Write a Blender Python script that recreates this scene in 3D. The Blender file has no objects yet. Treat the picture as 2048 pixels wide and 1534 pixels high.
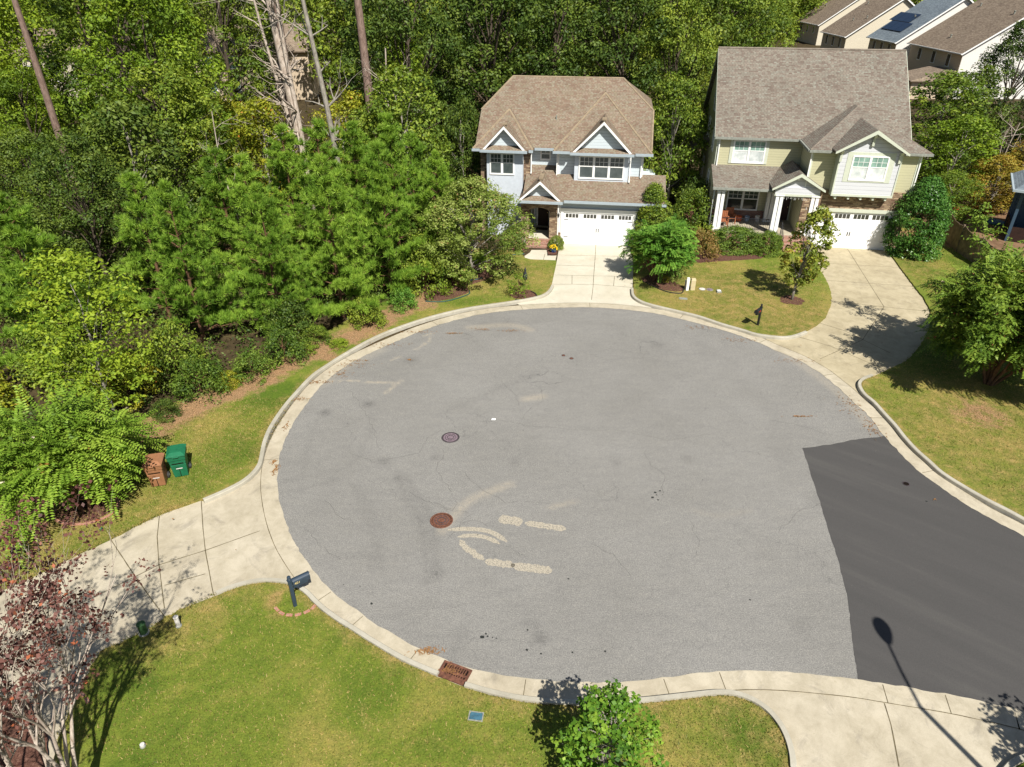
import bpy, math, random
import numpy as np
from mathutils import Vector, Matrix
from mathutils.geometry import delaunay_2d_cdt

C = bpy.context.scene.collection
R = math.radians
PI = math.pi
sc = bpy.context.scene

# ------------------------------------------------------------------ camera, sky, sun
CAM_H = 16.5
FPX = 1400.0
PITCH = R(31.0)
cam_d = bpy.data.cameras.new('camera')
cam = bpy.data.objects.new('camera', cam_d)
C.objects.link(cam)
cam.location = (0, 0, CAM_H)
cam.rotation_euler = (R(90) - PITCH, 0, 0)
cam_d.sensor_width = 36.0
cam_d.lens = 36.0 * FPX / 2048.0
cam_d.clip_end = 2000
cam_d.clip_start = 0.1
sc.camera = cam

SUN_EL = R(50)
SHADOW_AZ = R(22)            # shadows fall this far left of +Y
sun_from = Vector((math.sin(SHADOW_AZ) * math.cos(SUN_EL), -math.cos(SHADOW_AZ) * math.cos(SUN_EL), math.sin(SUN_EL)))
sd = bpy.data.lights.new('sun', 'SUN')
sd.energy = 5.0
sd.angle = R(0.53)
sd.color = (1.0, 0.955, 0.87)
so = bpy.data.objects.new('sun', sd)
C.objects.link(so)
so.rotation_euler = sun_from.to_track_quat('Z', 'Y').to_euler()
so.location = (20, -30, 60)

w = bpy.data.worlds.new('World')
sc.world = w
w.use_nodes = True
nt = w.node_tree
bg = nt.nodes['Background']
sky = nt.nodes.new('ShaderNodeTexSky')
sky.sky_type = 'NISHITA'
sky.sun_disc = False
sky.sun_elevation = SUN_EL
sky.sun_rotation = math.atan2(sun_from.x, sun_from.y)
nt.links.new(sky.outputs[0], bg.inputs[0])
bg.inputs[1].default_value = 0.052
sc.view_settings.view_transform = 'Standard'
sc.view_settings.look = 'None'
sc.view_settings.gamma = 1.0
sc.view_settings.exposure = 0.60
sc.cycles.max_bounces = 6
sc.cycles.diffuse_bounces = 3
sc.cycles.glossy_bounces = 2
sc.cycles.transmission_bounces = 3
sc.cycles.transparent_max_bounces = 6
sc.cycles.caustics_reflective = False
sc.cycles.caustics_refractive = False

# ------------------------------------------------------------------ survey helpers
CP, SP = math.cos(PITCH), math.sin(PITCH)


def ray(x, y):
    a = (x - 1024) / FPX
    b = -(y - 767) / FPX
    return Vector((a, CP + b * SP, -SP + b * CP))


def gp(x, y, z=0.0):
    r = ray(x, y)
    t = (CAM_H - z) / -r.z
    return Vector((r.x * t, r.y * t, z))


def G2(pts, z=0.0):
    return [tuple(gp(x, y, z)[:2]) for x, y in pts]


# ------------------------------------------------------------------ tagging helpers
def tag(o, label=None, cat=None, group=None, kind=None):
    if label: o['label'] = label
    if cat: o['category'] = cat
    if group: o['group'] = group
    if kind: o['kind'] = kind
    return o


def empty(name, loc, rz=0.0, label=None, cat=None, group=None, scale=None, tilt=None):
    o = bpy.data.objects.new(name, None)
    o.empty_display_size = 0.3
    C.objects.link(o)
    o.location = loc
    o.rotation_euler = (tilt[0] if tilt else 0, tilt[1] if tilt else 0, rz)
    if scale: o.scale = scale
    return tag(o, label, cat, group)


def link(name, me, parent=None, mat=None):
    o = bpy.data.objects.new(name, me)
    C.objects.link(o)
    if parent: o.parent = parent
    if mat is not None:
        if len(me.materials) == 0: me.materials.append(mat)
        elif me.materials[0] is not mat:
            o.material_slots[0].link = 'OBJECT'
            o.material_slots[0].material = mat
    return o


# ------------------------------------------------------------------ materials
class NT:
    def __init__(s, name, rough=0.8, spec=0.3):
        s.m = bpy.data.materials.new(name)
        s.m.use_nodes = True
        s.t = s.m.node_tree
        s.b = s.t.nodes['Principled BSDF']
        s.b.inputs['Roughness'].default_value = rough
        s.b.inputs['Specular IOR Level'].default_value = spec
        s.out = s.t.nodes['Material Output']

    def n(s, typ, **kw):
        nd = s.t.nodes.new(typ)
        for k, v in kw.items():
            if k in nd.inputs and not hasattr(nd, k): nd.inputs[k].default_value = v
            else: setattr(nd, k, v)
        return nd

    def l(s, a, b): s.t.links.new(a, b)

    def coord(s, which='Object'):
        return s.n('ShaderNodeTexCoord').outputs[which]

    def noise(s, co, scale, detail=3, rough=0.55, dist=0.0):
        nd = s.n('ShaderNodeTexNoise')
        nd.inputs['Scale'].default_value = scale
        nd.inputs['Detail'].default_value = detail
        nd.inputs['Roughness'].default_value = rough
        nd.inputs['Distortion'].default_value = dist
        s.l(co, nd.inputs['Vector'])
        return nd.outputs['Fac']

    def ramp(s, fac, stops, interp='LINEAR'):
        r = s.n('ShaderNodeValToRGB')
        cr = r.color_ramp
        cr.interpolation = interp
        while len(cr.elements) < len(stops): cr.elements.new(0.5)
        for e, (p, c) in zip(cr.elements, stops):
            e.position = p
            e.color = (c[0], c[1], c[2], 1) if hasattr(c, '__len__') else (c, c, c, 1)
        s.l(fac, r.inputs[0])
        return r.outputs[0]

    def mix(s, fac, a, b, mode='MIX'):
        m = s.n('ShaderNodeMix', data_type='RGBA', blend_type=mode)
        for i, v in ((0, fac), (6, a), (7, b)):
            if hasattr(v, 'links'): s.l(v, m.inputs[i])
            elif i == 0: m.inputs[0].default_value = v
            else: m.inputs[i].default_value = (v[0], v[1], v[2], 1)
        return m.outputs[2]

    def math(s, op, a, b=0.0, c=None, clamp=False):
        m = s.n('ShaderNodeMath', operation=op)
        m.use_clamp = clamp
        for i, v in enumerate((a, b) if c is None else (a, b, c)):
            if hasattr(v, 'links'): s.l(v, m.inputs[i])
            else: m.inputs[i].default_value = v
        return m.outputs[0]

    def attr(s, name):
        return s.n('ShaderNodeAttribute', attribute_name=name).outputs['Fac']

    def bump(s, h, strength=0.3, dist=0.02):
        b = s.n('ShaderNodeBump')
        b.inputs['Strength'].default_value = strength
        b.inputs['Distance'].default_value = dist
        s.l(h, b.inputs['Height'])
        s.l(b.outputs[0], s.b.inputs['Normal'])

    def base(s, c):
        if hasattr(c, 'links'): s.l(c, s.b.inputs['Base Color'])
        else: s.b.inputs['Base Color'].default_value = (c[0], c[1], c[2], 1)
        return s.m

    def stretch(s, co, sx, sy, sz):
        mp = s.n('ShaderNodeMapping')
        mp.inputs['Scale'].default_value = (sx, sy, sz)
        s.l(co, mp.inputs['Vector'])
        return mp.outputs[0]


def plain(name, col, rough=0.6, spec=0.3, var=0.12, scale=6.0, metal=0.0, bump=0.0):
    t = NT(name, rough, spec)
    f = t.noise(t.coord(), scale, 4)
    lo = [c * (1 - var) for c in col]
    hi = [min(1, c * (1 + var)) for c in col]
    t.base(t.ramp(f, [(0.3, lo), (0.7, hi)]))
    t.b.inputs['Metallic'].default_value = metal
    if bump: t.bump(f, bump, 0.01)
    return t.m


def m_asphalt():
    t = NT('worn_asphalt', 0.9, 0.25)
    co = t.coord()
    big = t.ramp(t.noise(co, 0.25, 4, 0.6), [(0.3, (0.198, 0.192, 0.178)), (0.7, (0.228, 0.222, 0.208))])
    mid = t.ramp(t.noise(t.stretch(co, 1, 2.6, 1), 1.1, 6, 0.7), [(0.28, (0.90, 0.90, 0.91)), (0.55, (1, 1, 1)), (0.8, (1.05, 1.04, 1.02))])
    fine = t.ramp(t.noise(co, 26, 4, 0.85), [(0.25, (0.42, 0.42, 0.43)), (0.5, (0.98, 0.98, 0.98)), (0.75, (1.65, 1.62, 1.55))])
    med = t.ramp(t.noise(co, 6.5, 5, 0.75), [(0.3, (0.86, 0.86, 0.86)), (0.55, (1, 1, 1)), (0.72, (1.10, 1.09, 1.07))])
    c = t.mix(1.0, big, mid, 'MULTIPLY')
    c = t.mix(1.0, c, med, 'MULTIPLY')
    vor = t.n('ShaderNodeTexVoronoi', feature='DISTANCE_TO_EDGE')
    vor.inputs['Scale'].default_value = 0.62
    wn = t.n('ShaderNodeTexNoise'); wn.inputs['Scale'].default_value = 2.0; wn.inputs['Detail'].default_value = 6
    t.l(co, wn.inputs['Vector'])
    vm = t.n('ShaderNodeVectorMath', operation='MULTIPLY_ADD')
    t.l(wn.outputs['Color'], vm.inputs[0]); vm.inputs[1].default_value = (0.9, 0.9, 0); t.l(co, vm.inputs[2])
    t.l(vm.outputs[0], vor.inputs['Vector'])
    ck = t.ramp(vor.outputs['Distance'], [(0.0, (1, 1, 1)), (0.009, (0, 0, 0))])
    ck = t.math('MULTIPLY', ck, t.ramp(t.noise(co, 0.28, 3), [(0.50, (0, 0, 0)), (0.62, (.5, .5, .5))]))
    c = t.mix(ck, c, (0.06, 0.06, 0.06))
    c = t.mix(1.0, c, fine, 'MULTIPLY')
    br = t.noise(co, 9.0, 6, 0.8)
    dk = t.math('MULTIPLY', t.attr('dark'), t.ramp(br, [(0.38, 0.1), (0.62, 1.0)]), clamp=True)
    c = t.mix(dk, c, (0.075, 0.072, 0.070))
    lt = t.math('MULTIPLY', t.attr('light'), t.ramp(br, [(0.35, 0.1), (0.6, 1.0)]), clamp=True)
    c = t.mix(lt, c, (0.38, 0.33, 0.25))
    t.base(c)
    t.bump(t.noise(co, 60, 3, 0.7), 0.25, 0.01)
    return t.m


def m_patch():
    t = NT('fresh_asphalt', 0.8, 0.3)
    co = t.coord()
    rot = t.n('ShaderNodeMapping')
    rot.inputs['Rotation'].default_value = (0, 0, R(38))
    t.l(co, rot.inputs['Vector'])
    st = t.noise(t.stretch(rot.outputs[0], 0.14, 1.3, 1), 1.0, 5, 0.6)
    c = t.ramp(st, [(0.3, (0.058, 0.056, 0.054)), (0.55, (0.065, 0.062, 0.060)), (0.75, (0.079, 0.076, 0.071))])
    fine = t.ramp(t.noise(co, 45, 2, 0.8), [(0.25, (0.8, 0.8, 0.8)), (0.5, (1, 1, 1)), (0.8, (1.25, 1.24, 1.22))])
    sp = t.ramp(t.noise(co, 13, 2, 0.5), [(0.79, (0, 0, 0)), (0.82, (1, 1, 1))])
    c = t.mix(1.0, c, fine, 'MULTIPLY')
    t.base(t.mix(sp, c, (0.3, 0.29, 0.26)))
    return t.m


def m_concrete(name, a, b, stain=0.5):
    t = NT(name, 0.85, 0.25)
    co = t.coord()
    c = t.ramp(t.noise(co, 0.5, 5, 0.6, 0.4), [(0.3, a), (0.7, b)])
    br = t.ramp(t.noise(t.stretch(co, 1.25, 1, 1), 1.6, 7, 0.72, 0.4), [(0.3, (1 - 0.24 * stain, 1 - 0.25 * stain, 1 - 0.28 * stain)), (0.6, (1, 1, 1)), (0.8, (1.05, 1.05, 1.05))])
    fi = t.ramp(t.noise(co, 40, 2, 0.7), [(0.2, (0.9, 0.9, 0.9)), (0.8, (1.08, 1.08, 1.08))])
    c = t.mix(1.0, c, br, 'MULTIPLY')
    st = t.ramp(t.noise(co, 0.9, 7, 0.78, 1.2), [(0.34, (1 - .22 * stain, 1 - .22 * stain, 1 - .20 * stain)), (0.46, (1, 1, 1)), (0.6, (1, 1, 1)), (0.72, (1.07, 1.06, 1.04))])
    sp = t.ramp(t.noise(co, 7, 4, 0.7), [(0.24, (.72, .70, .64)), (0.34, (1, 1, 1))])
    c = t.mix(1.0, c, st, 'MULTIPLY')
    c = t.mix(1.0, c, sp, 'MULTIPLY')
    t.base(t.mix(1.0, c, fi, 'MULTIPLY'))
    t.bump(t.noise(co, 30, 3), 0.1, 0.01)
    return t.m


def m_lawn():
    t = NT('lawn_turf', 0.9, 0.15)
    co = t.coord()
    n1 = t.noise(co, 0.35, 5, 0.6, 0.5)
    n2 = t.noise(co, 2.2, 5, 0.7)
    n3 = t.noise(co, 22, 4, 0.8)
    n4 = t.noise(co, 60, 2, 0.7)
    g = t.ramp(n1, [(0.34, (0.078, 0.126, 0.015)), (0.5, (0.130, 0.168, 0.024)), (0.66, (0.225, 0.205, 0.052))])
    dry = t.ramp(n2, [(0.3, (0.17, 0.14, 0.040)), (0.7, (0.34, 0.235, 0.10))])
    ad = t.attr('dry')
    df = t.math('ADD', t.math('MULTIPLY', ad, 1.5), t.math('MULTIPLY', t.math('SUBTRACT', n2, 0.62), 1.8))
    df = t.math('ADD', df, t.math('MULTIPLY', t.math('SUBTRACT', n3, 0.5), 1.0), clamp=True)
    c = t.mix(df, g, dry)
    # bare pine straw and clay
    straw = t.ramp(n3, [(0.3, (0.14, 0.075, 0.038)), (0.52, (0.27, 0.165, 0.090)), (0.72, (0.42, 0.30, 0.18))])
    aw = t.attr('straw')
    sf = t.math('ADD', t.math('MULTIPLY', t.math('SUBTRACT', aw, 0.5), 3.5), t.math('MULTIPLY', t.math('SUBTRACT', n2, 0.5), 4.0))
    sf = t.math('ADD', sf, t.math('MULTIPLY', t.math('SUBTRACT', n3, 0.5), 1.2), clamp=True)
    c = t.mix(sf, c, straw)
    n5 = t.noise(co, 7.0, 5, 0.75)
    c = t.mix(1.0, c, t.ramp(n5, [(0.3, (0.72, 0.78, 0.72)), (0.5, (1, 1, 1)), (0.72, (1.28, 1.18, 1.12))]), 'MULTIPLY')
    blade = t.ramp(n3, [(0.25, (0.55, 0.6, 0.5)), (0.5, (1, 1, 1)), (0.75, (1.5, 1.42, 1.4))])
    c = t.mix(1.0, c, blade, 'MULTIPLY')
    bl2 = t.ramp(n4, [(0.3, (0.75, 0.78, 0.7)), (0.7, (1.25, 1.22, 1.2))])
    t.base(t.mix(1.0, c, bl2, 'MULTIPLY'))
    t.bump(n3, 0.7, 0.04)
    return t.m


def m_litter(name='forest_floor', a=(0.022, 0.017, 0.010), b=(0.075, 0.055, 0.028)):
    t = NT(name, 0.95, 0.1)
    co = t.coord()
    c = t.ramp(t.noise(co, 1.2, 7, 0.75), [(0.3, a), (0.6, b), (0.75, (0.10, 0.12, 0.03))])
    f = t.ramp(t.noise(co, 25, 3, 0.8), [(0.3, (0.6, 0.6, 0.6)), (0.7, (1.4, 1.4, 1.4))])
    t.base(t.mix(1.0, c, f, 'MULTIPLY'))
    return t.m


def m_mulch():
    t = NT('bark_mulch', 0.95, 0.1)
    co = t.coord()
    c = t.ramp(t.noise(co, 18, 4, 0.8), [(0.3, (0.045, 0.022, 0.016)), (0.55, (0.125, 0.062, 0.045)), (0.75, (0.24, 0.15, 0.11))])
    t.base(c)
    t.bump(t.noise(co, 25, 3), 0.6, 0.04)
    return t.m


def m_shingle(name, cols, row=0.15, wid=0.38):
    t = NT(name, 0.9, 0.2)
    uv = t.coord('UV')
    br = t.n('ShaderNodeTexBrick')
    t.l(uv, br.inputs['Vector'])
    br.inputs['Scale'].default_value = 1.0
    br.inputs['Brick Width'].default_value = wid
    br.inputs['Row Height'].default_value = row
    br.inputs['Mortar Size'].default_value = 0.012
    br.inputs['Mortar Smooth'].default_value = 0.3
    br.inputs['Color1'].default_value = (0, 0, 0, 1)
    br.inputs['Color2'].default_value = (1, 1, 1, 1)
    br.inputs['Mortar'].default_value = (0.5, 0.5, 0.5, 1)
    br.offset = 0.37
    br.offset_frequency = 3
    f = t.math('ADD', t.math('MULTIPLY', br.outputs['Color'], 0.75), t.math('MULTIPLY', t.noise(uv, 1.7, 4, 0.7), 0.28))
    n = len(cols)
    c = t.ramp(f, [(0.12 + 0.78 * i / (n - 1), cc) for i, cc in enumerate(cols)])
    big = t.ramp(t.noise(uv, 0.5, 4, 0.6), [(0.3, (0.88, 0.88, 0.88)), (0.7, (1.1, 1.1, 1.1))])
    c = t.mix(1.0, c, big, 'MULTIPLY')
    c = t.mix(t.math('MULTIPLY', br.outputs['Fac'], 0.55), c, (0.05, 0.042, 0.036))
    gr = t.ramp(t.noise(uv, 30, 2, 0.8), [(0.3, (0.85, 0.85, 0.85)), (0.7, (1.15, 1.15, 1.15))])
    t.base(t.mix(1.0, c, gr, 'MULTIPLY'))
    inv = t.math('SUBTRACT', 1.0, br.outputs['Fac'])
    t.bump(inv, 0.5, 0.02)
    return t.m


def m_siding(name, col, board=0.19, dark=0.5):
    t = NT(name, 0.6, 0.3)
    uv = t.coord('UV')
    sep = t.n('ShaderNodeSeparateXYZ')
    t.l(uv, sep.inputs[0])
    fr = t.math('FRACT', t.math('DIVIDE', sep.outputs[1], board))
    ln = t.ramp(fr, [(0.0, (dark, dark, dark)), (0.09, (0.86, 0.86, 0.86)), (0.2, (1, 1, 1)), (1.0, (1.0, 1.0, 1.0))])
    nz = t.ramp(t.noise(t.stretch(uv, 0.6, 5, 1), 1.0, 4), [(0.3, [c * 0.94 for c in col]), (0.7, col)])
    t.base(t.mix(1.0, nz, ln, 'MULTIPLY'))
    t.bump(fr, 0.35, 0.02)
    return t.m


def m_brick(name, c1, c2, mortar, w=0.22, h=0.075, ms=0.012, stone=False):
    t = NT(name, 0.9, 0.2)
    uv = t.coord('UV')
    vec = uv
    if stone:
        dn = t.n('ShaderNodeTexNoise')
        dn.inputs['Scale'].default_value = 2.2
        t.l(uv, dn.inputs['Vector'])
        vm = t.n('ShaderNodeVectorMath', operation='MULTIPLY_ADD')
        t.l(dn.outputs['Color'], vm.inputs[0])
        vm.inputs[1].default_value = (0.16, 0.16, 0)
        t.l(uv, vm.inputs[2])
        vec = vm.outputs[0]
    br = t.n('ShaderNodeTexBrick')
    t.l(vec, br.inputs['Vector'])
    br.inputs['Scale'].default_value = 1.0
    br.inputs['Brick Width'].default_value = w
    br.inputs['Row Height'].default_value = h
    br.inputs['Mortar Size'].default_value = ms
    br.inputs['Color1'].default_value = (0, 0, 0, 1)
    br.inputs['Color2'].default_value = (1, 1, 1, 1)
    br.inputs['Mortar'].default_value = (0.5, 0.5, 0.5, 1)
    f = t.math('ADD', t.math('MULTIPLY', br.outputs['Color'], 0.7), t.math('MULTIPLY', t.noise(uv, 6, 4, 0.7), 0.35))
    mid = [(a + b) / 2 * 0.85 for a, b in zip(c1, c2)]
    c = t.ramp(f, [(0.15, c1), (0.5, mid), (0.9, c2)])
    t.base(t.mix(br.outputs['Fac'], c, mortar))
    t.bump(t.math('SUBTRACT', 1.0, br.outputs['Fac']), 0.8, 0.03)
    return t.m


def m_glass(name, col=(0.05, 0.07, 0.07), rough=0.08):
    t = NT(name, rough, 0.8)
    uv = t.coord('UV')
    sep = t.n('ShaderNodeSeparateXYZ')
    t.l(uv, sep.inputs[0])
    fr = t.math('FRACT', t.math('DIVIDE', sep.outputs[1], 0.06))
    c = t.ramp(fr, [(0.0, [x * 0.65 for x in col]), (0.35, col), (1.0, [x * 1.2 for x in col])])
    nz = t.ramp(t.noise(t.coord(), 1.6, 4, 0.6), [(0.35, (0.7, 0.75, 0.75)), (0.65, (1.25, 1.25, 1.25))])
    t.base(t.mix(1.0, c, nz, 'MULTIPLY'))
    return t.m


def m_leaf(name, dark, mid, light, trans=0.35, hue=0.12, accent=None, acc_at=0.93, rough=0.55, clump=0.35):
    t = NT(name, rough, 0.25)
    rnd = t.attr('rnd')
    oi = t.n('ShaderNodeObjectInfo').outputs['Random']
    nz = t.noise(t.coord(), clump, 3, 0.6)
    f = t.math('ADD', t.math('MULTIPLY', rnd, 0.55), t.math('MULTIPLY', nz, 0.75))
    f = t.math('ADD', f, t.math('MULTIPLY', t.math('SUBTRACT', oi, 0.5), hue * 2), clamp=True)
    c = t.ramp(f, [(0.28, [q * .8 for q in dark]), (0.56, mid), (0.88, [min(.6, q * 1.08) for q in light])])
    if accent:
        m = t.ramp(rnd, [(acc_at, (0, 0, 0)), (acc_at + 0.01, (1, 1, 1))])
        c = t.mix(m, c, accent)
    t.base(c)
    tr = t.n('ShaderNodeBsdfTranslucent')
    tc = t.mix(1.0, c, (1.5, 1.35, 0.55), 'MULTIPLY')
    t.l(tc, tr.inputs[0])
    ms = t.n('ShaderNodeMixShader')
    ms.inputs[0].default_value = trans * .68
    t.l(t.b.outputs[0], ms.inputs[1])
    t.l(tr.outputs[0], ms.inputs[2])
    t.l(ms.outputs[0], t.out.inputs[0])
    return t.m


def m_bark(name, a, b, scale=3.0):
    t = NT(name, 0.95, 0.1)
    co = t.coord()
    n = t.noise(t.stretch(co, 1, 1, 0.3), scale * 3, 6, 0.75, 0.5)
    t.base(t.ramp(n, [(0.32, a), (0.66, b)]))
    t.bump(n, 0.7, 0.04)
    return t.m


def worn_paint():
    t = NT('worn_cream_marking', 0.9, 0.2)
    co = t.coord()
    t.base(t.ramp(t.noise(co, 25, 3), [(0.3, (0.37, 0.33, 0.26)), (0.7, (0.48, 0.43, 0.34))]))
    tr = t.n('ShaderNodeBsdfTransparent')
    ms = t.n('ShaderNodeMixShader')
    t.l(t.ramp(t.noise(co, 16, 6, 0.85), [(0.36, (.1, .1, .1)), (0.52, (.85, .85, .85))]), ms.inputs[0])
    t.l(tr.outputs[0], ms.inputs[1]); t.l(t.b.outputs[0], ms.inputs[2])
    t.l(ms.outputs[0], t.out.inputs[0])
    return t.m


M = {}
M['asphalt'] = m_asphalt()
M['patch'] = m_patch()
M['gutter'] = m_concrete('gutter_concrete', (0.41, 0.36, 0.27), (0.49, 0.44, 0.34), 1.0)
M['curb'] = m_concrete('curb_concrete', (0.36, 0.335, 0.27), (0.45, 0.425, 0.355), 0.8)
M['drive_near'] = m_concrete('buff_driveway_concrete', (0.40, 0.352, 0.262), (0.48, 0.43, 0.335), 1.0)
M['drive_pale'] = m_concrete('pale_driveway_concrete', (0.49, 0.45, 0.355), (0.56, 0.525, 0.43), 0.4)
M['drive_tan'] = m_concrete('tan_driveway_concrete', (0.38, 0.325, 0.215), (0.46, 0.40, 0.275), 1.0)
M['joint'] = plain('joint_filler', (0.12, 0.10, 0.06), 0.95, 0.1, 0.4, 5)
M['lawn'] = m_lawn()
M['litter'] = m_litter()
M['mulch'] = m_mulch()
M['straw'] = m_litter('pine_straw', (0.085, 0.05, 0.03), (0.22, 0.135, 0.08))
M['roof_tan'] = m_shingle('tan_shingles', [(0.165, 0.11, 0.080), (0.205, 0.142, 0.103), (0.215, 0.178, 0.123), (0.24, 0.182, 0.138), (0.235, 0.21, 0.155)], 0.115, 0.20)
M['roof_gray'] = m_shingle('weathered_gray_shingles', [(0.135, 0.102, 0.083), (0.175, 0.140, 0.115), (0.195, 0.178, 0.145), (0.21, 0.175, 0.143), (0.225, 0.22, 0.185)], 0.115, 0.20)
M['roof_brown'] = m_shingle('brown_shingles', [(0.16, 0.12, 0.09), (0.22, 0.17, 0.125), (0.27, 0.215, 0.16)])
M['roof_slate'] = m_shingle('slate_blue_shingles', [(0.13, 0.16, 0.19), (0.17, 0.205, 0.235), (0.21, 0.25, 0.28)])
M['ridge_tan'] = plain('tan_ridge_shingles', (0.255, 0.20, 0.135), 0.9, 0.2, 0.2, 4)
M['ridge_gray'] = plain('gray_ridge_shingles', (0.19, 0.16, 0.13), 0.9, 0.2, 0.25, 4)
M['side_blue'] = m_siding('pale_blue_siding', (0.57, 0.64, 0.68), 0.19, 0.45)
M['panel_blue'] = plain('pale_blue_panel', (0.53, 0.575, 0.63), 0.6, 0.3, 0.06)
M['fascia_blue'] = plain('gray_blue_fascia', (0.33, 0.385, 0.42), 0.5, 0.4, 0.06)
M['side_green'] = m_siding('sage_yellow_siding', (0.50, 0.48, 0.31), 0.17, 0.5)
M['side_white'] = m_siding('off_white_siding', (0.61, 0.62, 0.65), 0.24, 0.4)
M['trim_green'] = plain('pale_sage_trim', (0.53, 0.56, 0.46), 0.5, 0.4, 0.05)
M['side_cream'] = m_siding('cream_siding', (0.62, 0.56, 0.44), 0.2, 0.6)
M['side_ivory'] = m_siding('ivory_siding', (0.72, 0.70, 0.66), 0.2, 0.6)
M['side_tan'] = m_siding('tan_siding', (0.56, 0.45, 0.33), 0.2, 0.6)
M['white'] = plain('white_trim_paint', (0.80, 0.80, 0.78), 0.45, 0.4, 0.03)
M['door_white'] = plain('white_garage_paint', (0.86, 0.86, 0.86), 0.4, 0.4, 0.02)
M['stone'] = m_brick('stacked_stone', (0.13, 0.07, 0.05), (0.46, 0.34, 0.22), (0.20, 0.15, 0.10), 0.30, 0.11, 0.014, True)
M['brick'] = m_brick('red_brick', (0.30, 0.11, 0.075), (0.48, 0.24, 0.17), (0.38, 0.32, 0.26))
M['glass'] = m_glass('window_glass', (0.070, 0.085, 0.085))
M['glass_dark'] = m_glass('dark_window_glass', (0.045, 0.045, 0.04), 0.12)
M['blind'] = m_glass('white_blind_glass', (0.62, 0.64, 0.63), 0.25)
M['glass_green'] = m_glass('green_tinted_glass', (0.22, 0.34, 0.29), 0.12)
M['door_brown'] = plain('dark_brown_door', (0.030, 0.014, 0.011), 0.6, 0.3, 0.3)
M['door_maroon'] = plain('dark_maroon_door', (0.045, 0.020, 0.020), 0.5, 0.4, 0.2)
M['black'] = plain('black_metal', (0.018, 0.02, 0.024), 0.45, 0.5, 0.2)
M['iron'] = plain('rusty_iron', (0.13, 0.055, 0.034), 0.85, 0.3, 0.5, 14, bump=0.5)
M['iron_purple'] = plain('weathered_purple_iron', (0.17, 0.125, 0.145), 0.8, 0.4, 0.4, 14, bump=0.5)
M['iron_dark'] = plain('dark_iron', (0.05, 0.04, 0.045), 0.8, 0.4, 0.4, 14)
M['slot'] = plain('drain_darkness', (0.012, 0.009, 0.007), 0.95, 0.05, 0.3)
M['mail_blue'] = plain('slate_blue_mailbox_paint', (0.028, 0.045, 0.068), 0.4, 0.5, 0.12)
M['mail_black'] = plain('black_mailbox_paint', (0.012, 0.014, 0.016), 0.45, 0.5, 0.15)
M['gold'] = plain('brass_numerals', (0.62, 0.50, 0.22), 0.5, 0.5, 0.1)
M['red_flag'] = plain('red_flag_paint', (0.45, 0.03, 0.02), 0.5, 0.4, 0.1)
M['bin_brown'] = plain('brown_bin_plastic', (0.27, 0.125, 0.062), 0.5, 0.35, 0.12)
M['bin_green'] = plain('green_bin_plastic', (0.012, 0.125, 0.058), 0.5, 0.35, 0.15)
M['bin_dark'] = plain('dark_bin_rubber', (0.03, 0.03, 0.03), 0.7, 0.3, 0.1)
M['gray_plate'] = plain('pale_gray_plate', (0.55, 0.53, 0.5), 0.6, 0.3, 0.1)
M['util_green'] = plain('green_utility_plastic', (0.035, 0.085, 0.03), 0.6, 0.3, 0.2)
M['util_tan'] = plain('tan_utility_plastic', (0.52, 0.44, 0.27), 0.6, 0.3, 0.1)
M['util_blue'] = plain('blue_meter_lid', (0.045, 0.12, 0.17), 0.6, 0.3, 0.3, 9)
M['util_gray'] = plain('gray_cover', (0.24, 0.25, 0.22), 0.8, 0.2, 0.2)
M['edge_green'] = plain('dark_green_edging', (0.018, 0.07, 0.06), 0.6, 0.3, 0.2)
M['edge_black'] = plain('black_edging', (0.02, 0.02, 0.02), 0.6, 0.3, 0.2)
M['wood_fence'] = plain('weathered_fence_wood', (0.22, 0.165, 0.115), 0.9, 0.15, 0.35, 3)
M['chair_wood'] = plain('orange_brown_wood', (0.33, 0.12, 0.055), 0.6, 0.3, 0.2)
M['yellow_flower'] = plain('yellow_petals', (0.75, 0.52, 0.02), 0.7, 0.2, 0.2)
M['pot_blue'] = plain('cobalt_glaze', (0.02, 0.06, 0.20), 0.2, 0.6, 0.1)
M['blue_post'] = plain('steel_blue_paint', (0.04, 0.075, 0.12), 0.5, 0.4, 0.08)
M['solar'] = plain('solar_glass', (0.012, 0.022, 0.045), 0.15, 0.7, 0.1)
M['paver'] = m_brick('pale_red_edging_brick', (0.42, 0.17, 0.12), (0.55, 0.30, 0.22), (0.3, 0.22, 0.17), 0.2, 0.1, 0.01)
M['paint'] = worn_paint()
M['crack'] = plain('crack_dark', (0.09, 0.088, 0.085), 0.95, 0.05, 0.3, 10)  # dark tone of the cracks in the worn asphalt
M['oil'] = plain('oil_spot', (0.022, 0.024, 0.022), 0.7, 0.3, 0.3)
M['rust_leaf'] = plain('dry_needles', (0.25, 0.13, 0.05), 0.9, 0.1, 0.5, 20)
M['lamp_gray'] = plain('galvanised_pole', (0.30, 0.31, 0.32), 0.5, 0.5, 0.1)
M['bark_pine'] = m_bark('pine_bark', (0.10, 0.065, 0.05), (0.28, 0.20, 0.165))
M['bark_gray'] = m_bark('gray_bark', (0.13, 0.115, 0.095), (0.36, 0.33, 0.28))
M['bark_dead'] = m_bark('bleached_dead_bark', (0.24, 0.18, 0.135), (0.56, 0.49, 0.42))
M['bark_dark'] = m_bark('dark_bark', (0.035, 0.027, 0.02), (0.11, 0.088, 0.065))
M['bark_brown'] = m_bark('brown_bark', (0.07, 0.035, 0.02), (0.19, 0.11, 0.065))
M['lf_deep'] = m_leaf('deep_green_leaves', (0.0233, 0.0486, 0.0083), (0.0556, 0.1014, 0.0146), (0.1275, 0.1739, 0.0249), 0.30)
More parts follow.
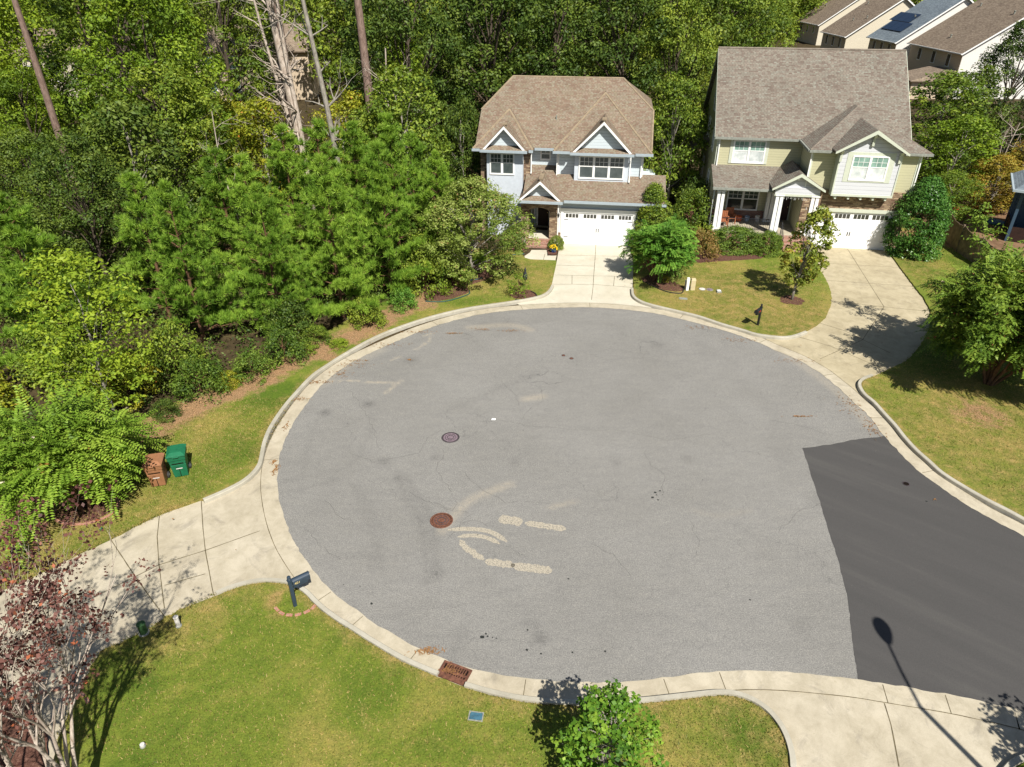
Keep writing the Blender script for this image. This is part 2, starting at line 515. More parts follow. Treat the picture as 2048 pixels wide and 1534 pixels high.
M['lf_mid'] = m_leaf('mid_green_leaves', (0.0458, 0.0884, 0.0118), (0.1145, 0.1828, 0.0194), (0.2438, 0.2984, 0.0345), 0.34)
M['lf_lime'] = m_leaf('lime_green_leaves', (0.0661, 0.1216, 0.0101), (0.1413, 0.2280, 0.0159), (0.2545, 0.3301, 0.0261), 0.38)
M['lf_yellow'] = m_leaf('yellowing_leaves', (0.0945, 0.1343, 0.0110), (0.2130, 0.2499, 0.0170), (0.3465, 0.3213, 0.0280), 0.38, accent=(0.42, 0.17, 0.03), acc_at=0.95)
M['lf_pine'] = m_leaf('pine_needles', (0.0616, 0.1325, 0.0156), (0.1392, 0.2594, 0.0247), (0.2576, 0.3910, 0.0468), 0.34, clump=0.6)
M['lf_crape'] = m_leaf('crape_myrtle_leaves', (0.0678, 0.1352, 0.0130), (0.1452, 0.2512, 0.0230), (0.2622, 0.3671, 0.0470), 0.36, accent=(0.30, 0.17, 0.04), acc_at=0.955)
M['lf_crape_dark'] = m_leaf('olive_crape_leaves', (0.0491, 0.1012, 0.0130), (0.1147, 0.1980, 0.0220), (0.2129, 0.2904, 0.0410), 0.32, accent=(0.24, 0.09, 0.05), acc_at=0.94)
M['lf_bright'] = m_leaf('bright_green_leaves', (0.048, 0.132, 0.018), (0.103, 0.237, 0.028), (0.206, 0.352, 0.050), 0.34)
M['lf_olive'] = m_leaf('speckled_olive_leaves', (0.0774, 0.1311, 0.0189), (0.1641, 0.2289, 0.0324), (0.2873, 0.3277, 0.0927), 0.34, accent=(0.30, 0.19, 0.08), acc_at=0.92)
M['lf_maple'] = m_leaf('fresh_maple_leaves', (0.045, 0.120, 0.013), (0.105, 0.222, 0.019), (0.240, 0.348, 0.038), 0.34)
M['lf_turn'] = m_leaf('turning_leaves', (0.09, 0.14, 0.015), (0.20, 0.25, 0.03), (0.30, 0.29, 0.045), 0.34, accent=(0.34, 0.16, 0.03), acc_at=0.9)
M['lf_plum'] = m_leaf('purple_plum_leaves', (0.0496, 0.0206, 0.0179), (0.1091, 0.0428, 0.0349), (0.1786, 0.0812, 0.0634), 0.25, accent=(0.36, 0.11, 0.05), acc_at=0.9)
M['lf_rust'] = m_leaf('rusty_barberry_leaves', (0.11, 0.085, 0.018), (0.20, 0.145, 0.035), (0.31, 0.19, 0.07), 0.25)
M['lf_box'] = m_leaf('boxwood_leaves', (0.0384, 0.0799, 0.0110), (0.0936, 0.1598, 0.0180), (0.1872, 0.2550, 0.0340), 0.28)
M['lf_holly'] = m_leaf('glossy_holly_leaves', (0.025, 0.08, 0.014), (0.060, 0.155, 0.022), (0.13, 0.25, 0.045), 0.18, rough=0.35)
M['lf_pink'] = m_leaf('rose_leaves', (0.04, 0.09, 0.02), (0.10, 0.16, 0.03), (0.2, 0.25, 0.06), 0.3, accent=(0.50, 0.13, 0.17), acc_at=0.86)
M['lf_autumn'] = m_leaf('autumn_leaves', (0.1040, 0.0935, 0.0150), (0.2160, 0.1955, 0.0250), (0.3360, 0.2550, 0.0400), 0.36, accent=(0.42, 0.17, 0.04), acc_at=0.85)


# ------------------------------------------------------------------ mesh builder with metre UVs
class MB:
    def __init__(s): s.v = []; s.f = []

    def add(s, verts, faces):
        k = len(s.v)
        s.v += [tuple(p) for p in verts]
        s.f += [tuple(i + k for i in f) for f in faces]
        return s

    def box(s, x0, x1, y0, y1, z0, z1):
        return s.add([(x0, y0, z0), (x1, y0, z0), (x1, y1, z0), (x0, y1, z0), (x0, y0, z1), (x1, y0, z1), (x1, y1, z1), (x0, y1, z1)],
                     [(0, 3, 2, 1), (4, 5, 6, 7), (0, 1, 5, 4), (1, 2, 6, 5), (2, 3, 7, 6), (3, 0, 4, 7)])

    def slab(s, poly, t=0.12, d=(0, 0, -1)):
        """top polygon (any plane) thickened downwards"""
        n = len(poly)
        lo = [(p[0] + d[0] * t, p[1] + d[1] * t, p[2] + d[2] * t) for p in poly]
        a = Vector(poly[1]) - Vector(poly[0])
        nn = Vector((0, 0, 0))
        for i in range(n):
            nn += Vector(poly[i]).cross(Vector(poly[(i + 1) % n]))
        if nn.dot(Vector(d)) > 0:
            poly = poly[::-1]; lo = lo[::-1]
        fs = [tuple(range(n)), tuple(range(2 * n - 1, n - 1, -1))]
        fs += [(i, i + n, (i + 1) % n + n, (i + 1) % n) for i in range(n)]
        return s.add(list(poly) + lo, fs)

    def prism(s, poly2, z0, z1):
        return s.slab([(p[0], p[1], z1) for p in poly2], z1 - z0)

    def frus(s, cx, cy, z0, z1, hx0, hy0, hx1, hy1, ox=0, oy=0):
        return s.add([(cx - hx0, cy - hy0, z0), (cx + hx0, cy - hy0, z0), (cx + hx0, cy + hy0, z0), (cx - hx0, cy + hy0, z0),
                      (cx + ox - hx1, cy + oy - hy1, z1), (cx + ox + hx1, cy + oy - hy1, z1), (cx + ox + hx1, cy + oy + hy1, z1), (cx + ox - hx1, cy + oy + hy1, z1)],
                     [(0, 3, 2, 1), (4, 5, 6, 7), (0, 1, 5, 4), (1, 2, 6, 5), (2, 3, 7, 6), (3, 0, 4, 7)])

    def tube(s, pts, rad, n=8, cap=True):
        P = [Vector(p) for p in pts]
        rr = rad if hasattr(rad, '__len__') else [rad] * len(P)
        rings = []
        ref = Vector((0.31, 0.17, 0.93))
        for i, p in enumerate(P):
            d = (P[min(i + 1, len(P) - 1)] - P[max(i - 1, 0)]).normalized()
            u = d.cross(ref)
            if u.length < 0.05: u = d.cross(Vector((1, 0, 0)))
            u.normalize()
            v = d.cross(u)
            rings.append([p + (u * math.cos(2 * PI * k / n) + v * math.sin(2 * PI * k / n)) * rr[i] for k in range(n)])
        k0 = len(s.v)
        for r_ in rings: s.v += [tuple(q) for q in r_]
        for i in range(len(P) - 1):
            for k in range(n):
                a = k0 + i * n + k; b = k0 + i * n + (k + 1) % n
                s.f.append((a, a + n, b + n, b))
        if cap:
            s.f.append(tuple(k0 + k for k in range(n)))
            s.f.append(tuple(k0 + (len(P) - 1) * n + k for k in reversed(range(n))))
        return s

    def cyl(s, x, y, z0, z1, r0, r1=None, n=20):
        r1 = r0 if r1 is None else r1
        a = [(x + r0 * math.cos(2 * PI * k / n), y + r0 * math.sin(2 * PI * k / n), z0) for k in range(n)]
        b = [(x + r1 * math.cos(2 * PI * k / n), y + r1 * math.sin(2 * PI * k / n), z1) for k in range(n)]
        return s.add(a + b, [tuple(reversed(range(n))), tuple(range(n, 2 * n))] + [(k, (k + 1) % n, (k + 1) % n + n, k + n) for k in range(n)])

    def lathe(s, prof, x=0, y=0, n=20):
        k0 = len(s.v)
        for r_, z in prof:
            for k in range(n):
                s.v.append((x + r_ * math.cos(2 * PI * k / n), y + r_ * math.sin(2 * PI * k / n), z))
        for i in range(len(prof) - 1):
            for k in range(n):
                a = k0 + i * n + k; b = k0 + i * n + (k + 1) % n
                s.f.append((a, b, b + n, a + n))
        return s

    def each(s, name, mat, parent=None):
        """every separate piece becomes an object of its own"""
        par = list(range(len(s.v)))
        def find(a):
            while par[a] != a: par[a] = par[par[a]]; a = par[a]
            return a
        for f in s.f:
            for q in f[1:]: par[find(q)] = find(f[0])
        lo = [tuple(round(c, 4) for c in p) for p in s.v]
        groups = {}
        for f in s.f: groups.setdefault(find(f[0]), []).append(f)
        # merge pieces whose boxes touch
        items = []
        for fs in groups.values():
            ids = {i for f in fs for i in f}
            mn = [min(lo[i][k] for i in ids) - .012 for k in range(3)]; mx = [max(lo[i][k] for i in ids) + .012 for k in range(3)]
            items.append([mn, mx, fs])
        ch = True
        while ch:
            ch = False
            for i in range(len(items)):
                for j in range(i + 1, len(items)):
                    a, b = items[i], items[j]
                    if all(a[0][k] <= b[1][k] and b[0][k] <= a[1][k] for k in range(3)):
                        items[i] = [[min(a[0][k], b[0][k]) for k in range(3)], [max(a[1][k], b[1][k]) for k in range(3)], a[2] + b[2]]
                        items.pop(j); ch = True
                        break
                if ch: break
        out = []
        for mn, mx, fs in items:
            ids = sorted({i for f in fs for i in f}); mp = {q: k for k, q in enumerate(ids)}
            m2 = MB(); m2.v = [s.v[i] for i in ids]; m2.f = [tuple(mp[i] for i in f) for f in fs]
            out.append(m2.build(name, mat, parent))
        return out

    def mesh(s, name):
        me = bpy.data.meshes.new(name)
        me.from_pydata(s.v, [], s.f)
        uvl = me.uv_layers.new(name='UVMap')
        for p in me.polygons:
            nrm = p.normal
            if abs(nrm.z) > 0.985:
                ua, va = Vector((1, 0, 0)), Vector((0, 1, 0))
            else:
                ua = Vector((0, 0, 1)).cross(nrm).normalized()
                va = nrm.cross(ua)
            for li in p.loop_indices:
                co = me.vertices[me.loops[li].vertex_index].co
                uvl.data[li].uv = (co.dot(ua), co.dot(va))
        me.update()
        return me

    def build(s, name, mat, parent=None, loc=None, smooth=False, bevel=0.0):
        me = s.mesh(name)
        me.materials.append(mat)
        if smooth:
            for p in me.polygons: p.use_smooth = True
        o = bpy.data.objects.new(name, me)
        C.objects.link(o)
        if parent: o.parent = parent
        if loc: o.location = loc
        if bevel:
            b = o.modifiers.new('bevel', 'BEVEL')
            b.width = bevel; b.segments = 2; b.limit_method = 'ANGLE'
        return o


# ------------------------------------------------------------------ 2-D helpers
def dist_poly(px, py, line):
    """distance from arrays px,py to a polyline"""
    d = np.full(len(px), 1e9)
    L = np.array(line)
    for a, b in zip(L[:-1], L[1:]):
        ab = b - a
        t = np.clip(((px - a[0]) * ab[0] + (py - a[1]) * ab[1]) / max(ab @ ab, 1e-9), 0, 1)
        d = np.minimum(d, np.hypot(px - a[0] - t * ab[0], py - a[1] - t * ab[1]))
    return d


def inside(px, py, poly):
    c = np.zeros(len(px), bool)
    n = len(poly)
    for i in range(n):
        x0, y0 = poly[i]; x1, y1 = poly[(i + 1) % n]
        if y0 == y1: continue
        m = ((y0 > py) != (y1 > py)) & (px < (x1 - x0) * (py - y0) / (y1 - y0) + x0)
        c ^= m
    return c


def smooth_line(pts, n=4, closed=False):
    """Catmull-Rom resample"""
    P = [np.array(p, float) for p in pts]
    out = []
    m = len(P)
    rng = range(m) if closed else range(m - 1)
    for i in rng:
        p0 = P[(i - 1) % m] if closed or i > 0 else P[i]
        p1 = P[i]; p2 = P[(i + 1) % m]
        p3 = P[(i + 2) % m] if closed or i + 2 < m else P[(i + 1) % m]
        for k in range(n):
            t = k / n
            out.append(tuple(0.5 * ((2 * p1) + (-p0 + p2) * t + (2 * p0 - 5 * p1 + 4 * p2 - p3) * t * t + (-p0 + 3 * p1 - 3 * p2 + p3) * t ** 3)))
    if not closed: out.append(tuple(P[-1]))
    return out


def offset_line(line, d):
    """offset to the left of travel by d"""
    L = np.array(line, float)
    out = []
    for i in range(len(L)):
        t = L[min(i + 1, len(L) - 1)] - L[max(i - 1, 0)]
        t /= max(np.hypot(*t), 1e-9)
        out.append((L[i][0] - t[1] * d, L[i][1] + t[0] * d))
    return out


def sheet(name, poly, z, mat, step=0.5, skirt=0.0, attrs=None, kind='structure', parent=None, seed=1, jag=0.0):
    """triangulated flat sheet with optional skirt and per-vertex attributes"""
    rng = np.random.default_rng(seed)
    P = np.array(poly, float)
    if jag:
        Q = []
        for i in range(len(P)):
            a, b = P[i], P[(i + 1) % len(P)]
            k = max(1, int(np.hypot(*(b - a)) / 0.12))
            for j in range(k): Q.append(a + (b - a) * j / k)
        P = np.array(Q) + rng.uniform(-jag, jag, (len(Q), 2))
    mn, mx = P.min(0), P.max(0)
    gx, gy = np.meshgrid(np.arange(mn[0], mx[0], step), np.arange(mn[1], mx[1], step))
    gx = gx.ravel() + rng.uniform(-.3, .3, gx.size) * step
    gy = gy.ravel() + rng.uniform(-.3, .3, gy.size) * step
    ok = inside(gx, gy, [tuple(p) for p in P])
    gx, gy = gx[ok], gy[ok]
    if len(gx):
        dd = dist_poly(gx, gy, list(P) + [P[0]])
        gx, gy = gx[dd > step * 0.3], gy[dd > step * 0.3]
    n = len(P)
    vs = [Vector((float(a), float(b))) for a, b in P] + [Vector((float(a), float(b))) for a, b in zip(gx, gy)]
    res = delaunay_2d_cdt(vs, [], [list(range(n))], 1, 1e-4)
    V, F = res[0], res[2]
    verts = [(v.x, v.y, z) for v in V]
    area = sum(P[i][0] * P[(i + 1) % n][1] - P[(i + 1) % n][0] * P[i][1] for i in range(n))
    faces = []
    for f in F:
        a, b, c = (V[i] for i in f[:3])
        if (b - a).cross(c - a) < 0: f = f[::-1]
        faces.append(tuple(f))
    if skirt:
        k = len(verts)
        for a, b in P:
            verts.append((float(a), float(b), z)); verts.append((float(a), float(b), z - skirt))
        for i in range(n):
            j = (i + 1) % n
            q = (k + 2 * i, k + 2 * i + 1, k + 2 * j + 1, k + 2 * j)
            faces.append(q if area > 0 else q[::-1])
    me = bpy.data.meshes.new(name)
    me.from_pydata(verts, [], faces)
    me.materials.append(mat)
    if attrs:
        xy = np.array([v[:2] for v in verts])
        for an, fn in attrs.items():
            at = me.attributes.new(an, 'FLOAT', 'POINT')
            at.data.foreach_set('value', fn(xy[:, 0], xy[:, 1]).astype(np.float32))
    me.update()
    o = bpy.data.objects.new(name, me)
    C.objects.link(o)
    if parent: o.parent = parent
    if kind: o['kind'] = kind
    return o


def strip(mb, line, wdt, z, jitter=0.0, rng=None):
    """thin flat ribbon along a line"""
    a = offset_line(line, wdt / 2)
    b = offset_line(line, -wdt / 2)
    if jitter:
        a = [(p[0] + rng.uniform(-jitter, jitter), p[1] + rng.uniform(-jitter, jitter)) for p in a]
        b = [(p[0] + rng.uniform(-jitter, jitter), p[1] + rng.uniform(-jitter, jitter)) for p in b]
    k = len(mb.v)
    for p, q in zip(a, b):
        mb.v.append((p[0], p[1], z)); mb.v.append((q[0], q[1], z))
    for i in range(len(a) - 1):
        mb.f.append((k + 2 * i, k + 2 * i + 1, k + 2 * i + 3, k + 2 * i + 2))


def dense(line, step=0.3):
    L = [np.array(p, float) for p in line]
    out = []
    for a, b in zip(L[:-1], L[1:]):
        k = max(1, int(np.hypot(*(b - a)) / step))
        for j in range(k): out.append(tuple(a + (b - a) * j / k))
    out.append(tuple(L[-1]))
    return out


# ================================================================== THE GROUND
g = MB().add([(-700, -300, -0.06), (700, -300, -0.06), (700, 1200, -0.06), (-700, 1200, -0.06)], [(0, 1, 2, 3)]).build('ground', M['litter'])
tag(g, kind='structure')

# asphalt edge traced round the bulb and out along the street (clockwise from lower right)
right_edge = [(1640, 745), (1682, 779), (1709, 804.8), (1732, 825), (1751, 848), (1771, 874), (1794, 898), (1819, 925), (1853, 953), (1887, 978), (1922, 1001), (1967, 1029), (2013, 1053), (2048, 1072)]
bulb = [(1765, 1369), (1679, 1356), (1560, 1345), (1480, 1343), (1398, 1348), (1327, 1358), (1250, 1365), (1195, 1367), (1113, 1365), (1031, 1356), (946, 1340), (889, 1321), (820, 1290), (757, 1253), (698, 1212), (652, 1174), (615, 1129), (583, 1078), (562, 1020), (553, 960), (560, 905), (578, 860), (600, 824), (635, 778), (672, 745), (719, 716), (782, 687), (844, 661), (907, 641), (970, 627), (1045, 619), (1120, 615), (1180, 614.5), (1240, 618), (1307, 626), (1375, 641), (1420, 653), (1465, 666), (1510, 682), (1543, 697), (1595, 719)]
lower_ext = [(2048, 1425), (2022, 1418), (1941, 1400), (1870, 1386)]
E1 = G2(lower_ext + bulb)
E2 = G2(right_edge)
dl = np.array(E1[0]) - np.array(E1[2]); dl /= np.hypot(*dl)
dr = np.array(E2[-1]) - np.array(E2[-4]); dr /= np.hypot(*dr)
EDGE = smooth_line([tuple(np.array(E1[0]) + dl * 1.5)] + E1 + [E2[0]], 4)[:-1] + smooth_line(E2 + [tuple(np.array(E2[-1]) + dr * 1.5)], 4)
EDGE = [tuple(np.array(EDGE[0]) + dl * k) for k in (45, 30, 15, 5)] + EDGE + [tuple(np.array(EDGE[-1]) + dr * k) for k in (5, 15, 30, 45)]

strokes_dark = [
    (smooth_line(G2([(745, 830), (735, 880), (700, 930), (640, 950), (575, 960)])), 0.16, 0.45),
    (smooth_line(G2([(640, 830), (620, 880), (607, 930), (603, 985)])), 0.18, 0.4),
    (smooth_line(G2([(797, 950), (815, 1000), (840, 1040), (850, 1100), (855, 1165)])), 0.20, 0.8),
    (smooth_line(G2([(812, 950), (832, 990), (860, 1030), (868, 1090), (872, 1150)])), 0.20, 0.8),
    (smooth_line(G2([(708, 970), (735, 1040), (752, 1080), (762, 1130), (765, 1150)])), 0.16, 0.6),
    (smooth_line(G2([(722, 975), (745, 1030), (770, 1075), (745, 1110), (740, 1140)])), 0.16, 0.5),
    (smooth_line(G2([(900, 820), (960, 795), (1010, 770), (1080, 745)])), 0.3, 0.35),
    (smooth_line(G2([(1290, 640), (1340, 660), (1400, 690), (1480, 735)])), 0.35, 0.3),
    (smooth_line(G2([(960, 650), (1100, 640), (1240, 650)])), 0.4, 0.3),
    (smooth_line(G2([(900, 1330), (915, 1290), (925, 1260)])), 0.25, 0.6),
    (smooth_line(G2([(640, 870), (700, 900), (780, 930)])), 0.2, 0.3),
    (smooth_line(G2([(560, 985), (640, 968), (740, 935), (790, 925)])), 0.13, 0.5),
    (smooth_line(G2([(590, 800), (640, 760), (720, 730), (800, 700), (850, 672)])), 0.35, 0.35),
    (smooth_line(G2([(1400, 700), (1480, 760), (1550, 850), (1580, 960)])), 0.5, 0.22),
    (smooth_line(G2([(980, 1180), (1100, 1230), (1250, 1250), (1400, 1230)])), 0.6, 0.22),
]
blots_dark = [(738, 808, .3, .9), (651, 825, .3, .9), (769, 922, .3, .6), (872, 1147, .3, .7), (798, 957, .25, .7), (815, 995, .3, .5), (1080, 1277, .28, .75),
              (871, 915, .2, .6), (1232, 925, .22, .5), (1315, 690, .4, .5), (1375, 918, .3, .5), (1030, 925, .25, .5), (1640, 1000, .5, .35), (820, 720, .45, .4), (1600, 1250, .3, .35), (1062, 1250, .3, .4)]
strokes_light = [
    (smooth_line(G2([(885, 1062), (905, 1035), (940, 1000), (975, 985), (1020, 968)])), 0.22, 0.55),
    (smooth_line(G2([(640, 764), (700, 762), (790, 766)])), 0.07, 0.9),
    (smooth_line(G2([(770, 787), (785, 775), (802, 762)])), 0.10, 0.8),
    (smooth_line(G2([(1050, 798), (1085, 793)])), 0.25, 0.6),
    (smooth_line(G2([(1100, 1015), (1150, 1002)])), 0.12, 0.5),
    (smooth_line(G2([(1560, 700), (1620, 740), (1690, 795), (1740, 850)])), 0.35, 0.4),
    (smooth_line(G2([(850, 672), (862, 668), (855, 684), (830, 700)])), 0.06, 0.8),
    (smooth_line(G2([(780, 722), (800, 712)])), 0.06, 0.8),
    (smooth_line(G2([(1385, 1020), (1440, 1032), (1500, 1020)])), 0.15, 0.15),
    (smooth_line(G2([(940, 655), (1020, 650), (1060, 660)])), 0.3, 0.5),
    (smooth_line(G2([(640, 770), (690, 735), (760, 700)])), 0.4, 0.3),
    (smooth_line(G2([(1065, 560), (1130, 600)])), 0.3, 0.0),
]


def f_dark(x, y):
    d = np.zeros(len(x))
    for ln, wd, s in strokes_dark: d = np.maximum(d, .42 * s * np.clip(1.25 - dist_poly(x, y, ln) / wd, 0, 1))
    for bx, by, rr, s in blots_dark:
        c = gp(bx, by)
        d = np.maximum(d, s * np.clip(1.3 - np.hypot((x - c.x) / rr, (y - c.y) / rr), 0, 1))
    return d


def f_light(x, y):
    d = np.zeros(len(x))
    for ln, wd, s in strokes_light: d = np.maximum(d, s * np.clip(1.25 - dist_poly(x, y, ln) / wd, 0, 1))
    return d


road = sheet('road', EDGE, 0.0, M['asphalt'], 0.16, attrs={'dark': f_dark, 'light': f_light})

# fresh black patch across the street mouth
pl = smooth_line(G2([(1605, 897), (1616, 930), (1627, 965), (1640, 1003), (1652, 1045), (1667, 1090), (1680, 1135), (1692, 1180), (1700, 1230), (1706, 1290), (1712, 1330), (1717, 1360.5)]), 5)
rngp = random.Random(5)
pl = [(x + rngp.uniform(-.015, .015), y + rngp.uniform(-.015, .015)) for x, y in dense(pl, .2)]
pt = [(x, y + rngp.uniform(-.03, .03)) for x, y in dense(G2([(1768.5, 872.5), (1740, 876), (1700, 881), (1660, 889), (1605, 897)]), 0.25)]
k1 = min(range(len(EDGE)), key=lambda i: (Vector(EDGE[i]) - Vector(pt[0])).length)
k0 = min(range(len(EDGE)), key=lambda i: (Vector(EDGE[i]) - Vector(pl[-1])).length)
poly = pt + pl[1:] + list(reversed(EDGE[:k0])) + list(reversed(EDGE[k1 + 1:]))
sheet('road_patch', poly, 0.006, M['patch'], 0.8)

# gutter pan and curbs
GUT = offset_line(EDGE, 0.58)
mb = MB()
rg = random.Random(2)
inn = [(p[0] + rg.uniform(-.028, .028), p[1] + rg.uniform(-.028, .028)) for p in offset_line(dense(EDGE, 0.16), -0.03)]
out = offset_line(dense(EDGE, 0.16), 0.585)
kk = len(mb.v)
for p, q in zip(inn, out): mb.v += [(p[0], p[1], 0.010), (q[0], q[1], -0.004 + 0.014)]
for i in range(len(inn) - 1): mb.f.append((kk + 2 * i, kk + 2 * i + 2, kk + 2 * i + 3, kk + 2 * i + 1))
go = mb.build('gutter', M['gutter'])
tag(go, kind='structure')
# gutter joints
mb = MB()
for px, py in [(1183, 614), (1038, 607), (875, 645), (684, 712), (592, 795), (530, 920), (655, 1190), (718, 1245), (1327, 1372), (1436, 1352), (1766, 1382), (1766, 833), (1860, 945), (1353, 640), (1510, 690), (1640, 752), (815, 1330), (1045, 1375), (1900, 1400)]:
    c = gp(px, py)
    i = min(range(len(EDGE)), key=lambda i: (Vector(EDGE[i]) - c.xy).length)
    a, b = Vector(EDGE[i]), Vector(GUT[i])
    strip(mb, [tuple(a + (b - a) * 0.02), tuple(a + (b - a) * 1.0)], 0.02, 0.0145)
strip(mb, offset_line(dense(EDGE, 0.3), 0.565), 0.022, 0.0148, 0.004, rg)
tag(mb.build('gutter_joint', M['joint']), kind='structure')


def curb(name, line_px, h=0.155, wdt=0.15, left=True, pts=None):
    """line is the lawn-side edge; the curb body lies to one side of it"""
    L = pts or smooth_line(G2(line_px, 0.10), 4)
    s = 1 if left else -1
    prof = [(0.0, -0.05), (0.0, h), (wdt * 0.86, h), (wdt, h - 0.025), (wdt + 0.008, -0.05)]
    m_ = MB()
    lines = [offset_line(L, s * o_) for o_, z in prof]
    n = len(L)
    for i in range(n):
        for (o_, z), ln in zip(prof, lines): m_.v.append((ln[i][0], ln[i][1], z))
    k = len(prof)
    for i in range(n - 1):
        for j in range(k - 1):
            q = (i * k + j, i * k + j + 1, (i + 1) * k + j + 1, (i + 1) * k + j)
            m_.f.append(q if s < 0 else q[::-1])
    m_.f.append(tuple(range(k))); m_.f.append(tuple((n - 1) * k + j for j in reversed(range(k))))
    o = m_.build(name, M['curb'])
    return tag(o, kind='structure')


c_left = [(406, 999), (439, 985), (468, 971), (488, 959), (505, 944), (515, 930), (519, 916), (525, 887), (535, 861), (550, 836), (568, 811), (586, 790), (622, 752), (655, 729), (688, 708), (750, 674), (813, 649), (875, 630), (938, 616), (1032, 602), (1073, 594), (1089, 588), (1098, 580), (1103, 571)]
c_mid = [(1266.5, 577), (1269, 592), (1282, 602), (1299, 608), (1318, 613), (1352, 621), (1397, 632), (1442, 647), (1487, 660), (1509, 667), (1532, 671), (1565, 674), (1588, 671), (1610, 663)]
c_right = [(1747, 752), (1728, 760), (1722, 771), (1731, 788), (1751, 804.8), (1771, 827), (1794, 852), (1812, 875), (1835, 900), (1860, 922), (1887, 946), (1933, 975), (1979, 1001), (2013, 1018), (2048, 1037)]
c_low_a = [(434, 1190), (465, 1177), (504, 1167), (535, 1164), (577, 1169), (606, 1185), (629, 1208), (650, 1226), (674, 1243), (700, 1259), (739, 1284), (791, 1315), (830, 1334), (873, 1352)]
c_low_b = [(928, 1374), (977, 1388), (1031, 1400), (1086, 1407), (1141, 1410), (1200, 1410.5), (1250, 1408.5), (1305, 1404), (1360, 1398), (1400, 1393.5), (1440, 1390), (1470, 1392), (1500, 1402), (1530, 1421), (1555, 1450), (1570, 1480), (1578, 1510), (1580, 1534)]
curb('curb', c_left, left=False)
curb('curb', c_mid, left=False)
rext = smooth_line(G2(c_right, 0.1), 4)
rext += [tuple(np.array(rext[-1]) + dr * k) for k in (1.5, 6, 15, 45)]
curb('curb', None, left=False, pts=rext)
curb('curb', c_low_a, left=True)
lb = smooth_line(G2(c_low_b, 0.1), 4)
lb.append((lb[-1][0] + 0.25, lb[-1][1] - 6))
curb('curb', None, left=True, pts=lb)

# driveways -----------------------------------------------------------
DZ = 0.005


def drive(name, poly_px, mat, extra=None):
    poly = G2(poly_px) if extra is None else G2(poly_px) + extra
    return sheet(name, poly, DZ, mat, 0.8, skirt=0.03)


drive('driveway', [(1117, 486), (1117, 503), (1112, 531), (1108, 549), (1105, 563), (1103, 571), (1098, 580), (1089, 588), (1073, 595), (1030, 606), (1045, 612), (1120, 608), (1183, 609), (1240, 612), (1310, 620), (1295, 611), (1268, 598), (1264, 585), (1266, 560), (1266, 514), (1261, 507), (1262, 494), (1200, 489)], M['drive_pale'])
drive('driveway', [(1629, 490), (1632, 515), (1640, 542), (1649, 558), (1658, 576), (1663, 596), (1661, 612), (1651, 636), (1633, 652), (1610, 664), (1588, 673), (1530, 675), (1540, 692), (1600, 717), (1650, 750), (1690, 782), (1722, 812), (1724, 785), (1719, 771), (1726, 760), (1747, 752), (1774, 742), (1811, 725), (1838, 696), (1854, 669), (1862, 642), (1859, 621), (1846, 597), (1827, 573), (1798, 535), (1774, 503), (1772, 496)], M['drive_tan'])
drive('driveway', [(402, 1001), (319, 1031), (270, 1054), (222, 1080), (163, 1107), (111, 1133), (65, 1155), (0, 1184), (-260, 1290), (-420, 1700), (60, 1760), (95, 1560), (118, 1480), (150, 1400), (198, 1309), (215, 1301), (283, 1270), (334, 1236), (368, 1221), (433, 1191), (465, 1178), (504, 1168), (535, 1165), (577, 1170), (612, 1190), (612, 1135), (582, 1085), (560, 1030), (548, 970), (545, 915), (524, 905), (515, 933), (505, 945), (488, 960), (468, 972), (439, 986)], M['drive_near'])
drive('driveway', [(1400, 1392), (1430, 1352), (1500, 1350), (1560, 1352), (1640, 1360), (1784, 1378), (1839, 1388), (1929, 1403), (2060, 1435), (2200, 1500), (2050, 1520), (2010, 1545), (1998, 1600), (2000, 1760), (1600, 1760), (1590, 1600), (1590, 1534), (1586, 1500), (1570, 1465), (1545, 1430), (1515, 1405), (1480, 1393)], M['drive_near'])
drive('walkway', [(1063, 500), (1060, 505), (1049, 512), (1050, 519), (1062, 522), (1110, 523.5), (1113, 511), (1094, 511), (1096.5, 500)], M['drive_pale'])

mb = MB()
for ln in [[(319, 1031), (314.5, 1073), (318, 1129), (329, 1217)], [(222, 1080), (275, 1160), (331, 1236)], [(402.5, 1001.6), (406, 1057), (411, 1103), (427, 1190)], [(150, 1213), (318, 1130), (411, 1101), (520, 1062)], [(329, 1171), (411, 1148)],
           [(1191.7, 489), (1190, 519), (1187.5, 550), (1186, 575), (1183, 600)], [(1116, 510), (1264, 513.5)], [(1113, 530.5), (1189, 532.5)], [(1108, 550), (1188, 552)], [(1188, 552), (1266, 553)], [(1104, 568.5), (1186, 569), (1264, 575)], [(1144, 551), (1144, 568)], [(1229, 553), (1227, 572)],
           [(1695, 498), (1768, 614), (1725, 680), (1640, 718)], [(1645, 526), (1797, 535)], [(1653, 561), (1827, 573)], [(1664, 602), (1768, 614), (1848, 622)], [(1632, 644), (1690, 662), (1780, 706)], [(1590, 672), (1660, 692), (1766, 738)],
           [(1763, 1390), (1782, 1450), (1798, 1534)], [(1090, 508), (1086, 523)]]:
    strip(mb, dense(G2(ln), 0.3), 0.028, DZ + 0.004, 0.004, rg)
tag(mb.build('driveway_joint', M['joint']), kind='structure')

